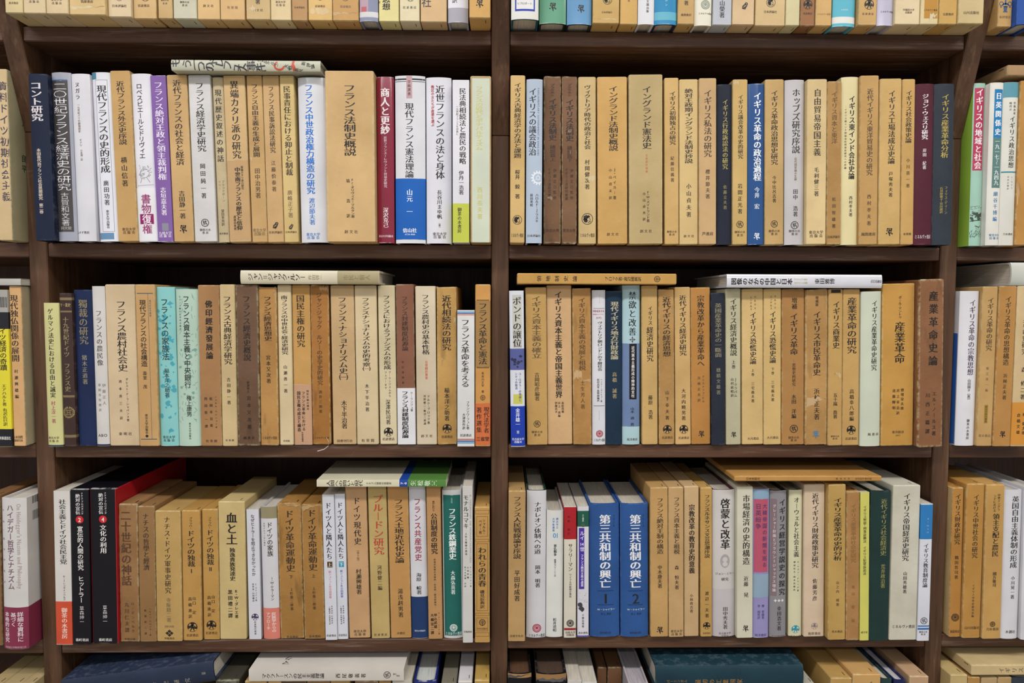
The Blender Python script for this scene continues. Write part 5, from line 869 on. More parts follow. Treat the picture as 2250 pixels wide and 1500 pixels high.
["jacketed_book","white glossy book lying flat with black slab title, third shelf, right bay","","j","dcdce4",[497.2,-16.0,1480.1],-90.0,17.3,203.0,150.0,[["T","図像のなかの中国と日本",197.8,117.4,8.2,-0.7,"17120f","b","title"],["T","ヴィクトリア朝の",115.2,97.8,2.4,2.2,"b0a860","m","subtitle"],["T","オリエント幻想",115.2,97.8,2.4,-2.2,"b0a860","m","subtitle"],["T","東田雅博",88.4,62.2,7.1,0.0,"17120f","m","author"],["T","山川出版社",15.5,0.6,3.7,0.0,"17120f","m","subtitle"]],{"gloss":1}],
["jacketed_book","white jacket with purple title and blue side, first along third shelf, outer right bay","books standing on the third shelf of the outer right bay","j","dedde2",[620.8,-8.2,1262.7],-0.272,25.2,205.6,141.9,[["T","イギリス革命の宗教思想",194.6,94.0,8.4,3.1,"43304f","m","title"],["T","山田園子［著］",89.5,59.3,4.2,2.1,"17120f","m","author"],["T","御茶の水書房",36.0,8.2,3.8,2.4,"17120f","m","author"],["G",149.7,1.1,"2f68c0"]],{}],
["slipcased_book","tan slipcase with small gold label on the revolution, second along third shelf, outer right bay","books standing on the third shelf of the outer right bay","s","c69e5f",[643.9,-11.2,1262.6],0.0,20.0,211.6,146.0,[["T","イギリス革命の研究",197.3,127.0,8.0,0.7,"4a3622","m","title"],["T","堀江英一編",107.6,71.3,3.5,0.0,"7d684c","m","author"],["P",55.3,30.8,"a07e30",0.4,0.66],["T","歴史学研究叢書",54.4,31.6,2.4,0.7,"5a4418","m","subtitle"],["H","青木書店",14.2,3.8,0.0,"7d684c","m","publisher"]],{}],
["slipcased_book","golden brown slipcase on structure of revolutionary thought, third along third shelf, outer right bay","books standing on the third shelf of the outer right bay","s","ba863f",[666.0,-13.0,1262.6],0.0,23.0,212.3,146.5,[["T","イギリス革命の思想構造",199.4,107.8,7.7,0.7,"3a2814","m","title"],["T","浜林正夫著",98.1,61.8,5.2,0.7,"3a2814","m","author"],["M","blot",16.4,8.7,0.7,"17120f"],["X",151.8,121.9,0.0,0.12,85]],{}],
["slipcased_book","tan slipcase with orange foot band at picture edge, fourth along third shelf, outer right bay","books standing on the third shelf of the outer right bay","s","d2b787",[690.5,-13.1,1262.6],0.0,24.6,212.3,146.5,[["T","イギリス革命史研究",200.9,122.0,8.0,0.7,"3a2c20","m","title"],["T","森　修二著",107.0,61.8,6.3,0.7,"17120f","m","author"],["B",59.2,2.1,"d4902e",[["T","林　健太郎",45.8,15.5,4.5,3.8,"17120f","m","author"],["T","倉橋文雄",45.8,15.5,4.5,-3.5,"17120f","m","author"]]]],{}],
["jacketed_book","thick grey-white book lying flat with worn page end, third shelf, outer right bay","","j","c8cbc2",[752.2,-16.0,1490.6],-90.0,30.0,85.1,150.0,[["T","歴史",156.0,143.4,4.3,0.0,"8aa89c","m","subtitle"]],{}],
["slipcased_book","brown slipcase at the picture edge, first along fourth shelf, outer left bay","books standing on the fourth shelf of the outer left bay","s","8a6238",[-665.0,-13.0,997.0],1.085,19.6,201.4,139.0,[],{"side":"8a6238"}],
["jacketed_book","white jacket with mauve title and crimson band, second along fourth shelf, outer left bay","books standing on the fourth shelf of the outer left bay","j","d6d3d0",[-631.8,-22.9,997.1],1.085,31.5,199.8,137.9,[["B",55.8,-4.6,"87304a",[["T","詳細な資料に",49.9,9.8,6.9,7.2,"e6d8dc","g","title"],["T","基づく",49.0,30.3,6.9,-1.4,"e6d8dc","g","title"],["T","本格的な研究",49.9,8.9,5.9,-10.0,"e6d8dc","g","title"],["H","北海道大学図書刊行会",2.6,2.6,0.0,"c8a8b0","m","publisher"]]],["K",199.0,189.3,14.0,34.0],["K",179.7,167.4,14.0,34.0],["T","ハイデガー哲学とナチズム",192.0,79.2,8.3,-3.4,"6a4a58","g","title"],["R","On Heidegger's Nazism and Philosophy",192.8,80.1,5.9,7.6,"a89898","m","subtitle"],["T","トム・ロックモア",191.1,81.0,3.1,-13.4,"17120f","m","author"]],{"side":"cfccc8"}],
["paperback_book","white paperback with vermilion foot beside the post, first along fourth shelf, left bay","books standing on the fourth shelf of the left bay","p","d7d4ce",[-575.6,-11.0,996.9],0.813,21.0,206.2,142.3,[["P",58.5,0.5,"d44e2e",0,1],["T","社会主義とドイツ社会民主党",195.3,108.5,8.9,0.8,"17120f","m","title"],["T","H・J・シュタインベルク",94.0,59.6,2.8,1.2,"4a3826","m","author"],["T","御茶の水書房",50.2,8.2,7.3,0.8,"f0d8c8","m","author"]],{}],
["slipcased_book","narrow black slipcase with red numbered disc, second along fourth shelf, left bay","books standing on the fourth shelf of the left bay","s","100f17",[-552.7,-11.1,997.0],0.813,23.8,208.6,144.0,[["T","絶対の宣伝",202.5,174.7,5.7,-2.0,"e4e0e0","m","title"],["T","ナチス・プロパガンダ",204.5,174.7,2.6,3.6,"e4e0e0","m","subtitle"],["M","disc2",168.1,10.1,0.0,"c81e28"],["T","宣伝的人間の研究　ヒットラー",159.6,56.4,7.3,0.4,"ece8e4","g","title"],["T","草森紳一",52.2,28.1,5.7,0.8,"e4e0e0","t","author"],["H","番町書房",6.5,4.0,0.8,"e0dcd8","m","publisher"]],{"ink":1}],
["slipcased_book","black slipcase with red disc and long red side, third along fourth shelf, left bay","books standing on the fourth shelf of the left bay","s","100f17",[-522.8,-8.8,997.0],0.644,33.8,208.6,200.0,[["P",208.0,-0.9,"b8121e",0,0.03],["P",208.0,-0.9,"b8121e",0.965,1],["T","絶対の宣伝",202.8,174.6,5.7,-2.8,"e4e0e0","m","title"],["T","ナチス・プロパガンダ",204.3,174.6,2.6,3.2,"e4e0e0","m","subtitle"],["M","disc4",167.8,10.1,-0.4,"c81e28"],["T","文化の利用",160.5,122.1,8.1,-0.4,"ece8e4","m","title"],["T","草森紳一",52.2,27.4,5.7,0.0,"e4e0e0","t","author"],["H","番町書房",5.3,4.1,0.0,"e0dcd8","m","publisher"]],{"side":"b00f1c","ink":1}],
["slipcased_book","brown slipcase with large faded title, fourth along fourth shelf, left bay","books standing on the fourth shelf of the left bay","s","9b7141",[-492.9,-4.8,996.9],0.644,25.0,187.2,129.2,[["T","二十世紀の神話",178.9,76.6,12.6,-2.8,"553620","b","title"],["T","ローゼンベルク",55.5,12.2,3.7,4.5,"4a301c","m","author"],["T","丸川仁夫譯",55.5,12.2,5.7,-3.3,"4a301c","m","author"],["H","中央公論",4.2,3.3,0.0,"4a3826","m","publisher"]],{"worn":1}],
["slipcased_book","brown slipcase on philosophy and economy, fifth along fourth shelf, left bay","books standing on the fourth shelf of the left bay","s","956e3e",[-468.7,-4.7,996.9],0.481,21.4,184.0,127.0,[["T","ナチスの哲學と經濟",174.7,97.5,7.7,-0.4,"362416","m","title"],["T","ヘルマン・ケロイター著",47.0,7.8,2.4,3.1,"362416","m","author"],["T","熊澤修二譯",47.0,7.8,2.8,-3.1,"362416","m","author"]],{}],
["slipcased_book","tan slipcase with black diamond emblem on military history, sixth along fourth shelf, left bay","books standing on the fourth shelf of the left bay","s","bf9a56",[-440.8,-3.9,996.9],0.472,33.3,177.5,122.5,[["T","ナチス・ドイツ軍事史研究",170.2,65.5,7.7,-0.8,"3a2c1c","m","title"],["T","寺阪精二著",60.2,26.4,5.7,-0.4,"7d684c","m","author"],["H","国防双書",20.7,2.9,0.0,"7d684c","m","publisher"],["M","diamond",11.6,11.0,0.0,"17120f"],["H","甲陽書房",4.5,3.1,0.0,"4a3826","m","publisher"]],{}],
["slipcased_book","golden slipcase on dictatorship, first volume, seventh along fourth shelf, left bay","books standing on the fourth shelf of the left bay","s","be9044",[-411.1,-1.9,996.9],0.362,24.3,177.3,122.3,[["T","ブラッハー",168.5,151.8,4.1,0.0,"17120f","m","subtitle"],["T","ドイツの独裁",150.7,101.0,9.8,0.0,"17120f","m","title"],["H","I",95.8,7.4,0.0,"17120f","m","publisher"],["T","山口　定",61.4,35.9,4.5,2.9,"17120f","m","author"],["T","高橋進訳",61.4,29.6,4.5,-2.5,"17120f","m","author"],["M","sower",18.9,13.5,0.0,"17120f"],["H","岩波書店",7.7,3.7,0.0,"4a3826","m","publisher"]],{}],
["slipcased_book","golden slipcase on dictatorship, second volume, eighth along fourth shelf, left bay","books standing on the fourth shelf of the left bay","s","bf9143",[-386.7,0.5,996.9],0.281,20.8,178.2,123.0,[["T","ブラッハー",167.7,152.0,4.1,0.0,"17120f","m","subtitle"],["T","ドイツの独裁",150.9,102.5,9.4,0.0,"17120f","m","title"],["H","II",97.3,7.0,0.0,"17120f","m","publisher"],["T","山口　定",62.3,36.9,4.5,2.9,"17120f","m","author"],["T","高橋進訳",62.3,30.5,4.5,-2.5,"17120f","m","author"],["M","sower",20.2,13.1,0.0,"17120f"],["H","岩波書店",9.6,3.7,0.0,"4a3826","m","publisher"]],{}],
["slipcased_book","yellowish cream slipcase with heavy black title, ninth along fourth shelf, left bay","books standing on the fourth shelf of the left bay","s","ccb477",[-358.1,1.4,996.9],0.255,35.2,188.4,130.0,[["T","血と土",173.7,129.6,13.9,0.0,"17120f","b","title"],["T","独逸貴族発達史",125.8,80.5,7.0,0.4,"17120f","b","subtitle"],["T","R・W・ダレエ著",69.3,28.9,4.5,4.9,"17120f","b","author"],["T","黒田禮二譯",69.3,28.9,5.7,-3.3,"17120f","b","author"]],{}],
["paperback_book","slim white paperback with dark purple disc, tenth along fourth shelf, left bay","books standing on the fourth shelf of the left bay","p","d4d5dc",[-329.0,2.1,996.8],-0.256,16.0,177.6,122.6,[["T","なぜヒトラーを阻止できなかったか",170.9,86.9,4.9,0.0,"17120f","g","title"],["T","E・マティアス著",77.4,51.9,2.3,2.5,"17120f","m","author"],["T","安世舟・山田徹訳",77.4,51.2,2.5,-1.2,"17120f","m","author"],["M","sower",30.6,9.4,0.4,"3a3050"],["T","岩波現代選書",25.2,6.0,2.5,0.4,"17120f","m","author"]],{}],
["jacketed_book","plastic-wrapped white book with salmon foot on German families, eleventh along fourth shelf, left bay","books standing on the fourth shelf of the left bay","j","d3d2d6",[-306.9,2.0,996.9],-0.61,21.6,181.4,125.2,[["P",181.4,165.1,"948a66",0,1],["T","ドイツの家族",160.4,113.4,7.4,1.2,"17120f","g","title"],["T","古代ゲルマンから現代",159.8,127.2,2.1,-6.2,"4a3826","m","subtitle"],["T","I・W・ケラーマン",85.9,53.0,4.1,2.5,"17120f","g","author"],["B",42.7,-6.9,"d47a68",[["T","民族学からの",37.0,9.2,5.7,3.7,"f0dcd6","g","title"],["T","アプローチ",37.0,12.4,4.9,-3.7,"f0dcd6","g","title"]]]],{"gloss":1}],
["slipcased_book","golden brown slipcase with crushed top, lower volume, twelfth along fourth shelf, left bay","books standing on the fourth shelf of the left bay","s","a87933",[-279.2,2.6,997.0],-0.61,31.9,185.8,128.2,[["T","ドイツ革命運動史",176.4,91.9,11.5,0.0,"2c1e10","m","title"],["T","下",88.7,81.9,4.9,0.4,"17120f","m","subtitle"],["T","上杉重二郎著",70.7,38.7,4.1,0.4,"3a2814","m","author"],["H","青木書店",2.3,3.7,0.0,"4a3826","m","publisher"],["X",185.8,178.5,0.0,1,91],["X",0.2,-6.3,0.0,0.9,92]],{"worn":1}],
["slipcased_book","golden brown slipcase with ragged torn top, upper volume, thirteenth along fourth shelf, left bay","books standing on the fourth shelf of the left bay","s","a77832",[-248.3,0.2,997.0],-0.71,27.5,184.8,127.5,[["T","ドイツ革命運動史",178.1,94.3,11.1,0.0,"2c1e10","m","title"],["T","上",90.7,84.1,4.9,0.4,"17120f","m","subtitle"],["T","上杉重二郎著",72.7,40.8,4.1,0.4,"3a2814","m","author"],["H","青木書店",4.5,3.7,0.0,"4a3826","m","publisher"],["X",184.8,173.9,0.0,1,93]],{"worn":1}],
["paperback_book","slim white paperback with brown square mark, fourteenth along fourth shelf, left bay","books standing on the fourth shelf of the left bay","p","d4d6de",[-225.8,-1.1,996.9],-0.717,15.4,198.4,136.9,[["P",107.4,99.4,"54401e",0.28,0.75],["T","ドイツ人と隣人たち",187.9,110.2,7.8,0.0,"17120f","m","title"],["H","上",103.2,5.7,0.0,"e0d8c8","m","publisher"],["T","続シュミット外交回想録",95.4,57.2,3.1,0.0,"cc7c8a","m","subtitle"],["T","永井清彦・片岡哲史",47.7,22.1,2.0,1.6,"17120f","m","author"],["T","三輪晴啓・内野隆司訳",46.6,21.0,2.0,-1.6,"17120f","m","author"],["H","岩波書店",6.1,3.1,0.0,"4a3826","m","publisher"]],{}],
["paperback_book","slim white paperback with blue square mark, fifteenth along fourth shelf, left bay","books standing on the fourth shelf of the left bay","p","d4d6de",[-210.9,1.2,996.9],-0.717,13.4,198.7,137.1,[["P",106.9,99.1,"3498b2",0.25,0.78],["T","ドイツ人と隣人たち",187.8,109.9,7.4,0.0,"17120f","m","title"],["H","下",102.9,5.7,0.0,"e0e8ec","m","publisher"],["T","続シュミット外交回想録",95.5,57.2,3.1,0.0,"3a62b0","m","subtitle"],["T","永井清彦・片岡哲史",47.0,21.4,2.0,1.6,"17120f","m","author"],["T","三輪晴啓・内野隆司訳",45.9,20.3,2.0,-1.6,"17120f","m","author"],["H","岩波書店",5.5,3.1,0.0,"4a3826","m","publisher"]],{}],
["slipcased_book","apricot slipcase on German contemporary history, sixteenth along fourth shelf, left bay","books standing on the fourth shelf of the left bay","s","c99e6e",[-188.6,3.0,997.1],-1.034,28.1,210.7,145.4,[["T","ドイツ現代史",194.0,128.2,9.0,0.8,"17120f","m","title"],["T","［第十版］",123.4,104.3,3.5,0.8,"7d684c","m","subtitle"],["T","村瀬興雄著",95.8,60.6,7.0,0.8,"17120f","m","author"],["H","東京大學",9.7,3.9,0.4,"4a3826","m","publisher"],["H","出 版 會",5.4,3.9,0.4,"4a3826","m","publisher"]],{}],
["slipcased_book","khaki slipcase with red title, seventeenth along fourth shelf, left bay","books standing on the fourth shelf of the left bay","s","bfa463",[-160.1,1.6,997.0],-1.034,24.5,210.8,145.4,[["T","プルードン研究",197.5,115.4,13.1,0.8,"b03e28","m","title"],["T","河野健二編",101.6,66.5,5.7,0.8,"3a2e1c","m","author"],["H","岩 波 書 店",5.6,3.3,0.0,"4a3826","m","publisher"]],{}],
["slipcased_book","tan slipcase on French land modernisation, eighteenth along fourth shelf, left bay","books standing on the fourth shelf of the left bay","s","c3914e",[-132.8,2.8,997.0],-1.034,27.5,210.7,145.4,[["T","フランス土地近代化史論",191.5,103.6,11.9,0.8,"17120f","m","title"],["T","湯浅赳男著",69.1,28.5,6.6,0.4,"17120f","m","author"],["H","木鐸社",7.0,3.5,0.0,"4a3826","m","publisher"]],{}],
["jacketed_book","white jacket with red title and dark blue foot, nineteenth along fourth shelf, left bay","books standing on the fourth shelf of the left bay","j","d2d2d7",[-107.0,2.4,997.0],-1.013,22.3,210.8,145.5,[["P",57.4,-5.0,"1b3868",0,1],["T","フランス共産党史",193.1,106.4,9.0,0.0,"961a3a","g","title"],["T","海原　峻著",90.5,60.6,6.6,0.0,"17120f","m","author"],["H","現代の理論社",10.3,2.3,0.0,"c8d0dc","m","publisher"]],{}],
["slipcased_book","brown slipcase on public field system, twentieth along fourth shelf, left bay","books standing on the fourth shelf of the left bay","s","bc8c54",[-85.9,-0.5,996.9],-0.732,18.7,211.0,145.6,[["T","佛印に於ける",189.7,175.6,2.9,0.0,"17120f","m","subtitle"],["T","公田制度の研究",172.9,117.1,8.2,0.4,"17120f","b","title"],["T","─村落共有地の法律的、社会的、経済的研究─",114.9,42.7,2.7,0.4,"17120f","m","subtitle"],["T","ヴーヴァン・ハイエン著",37.4,6.3,2.0,4.9,"17120f","m","author"],["T","申込武雄",36.3,14.9,4.1,0.4,"17120f","b","author"],["T","大橋宣二譯",36.3,6.3,4.1,-4.1,"17120f","b","author"]],{}],
["jacketed_book","white rounded jacket with teal panel on iron industry, twenty-first along fourth shelf, left bay","books standing on the fourth shelf of the left bay","j","d2d3d2",[-62.0,2.5,996.9],-0.646,26.1,202.9,140.0,[["P",196.6,3.4,"1a685f",0.05,0.94],["T","現代経済史叢書",193.0,185.6,2.1,0.0,"a8c8c0","m","subtitle"],["T","フランス鉄鋼業史",178.9,108.4,9.4,0.4,"eef2f0","b","title"],["T","大森弘喜著",93.5,60.5,5.7,0.4,"e6ecea","m","author"],["M","rose",14.4,10.3,0.4,"d0dcd8"],["H","ミネルヴァ書房",6.4,4.5,0.4,"dde6e2","m","publisher"]],{}],
["paperback_book","slim off-white paperback with latin letters on popular sovereignty, twenty-second along fourth shelf, left bay","books standing on the fourth shelf of the left bay","p","cfcec9",[-41.9,-9.7,996.8],-0.153,13.1,212.0,146.3,[["T","モナルコマキ",200.6,154.9,6.5,-2.0,"17120f","m","title"],["T","─人民主権論の源流─",153.8,115.1,2.8,-2.0,"17120f","m","subtitle"],["R","R. TREUMANN  DIE MONARCHOMACHEN",200.6,108.8,2.6,4.0,"9a9a94","m","subtitle"],["T","R・トロイマン著",104.6,75.2,2.0,4.0,"17120f","m","author"],["T","小林孝輔",104.6,86.8,2.4,0.4,"17120f","m","author"],["T","佐々木高雄　共訳",104.6,75.2,2.2,-3.2,"17120f","m","author"],["H","学陽書房",14.9,2.6,0.0,"4a3826","m","publisher"]],{}],
["slipcased_book","ornate golden slipcase with ruled frames by centre post, twenty-third along fourth shelf, left bay","books standing on the fourth shelf of the left bay","s","c1934a",[-22.5,-10.6,996.8],-0.153,19.8,184.3,127.2,[["F",180.1,174.9,0.04,0.96,"4a3318",1],["F",171.8,144.7,0.12,0.88,"4a3318",1],["F",141.2,137.4,0.04,0.96,"4a3318",1],["F",135.3,43.9,0.12,0.88,"4a3318",1],["F",41.1,37.3,0.04,0.96,"4a3318",1],["F",34.4,16.4,0.12,0.88,"4a3318",1],["F",14.2,8.9,0.04,0.96,"4a3318",1],["T","シャルル・",168.7,147.8,3.8,2.4,"17120f","m","subtitle"],["T","ペギー著",167.6,147.8,3.8,-2.4,"17120f","m","subtitle"],["T","われらの青春",130.7,76.6,10.5,0.0,"17120f","m","title"],["T","磯見辰典訳",72.4,47.1,5.7,0.0,"17120f","m","author"],["M","emblem",28.0,9.3,0.0,"17120f"],["H","中央出版社",19.5,2.6,0.0,"4a3826","m","publisher"]],{}],
["paperback_book","cream paperback lying flat with blue and green end, fourth shelf, left bay","","p","d8d2b4",[-70.1,-12.0,1213.4],-90.0,9.2,169.9,110.0,[["P",61.8,50.5,"1d48a0",0,1],["P",50.5,0.0,"54863b",0,1],["P",62.7,61.8,"ece8d8",0,1],["T","人間への問いと現代",157.1,109.5,8.1,0.0,"3a3020","m","title"],["T","ナチズム前夜の思想史",105.4,72.0,3.2,0.0,"4a4030","m","subtitle"],["T","76",60.6,51.7,6.1,0.0,"e8ecf4","g","subtitle"],["T","生松敬三",48.1,11.2,6.9,0.0,"dce8d0","g","author"]],{"zone":1}],
["slipcased_book","tan slipcase on popular front history by centre post, first along fourth shelf, right bay","books standing on the fourth shelf of the right bay","s","b79259",[23.1,-14.8,1000.5],0.0,22.5,203.5,140.4,[["T","フランス人民戦線論史序説",196.3,112.2,9.7,0.4,"17120f","m","title"],["T","平田好成著",97.6,54.6,7.2,0.4,"17120f","m","author"],["H","法律文化社",7.8,3.4,0.0,"4a3826","m","publisher"]],{}],
["jacketed_book","white rounded jacket with red seal on road to imperial order, fourth shelf, right bay","books standing on the fourth shelf of the right bay","j","d1d1d5",[49.4,-4.1,1000.5],0.0,25.8,200.9,138.6,[["T","ナポレオン体制への道",185.9,114.4,8.6,1.6,"17120f","m","title"],["T","岡本　明著",99.6,68.9,6.5,2.0,"17120f","m","author"],["M","rose",13.0,11.8,1.2,"a82a4a"],["H","ミネルヴァ書房",2.8,4.5,1.2,"17120f","m","publisher"]],{"board":"1f3a30"}],
["jacketed_book","short pale jacket with blue number mark, third along fourth shelf, right bay","books standing on the fourth shelf of the right bay","j","d8dad4",[74.3,-2.8,1000.5],0.0,22.4,172.9,119.3,[["T","横浜市立",164.0,148.7,3.1,2.9,"2a70c0","m","subtitle"],["T","大学新叢書",164.0,144.5,3.1,-2.0,"2a70c0","m","subtitle"],["H","01",139.8,8.2,0.4,"3a88c8","g","publisher"],["T","普仏戦争",127.6,111.3,3.7,0.4,"17120f","b","title"],["T","籠城のパリ一三二日",107.5,83.1,2.7,0.4,"17120f","m","subtitle"],["T","松井道昭",26.6,7.4,4.5,0.4,"17120f","m","author"]],{}],
["paperback_book","slim cream paperback with red head block, fourth along fourth shelf, right bay","books standing on the fourth shelf of the right bay","p","d7d1c1",[95.3,-4.6,1000.5],-0.315,16.1,179.3,123.7,[["P",178.6,134.9,"ac1622",0,1],["T","神崎　巌訳",168.2,139.8,3.3,-2.0,"4a0a10","m","author"],["T","サラリーマン",129.2,91.2,5.7,0.4,"17120f","m","title"],["T","ワイマル共和国の黄昏",88.0,55.1,2.9,0.4,"17120f","m","subtitle"],["M","seal",19.9,9.8,0.4,"17120f"],["P",13.3,10.3,"9c2028",0,1],["H","法政大学",7.3,3.3,0.4,"4a3826","m","publisher"],["H","出版局",3.9,3.3,0.4,"4a3826","m","publisher"]],{}],
["paperback_book","slim picture paperback with violet title bar, fifth along fourth shelf, right bay","books standing on the fourth shelf of the right bay","p","d6d5dc",[113.2,-2.9,1000.6],-0.506,15.1,178.7,123.3,[["P",172.9,151.4,"1c5a46",0,1],["P",149.7,66.0,"4832a0",0.12,0.62],["M","figures",47.9,30.6,0.0,"3a3a42"],["T","人と歴史",168.7,158.1,2.4,0.0,"c8dcd0","g","subtitle"],["M","dot",153.5,5.3,0.0,"3a5a40"],["T","ルイ",145.5,132.8,5.7,-1.2,"eeecf6","g","title"],["H","14",127.6,5.3,-1.2,"eeecf6","g","title"],["T","世",124.0,117.6,5.7,-1.2,"eeecf6","g","title"],["T","フランス絶対王政の虚実",113.8,69.2,3.5,-1.2,"eeecf6","g","subtitle"],["T","千葉治男著",31.9,12.6,3.1,0.0,"17120f","m","author"],["H","清水書院",5.6,3.1,0.0,"4a3826","m","publisher"],["P",1.9,-6.0,"4c3ea8",0,1]],{}],
["cloth_book","thick blue hardcover numbered one, sixth along fourth shelf, right bay","books standing on the fourth shelf of the right bay","c","3060a6",[143.0,-3.1,1000.8],-0.944,40.0,182.4,125.8,[["T","フランス",167.6,149.7,3.5,12.6,"14203a","m","subtitle"],["T","第三共和制の興亡",167.6,67.1,14.7,0.8,"e4e4e8","b","title"],["P",63.7,62.9,"16305a",0.25,0.8],["H","1",53.3,17.9,1.2,"101014","m","publisher"],["P",44.5,43.7,"16305a",0.25,0.8],["H","W・シャイラー",37.7,3.1,1.6,"d8dce4","g","publisher"],["H","井上　勇訳",31.7,3.1,1.6,"14203a","m","publisher"],["H","東京創元社",5.6,2.9,0.8,"16284a","m","publisher"]],{}],
["cloth_book","thick blue hardcover numbered two, seventh along fourth shelf, right bay","books standing on the fourth shelf of the right bay","c","3060a6",[183.4,-3.7,1000.8],-1.019,37.5,182.5,125.9,[["T","フランス",167.8,149.9,3.5,11.8,"14203a","m","subtitle"],["T","第三共和制の興亡",167.8,67.2,14.7,1.2,"e4e4e8","b","title"],["P",63.8,63.0,"16305a",0.25,0.8],["H","2",53.4,17.9,1.6,"101014","m","publisher"],["P",44.6,43.8,"16305a",0.25,0.8],["H","W・シャイラー",37.8,3.1,1.6,"d8dce4","g","publisher"],["H","井上　勇訳",31.8,3.1,1.6,"14203a","m","publisher"],["H","東京創元社",5.7,2.9,0.8,"16284a","m","publisher"]],{}],
["slipcased_book","tan slipcase with splotched emblem on absolute monarchy, eighth along fourth shelf, right bay","books standing on the fourth shelf of the right bay","s","c39959",[216.5,-4.2,1000.7],-1.019,23.8,204.6,141.2,[["T","フランス絶対王制の構造",191.0,114.1,8.6,1.2,"33261a","m","title"],["T","中木康夫著",99.2,67.3,5.7,0.8,"17120f","m","author"],["M","blot",9.6,9.8,0.8,"17120f"]],{}],
["slipcased_book","tan slipcase on French capitalism and taxes, ninth along fourth shelf, right bay","books standing on the fourth shelf of the right bay","s","c59f69",[239.2,-5.1,1000.7],-1.09,20.1,205.3,141.6,[["T","フランス資本主義と租税",192.3,114.3,7.7,0.8,"3a2c20","m","title"],["T","森　恒夫著",99.5,65.5,5.3,0.8,"17120f","m","author"],["H","東京大学",8.5,3.7,0.4,"4a3826","m","publisher"],["H","出 版 会",4.4,3.7,0.4,"4a3826","m","publisher"]],{}],
["slipcased_book","apricot slipcase on religious reform in education, tenth along fourth shelf, right bay","books standing on the fourth shelf of the right bay","s","c7a575",[260.3,-3.2,1000.7],-1.029,19.7,206.0,142.1,[["T","宗教改革の教育史的意義",181.6,87.0,7.7,0.4,"17120f","b","title"],["T","小林政吉著",59.3,32.6,4.1,0.0,"4a3826","m","author"]],{}],
["slipcased_book","narrow golden slipcase with disc emblem on French renaissance, eleventh along fourth shelf, right bay","books standing on the fourth shelf of the right bay","s","c3994f",[280.2,-4.4,1000.7],-1.162,15.6,204.6,141.2,[["T","フランスルネサンス文芸思潮序説",195.2,108.7,6.9,1.2,"17120f","m","title"],["T","渡辺一夫著",64.1,25.6,4.9,0.8,"17120f","m","author"],["M","sower",15.5,9.8,0.4,"17120f"],["H","岩波書店",5.2,2.4,0.4,"4a3826","m","publisher"]],{}],
["jacketed_book","grey-white jacket with oval portrait on enlightenment, twelfth along fourth shelf, right bay","books standing on the fourth shelf of the right bay","j","cecac6",[304.5,-3.6,1000.8],-1.163,30.2,201.3,138.9,[["P",65.8,-6.5,"c4bec0",0,1],["T","啓蒙と改革",189.7,120.0,12.2,1.6,"17120f","b","title"],["M","oval",104.1,17.1,1.2,"a49ea0"],["H","ジョン・ミラー",86.7,3.5,1.2,"17120f","m","publisher"],["H","研究",79.2,4.5,1.2,"17120f","m","publisher"],["T","田中秀夫著",41.2,10.1,6.1,1.6,"17120f","m","author"],["H","名古屋大学",4.3,3.1,1.2,"4a3826","m","publisher"],["H","出版会",0.6,3.1,1.2,"4a3826","m","publisher"]],{"board":"5a2028"}],
["slipcased_book","ivory slipcase on market economy structure, thirteenth along fourth shelf, right bay","books standing on the fourth shelf of the right bay","s","cecbb6",[330.9,-8.6,1000.7],-1.163,21.5,206.8,142.7,[["T","市場経済の史的構造",196.3,100.7,9.3,1.6,"17120f","m","title"],["T","近藤　晃",85.9,56.1,6.1,1.6,"17120f","m","author"],["M","blot",13.5,8.9,1.2,"17120f"]],{}],
["jacketed_book","lavender jacket with pink title panel, fourteenth along fourth shelf, right bay","books standing on the fourth shelf of the right bay","j","9790c2",[353.0,-7.4,1000.7],-1.029,21.8,203.3,140.3,[["P",202.2,190.1,"8bacc6",0,1],["P",189.7,90.2,"bf566e",0.06,0.92],["P",87.4,55.5,"8fa8be",0,1],["T","大韓帝国の新聞を巡る",184.4,95.9,6.1,4.5,"40305e","g","title"],["T","日英紛争",184.4,148.7,6.9,-4.1,"40305e","g","title"],["T","鄭　晋錫著",45.9,25.7,3.5,2.8,"4a4070","m","author"],["T","李　相哲訳",45.9,25.7,3.5,-2.8,"4a4070","m","author"],["H","晃洋書房",3.6,3.7,0.0,"4a4070","m","publisher"]],{"board":"c8c4cc"}],
["jacketed_book","grey jacket with white subtitle on mauve strip, fifteenth along fourth shelf, right bay","books standing on the fourth shelf of the right bay","j","8d8b90",[377.2,-5.1,1000.7],-1.163,22.5,200.6,138.4,[["P",189.6,56.6,"877276",0.05,0.42],["T","イギリス経営学説史の探究",190.0,56.6,8.5,5.3,"18181c","b","title"],["T","グレーシャー計画とブラウン＝ジャックス理論",182.7,61.9,4.1,-5.3,"d8d0d4","g","subtitle"],["M","cross",50.2,14.2,1.2,"e4e0e0"],["T","幸田浩文著",42.7,8.4,5.7,1.6,"17120f","m","author"],["H","中央経済社",0.2,3.5,0.8,"4a3826","m","publisher"]],{"board":"2a2430"}],
["jacketed_book","cream jacket with turquoise disc at foot, sixteenth along fourth shelf, right bay","books standing on the fourth shelf of the right bay","j","d7d3ae",[401.7,-3.1,1000.7],-1.163,17.8,201.0,138.7,[["T","オーウェルと社会主義",191.6,109.0,7.3,0.8,"17120f","m","title"],["T","A・ツヴァードリング著",104.7,61.0,2.4,3.3,"17120f","m","author"],["T","都留信夫・岡本昌雄訳",104.7,62.0,2.4,-1.6,"17120f","m","author"],["M","sower",9.5,11.0,0.4,"1f8ea4"],["H","ありえす",-0.2,3.1,0.4,"4a3826","m","publisher"]],{"board":"8a9088"}],
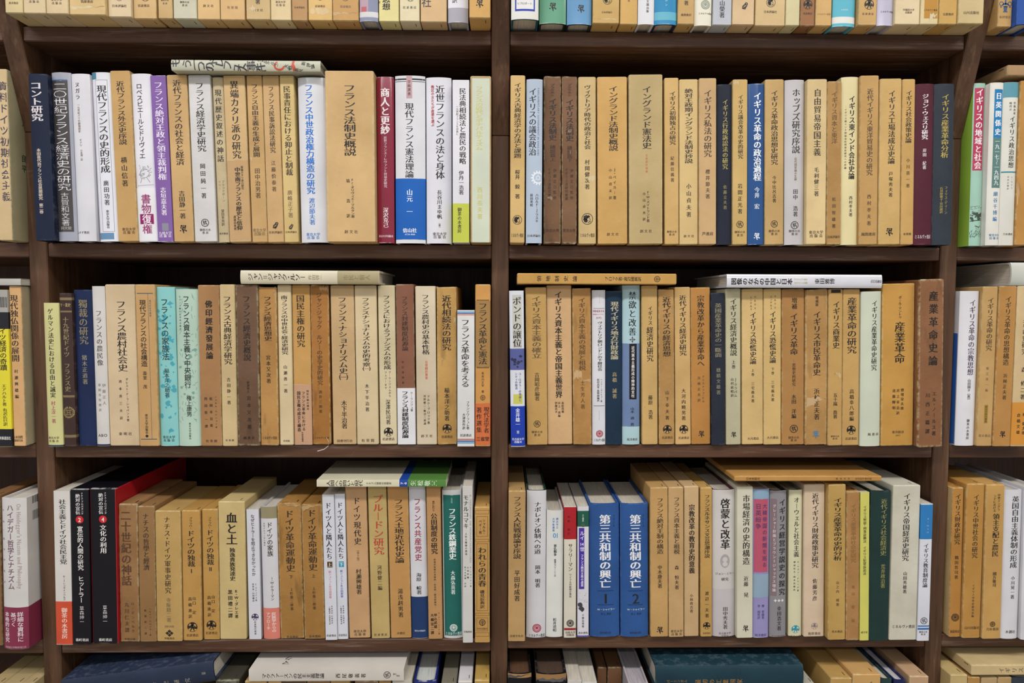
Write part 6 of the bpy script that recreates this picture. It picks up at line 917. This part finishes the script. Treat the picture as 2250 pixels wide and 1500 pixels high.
["slipcased_book","pinkish cream slipcase on fiscal policy history, seventeenth along fourth shelf, right bay","books standing on the fourth shelf of the right bay","s","d8c1a5",[425.9,-5.6,1000.8],-1.297,27.7,209.1,144.2,[["T","近代イギリス財政政策史研究",197.5,95.0,8.5,1.2,"17120f","m","title"],["T","佐藤芳彦",81.2,49.2,6.1,1.2,"17120f","m","author"],["M","sower",14.9,8.9,0.8,"968680"],["H","勁草書房",4.6,3.9,0.8,"4a3826","m","publisher"]],{}],
["slipcased_book","golden slipcase on historical analysis of industry, eighteenth along fourth shelf, right bay","books standing on the fourth shelf of the right bay","s","c19b4f",[452.8,-14.8,1000.8],-1.548,23.1,211.5,145.9,[["T","イギリス産業革命の史的分析",193.8,108.7,10.9,0.8,"17120f","m","title"],["T","山之内　靖著",81.7,45.8,4.0,0.8,"4a3826","m","author"],["H","青木書店",11.8,3.4,0.4,"4a3826","m","publisher"]],{}],
["slipcased_book","worn brown slipcase with barely legible title, nineteenth along fourth shelf, right bay","books standing on the fourth shelf of the right bay","s","b48449",[473.4,-16.4,1000.7],-1.548,17.2,203.2,140.2,[["T","イギリス産業革命社会史研究",186.0,106.5,7.2,0.4,"8a6234","m","title"],["T","角山　榮　編",78.1,23.1,4.4,0.4,"8a6234","m","author"]],{"worn":1}],
["paperback_book","slim yellow paperback on police and evidence law, twentieth along fourth shelf, right bay","books standing on the fourth shelf of the right bay","p","d1cd5f",[489.3,-15.8,1000.7],-1.548,11.9,201.4,138.9,[["T","イギリス警察・刑事証拠法　イギリス犯罪訴追法",183.7,89.4,4.0,0.0,"3a3a20","m","title"],["H","成文堂",11.1,2.8,0.0,"4a3826","m","publisher"]],{}],
["cloth_book","dark green cloth hardcover with dull gold title, twenty-first along fourth shelf, right bay","books standing on the fourth shelf of the right bay","c","213f3c",[509.2,-16.4,1000.7],-0.952,26.7,203.2,140.2,[["T","近代イギリス社会経済史",192.8,115.9,8.4,3.6,"8f8a52","m","title"],["T","荒井政治著",104.4,71.7,6.0,3.6,"8f8a52","m","author"]],{}],
["slipcased_book","wide grey-green slipcase on imperial economic history, twenty-second along fourth shelf, right bay","books standing on the fourth shelf of the right bay","s","cecbba",[541.4,-15.6,1000.6],-0.407,36.6,210.7,145.4,[["T","イギリス帝国経済史研究",200.2,108.2,8.8,0.4,"17120f","m","title"],["T","山田秀雄著",94.5,63.9,5.0,0.8,"17120f","m","author"],["H","ミネルヴァ書房",18.9,4.4,0.4,"17120f","m","publisher"]],{}],
["paperback_book","short white paperback with bright blue head, twenty-third along fourth shelf, right bay","books standing on the fourth shelf of the right bay","p","d8dae4",[568.0,-17.2,1000.6],-0.407,15.6,186.1,128.4,[["P",185.1,138.5,"267cbe",0,1],["T","ヨーロッパ",168.4,145.4,2.4,1.6,"a8cce6","m","subtitle"],["T","イギリス教育制度論",132.9,72.9,6.4,0.4,"17120f","m","title"],["M","ringo",27.4,9.2,0.4,"17120f"],["P",21.0,19.3,"2a6ab0",0,1],["P",17.6,15.1,"2a6ab0",0,1],["H","御茶の水",12.1,2.6,0.0,"4a3826","m","publisher"],["H","書　房",8.9,2.6,0.0,"4a3826","m","publisher"]],{}],
["slipcased_book","thin golden slipcase lying flat on the fourth row, fourth shelf, right bay","","s","bf8c42",[504.5,-18.0,1220.8],-90.0,7.0,195.8,150.0,[["T","日本書籍出",180.4,161.9,3.5,0.0,"5a3c18","m","subtitle"],["T","東　京　大　学",61.2,42.6,2.7,0.0,"5a3c18","m","subtitle"],["T","社会科学研究所",35.8,13.6,2.7,0.0,"5a3c18","m","subtitle"]],{}],
["slipcased_book","amber slipcase with pale tan side beside the post, first along fourth shelf, outer right bay","books standing on the fourth shelf of the outer right bay","s","b78030",[617.1,-7.8,1000.6],-0.885,15.2,205.3,141.7,[["T","イギリス財政史研究",197.1,127.7,7.6,0.0,"33240f","m","title"],["T","隅田哲司著",113.2,79.8,4.8,0.0,"33240f","m","author"],["M","rose",27.4,10.7,0.0,"3a2a14"],["H","風間書房",8.0,4.0,0.0,"4a3826","m","publisher"]],{"side":"c9aa70"}],
["slipcased_book","wide amber slipcase on medieval English society, second along fourth shelf, outer right bay","books standing on the fourth shelf of the outer right bay","s","bc8939",[637.2,-11.0,1000.6],-0.513,24.1,211.3,145.8,[["T","イギリス中世社会の研究",197.3,110.2,7.5,1.2,"33240f","m","title"],["T","─イギリス中世史研究会編",79.0,28.8,3.2,1.2,"4a3826","m","author"],["H","山川出版社",14.6,4.0,0.8,"4a3826","m","publisher"]],{}],
["slipcased_book","tan slipcase on lordship and peasants, third along fourth shelf, outer right bay","books standing on the fourth shelf of the outer right bay","s","c6994f",[663.5,-13.5,1000.7],-0.885,24.7,210.9,145.5,[["T","中世イングラ",198.6,175.0,3.6,4.7,"17120f","m","subtitle"],["T","ンドにおける",197.6,174.0,3.6,-0.8,"17120f","m","subtitle"],["T","領主支配と農民",171.9,113.1,8.7,1.6,"17120f","m","title"],["T","國方敬司",92.4,71.6,4.7,1.6,"17120f","m","author"],["M","seal",20.5,7.5,0.8,"4a3820"],["H","刀水書房",13.8,4.0,0.8,"4a3826","m","publisher"]],{}],
["jacketed_book","white jacket on liberal constitution, fourth along fourth shelf, outer right bay","books standing on the fourth shelf of the outer right bay","j","d7d7dd",[688.4,-12.7,1000.6],-0.513,24.0,203.5,140.4,[["T","英国自由主義体制の形成",195.3,97.2,9.5,2.0,"17120f","m","title"],["T","小川晃一著",86.8,54.5,5.1,2.0,"17120f","m","author"],["H","木鐸社",9.5,4.4,1.2,"4a3826","m","publisher"]],{}],
["jacketed_book","white jacket cut by the picture edge, fifth along fourth shelf, outer right bay","books standing on the fourth shelf of the outer right bay","j","d5d5da",[713.2,-16.5,1000.7],-0.885,21.9,207.6,143.3,[],{}],
["slipcased_book","tan slipcase showing only its top, first by picture edge, bottom shelf, outer left bay","books standing on the bottom shelf of the outer left bay","s","b09a68",[-663.5,-20.6,730.3],0.0,20.5,218.3,150.6,[],{}],
["slipcased_book","pale slipcase top in the outer corner, second from picture edge, bottom shelf, outer left bay","books standing on the bottom shelf of the outer left bay","s","b39e6e",[-639.8,-21.4,730.3],0.0,24.7,218.7,150.9,[],{}],
["slipcased_book","pale slipcase top beside the corner post, third along bottom shelf, outer left bay","books standing on the bottom shelf of the outer left bay","s","b59f70",[-619.6,-21.4,730.3],0.0,14.7,219.1,151.2,[],{}],
["cloth_book","dark cloth book under the tilted blue volume, first along bottom shelf, left bay","books standing on the bottom shelf of the left bay","c","3a3426",[-562.2,-18.7,730.3],0.0,21.1,195.4,134.8,[],{}],
["slipcased_book","tan slipcase under the tilted blue volume, second along bottom shelf, left bay","books standing on the bottom shelf of the left bay","s","b3965a",[-537.5,-19.0,730.3],0.0,25.4,198.2,136.7,[],{}],
["slipcased_book","brown slipcase under the tilted blue volume, third along bottom shelf, left bay","books standing on the bottom shelf of the left bay","s","a98a50",[-510.9,-19.1,730.3],0.0,25.4,201.5,139.0,[],{}],
["slipcased_book","pale slipcase propping the tilted blue volume, fourth along bottom shelf, left bay","books standing on the bottom shelf of the left bay","s","b3965a",[-483.8,-19.1,730.3],0.0,26.5,204.8,141.3,[],{}],
["slipcased_book","tan slipcase propping the tilted blue volume, fifth along bottom shelf, left bay","books standing on the bottom shelf of the left bay","s","a98a50",[-457.0,-18.6,730.3],0.0,25.4,208.3,143.7,[],{}],
["slipcased_book","slipcase under the right end of the blue volume, sixth along bottom shelf, left bay","books standing on the bottom shelf of the left bay","s","b3965a",[-430.3,-21.0,730.3],0.0,23.3,211.7,146.1,[],{}],
["slipcased_book","dark olive slipcase with frayed tan front edge, seventh along bottom shelf, left bay","books standing on the bottom shelf of the left bay","s","3d3a2e",[-358.9,-19.7,730.3],0.0,30.2,221.5,152.9,[["X",221.4,216.2,0.0,1,101]],{"edge":"b08c54"}],
["slipcased_book","tan slipcase under the white lying book, eighth along bottom shelf, left bay","books standing on the bottom shelf of the left bay","s","b3914f",[-321.4,-20.0,730.3],0.0,28.7,220.8,152.3,[],{}],
["slipcased_book","ochre slipcase under the white lying book, ninth along bottom shelf, left bay","books standing on the bottom shelf of the left bay","s","c09a58",[-296.7,-19.8,730.3],0.0,17.5,220.8,152.3,[],{}],
["slipcased_book","brown slipcase under the white lying book, tenth along bottom shelf, left bay","books standing on the bottom shelf of the left bay","s","5a4024",[-271.3,-18.7,730.3],0.0,32.0,220.8,152.3,[],{}],
["slipcased_book","dark tan slipcase under the white lying book, eleventh along bottom shelf, left bay","books standing on the bottom shelf of the left bay","s","8a6838",[-239.1,-19.2,730.3],0.0,29.9,220.8,152.3,[],{}],
["slipcased_book","pale tan slipcase under the white lying book, twelfth along bottom shelf, left bay","books standing on the bottom shelf of the left bay","s","b3914f",[-210.5,-18.6,730.3],0.0,25.6,220.8,152.3,[],{}],
["slipcased_book","dark brown slipcase under the white lying book, thirteenth along bottom shelf, left bay","books standing on the bottom shelf of the left bay","s","6a4c2c",[-175.5,-21.1,730.3],0.0,30.4,220.8,152.3,[],{}],
["slipcased_book","narrow slipcase under the end of the white book, fourteenth along bottom shelf, left bay","books standing on the bottom shelf of the left bay","s","9a783f",[-151.5,-19.5,730.3],0.0,16.0,220.8,152.3,[],{}],
["paperback_book","off-white paperback showing its dusty top, fifteenth along bottom shelf, left bay","books standing on the bottom shelf of the left bay","p","c4c1b2",[-128.5,-19.5,730.3],0.0,25.7,220.8,152.3,[],{}],
["jacketed_book","navy hardcover with pale page top, sixteenth along bottom shelf, left bay","books standing on the bottom shelf of the left bay","j","24307a",[-98.4,-19.3,730.3],0.0,29.8,219.0,151.1,[],{"paper":"c9ccc6"}],
["slipcased_book","grey slipcase with dusty top and staple, seventeenth along bottom shelf, left bay","books standing on the bottom shelf of the left bay","s","7d7868",[-66.9,-19.6,730.3],0.0,20.4,214.7,148.1,[],{}],
["slipcased_book","white slipcase with stapled top, eighteenth along bottom shelf, left bay","books standing on the bottom shelf of the left bay","s","cfcbce",[-45.1,-19.0,730.3],0.0,18.6,218.6,150.8,[],{}],
["slipcased_book","golden slipcase with stapled top by centre post, nineteenth along bottom shelf, left bay","books standing on the bottom shelf of the left bay","s","c19c4c",[-22.7,-20.6,730.3],0.0,19.6,220.7,152.3,[],{}],
["paperback_book","off-white book lying flat with black spine title, bottom shelf, left bay","","p","cfc9bf",[-125.8,-22.0,959.7],-90.0,15.8,203.6,150.0,[["T","マクファースンの民主主義理論",186.6,104.8,6.8,-0.8,"17120f","m","title"],["T","西尾敬義著",91.0,49.1,5.7,-0.8,"17120f","m","author"],["M","ringo",22.0,9.3,0.0,"17120f"],["T","御茶の水",14.0,9.8,2.3,1.1,"4a3826","m","subtitle"],["T","書房",9.8,5.5,2.3,-1.1,"4a3826","m","subtitle"],["C","マク",160.0,17.0,30.0,50.0,"17120f"]],{}],
["cloth_book","large blue cloth volume lying tilted by the corner post, bottom shelf, left bay","","c","2d3a52",[-375.4,-22.0,964.8],-97.125,27.0,200.4,190.0,[["T","資料編集",15.9,10.6,3.2,0.0,"9a9488","m","subtitle"],["T","経済学史研究",113.7,28.7,6.4,-7.4,"9a9488","m","title"]],{}],
["cloth_book","old black book with crumbling brown leather cap, first along bottom shelf, right bay","books standing on the bottom shelf of the right bay","c","17161c",[27.4,-18.7,730.3],0.0,31.1,228.1,157.4,[["P",228.0,222.5,"a8804c",0,1],["X",227.4,220.2,0.0,1,105]],{"paper":"5a3a22"}],
["cloth_book","thick old black book with frayed tan cap, second along bottom shelf, right bay","books standing on the bottom shelf of the right bay","c","19181e",[69.3,-20.3,730.3],0.0,40.0,228.2,157.5,[["P",228.1,219.8,"9a7444",0,1],["X",223.1,216.5,0.0,1,106]],{"paper":"4a3628"}],
["paperback_book","white paperback top beside the old black books, third along bottom shelf, right bay","books standing on the bottom shelf of the right bay","p","cac6c0",[100.5,-19.7,730.3],0.0,18.3,219.6,151.5,[],{}],
["paperback_book","second white paperback top beside the dark gap, fourth along bottom shelf, right bay","books standing on the bottom shelf of the right bay","p","cfd0cc",[120.4,-18.8,730.3],0.0,20.0,216.5,149.4,[],{}],
["slipcased_book","short brown book set back in the dark gap, fifth along bottom shelf, right bay","books standing on the bottom shelf of the right bay","s","6a4526",[144.0,25.6,730.3],0.0,12.5,212.0,146.3,[],{}],
["slipcased_book","second short brown book set back in the gap, sixth along bottom shelf, right bay","books standing on the bottom shelf of the right bay","s","6d4828",[161.6,24.4,730.3],0.0,19.8,212.6,146.7,[],{}],
["jacketed_book","white hardcover under the end of the teal volume, seventh along bottom shelf, right bay","books standing on the bottom shelf of the right bay","j","b9b4b8",[186.0,-20.8,730.3],0.0,26.5,214.0,147.7,[],{"paper":"b5aeb4"}],
["slipcased_book","tan slipcase under the teal volume, eighth along bottom shelf, right bay","books standing on the bottom shelf of the right bay","s","9a783f",[232.9,-20.5,730.3],0.0,24.9,203.6,140.5,[],{}],
["slipcased_book","brown slipcase under the teal volume, ninth along bottom shelf, right bay","books standing on the bottom shelf of the right bay","s","8a6838",[259.2,-19.6,730.3],0.0,25.0,203.6,140.5,[],{}],
["slipcased_book","ochre slipcase under the teal volume, tenth along bottom shelf, right bay","books standing on the bottom shelf of the right bay","s","9a783f",[285.0,-18.5,730.3],0.0,23.9,203.6,140.5,[],{}],
["slipcased_book","pale slipcase under the teal volume, eleventh along bottom shelf, right bay","books standing on the bottom shelf of the right bay","s","b3914f",[311.6,-18.8,730.3],0.0,27.2,203.6,140.5,[],{}],
["slipcased_book","dark tan slipcase under the teal volume, twelfth along bottom shelf, right bay","books standing on the bottom shelf of the right bay","s","8a6838",[339.3,-20.3,730.3],0.0,27.2,203.6,140.5,[],{}],
["slipcased_book","slipcase under the middle of the teal volume, thirteenth along bottom shelf, right bay","books standing on the bottom shelf of the right bay","s","9a783f",[365.9,-20.3,730.3],0.0,23.9,203.6,140.5,[],{}],
["slipcased_book","tan slipcase under the lettered end of the teal volume, fourteenth along bottom shelf, right bay","books standing on the bottom shelf of the right bay","s","b3914f",[392.6,-19.0,730.3],0.0,26.2,203.6,140.5,[],{}],
["slipcased_book","grey-white slipcase low beside the teal volume, fifteenth along bottom shelf, right bay","books standing on the bottom shelf of the right bay","s","b9b7a8",[415.7,-20.6,730.3],0.0,15.2,212.7,146.8,[],{}],
["slipcased_book","tan slipcase top with long side, near the teal volume, sixteenth along bottom shelf, right bay","books standing on the bottom shelf of the right bay","s","bf9850",[458.0,-20.3,730.3],0.0,28.6,221.0,152.5,[],{}],
["slipcased_book","wide apricot slipcase with one black stroke at its head, seventeenth along bottom shelf, right bay","books standing on the bottom shelf of the right bay","s","cc9f5c",[491.5,-21.5,730.3],0.0,37.5,226.7,156.4,[["T","イ",218.3,208.3,7.3,4.2,"17120f","m","title"]],{}],
["cloth_book","dark green hardcover with cream page top, eighteenth along bottom shelf, right bay","books standing on the bottom shelf of the right bay","c","2a4a48",[518.8,-20.9,730.3],0.0,14.4,219.9,151.8,[],{}],
["cloth_book","navy hardcover with white page top, nineteenth along bottom shelf, right bay","books standing on the bottom shelf of the right bay","c","20285a",[537.7,-19.9,730.3],0.0,15.9,217.5,150.0,[],{"paper":"c8c6c8"}],
["slipcased_book","pinkish tan slipcase beside the post on the lowest row, twentieth along bottom shelf, right bay","books standing on the bottom shelf of the right bay","s","c6a079",[563.6,-19.4,730.3],0.0,25.7,222.4,153.5,[],{}],
["cloth_book","large teal volume lying flat with gilt title, bottom shelf, right bay","","c","1c3f4c",[406.1,-22.0,951.9],-90.0,34.5,198.0,150.0,[["T","最初の工業国家",146.1,81.1,7.0,-3.9,"9a7440","m","title"],["T","バーミンガム",183.3,155.8,3.9,-2.8,"9a7440","m","author"]],{}],
["slipcased_book","cream tan slipcase at the foot of the outer bay, bottom shelf, outer right bay","books standing on the bottom shelf of the outer right bay","s","c7ad72",[617.4,-19.7,730.3],0.0,22.9,224.3,154.8,[],{}],
["slipcased_book","amber slipcase under the flat cream case, second along bottom shelf, outer right bay","books standing on the bottom shelf of the outer right bay","s","b98a44",[637.6,-20.4,730.3],0.0,16.1,221.5,152.8,[],{}],
["slipcased_book","worn buff slipcase under the flat cream case, third along bottom shelf, outer right bay","books standing on the bottom shelf of the outer right bay","s","b89a6c",[659.3,-18.6,730.3],0.0,21.9,220.2,151.9,[],{}],
["slipcased_book","second buff slipcase under the flat cream case, fourth along bottom shelf, outer right bay","books standing on the bottom shelf of the outer right bay","s","bc9a64",[679.9,-19.6,730.3],0.0,18.2,220.8,152.4,[],{}],
["cloth_book","slate book under the flat cream case, fifth along bottom shelf, outer right bay","books standing on the bottom shelf of the outer right bay","c","3a4450",[705.1,-21.0,730.3],0.0,31.3,220.4,152.1,[],{}],
["slipcased_book","cream slipcase lying flat over the outer row, bottom shelf, outer right bay","","s","cfb683",[774.7,-22.0,962.1],-90.0,14.1,142.6,150.0,[["T","イギリス",106.8,71.6,6.6,0.0,"6a6248","m","title"]],{}]
]
def cast(its):
    for it in its:
        if it[0] in 'TR': [glyph(c, it[7]) for c in it[1] if c not in ' 　']
        elif it[0] == 'H': [glyph(c, it[6]) for c in it[1] if c not in ' 　']
        elif it[0] == 'Q': [glyph(q[0], 'b') for q in it[1]]
        elif it[0] == 'S': [glyph(c, 'b') for c in it[1]]
        elif it[0] == 'C': [glyph(c, 'm') for c in it[1]]
        elif it[0] == 'B': cast(it[4])
hide = [o for o in COL.objects]
for o in hide: COL.objects.unlink(o)            # letters are cut fastest in an empty collection
for rec in BOOKS: cast(rec[10])
for c in '24': glyph(c, 'b')
for o in hide: COL.objects.link(o)
for rec in BOOKS:
    build_book(rec)
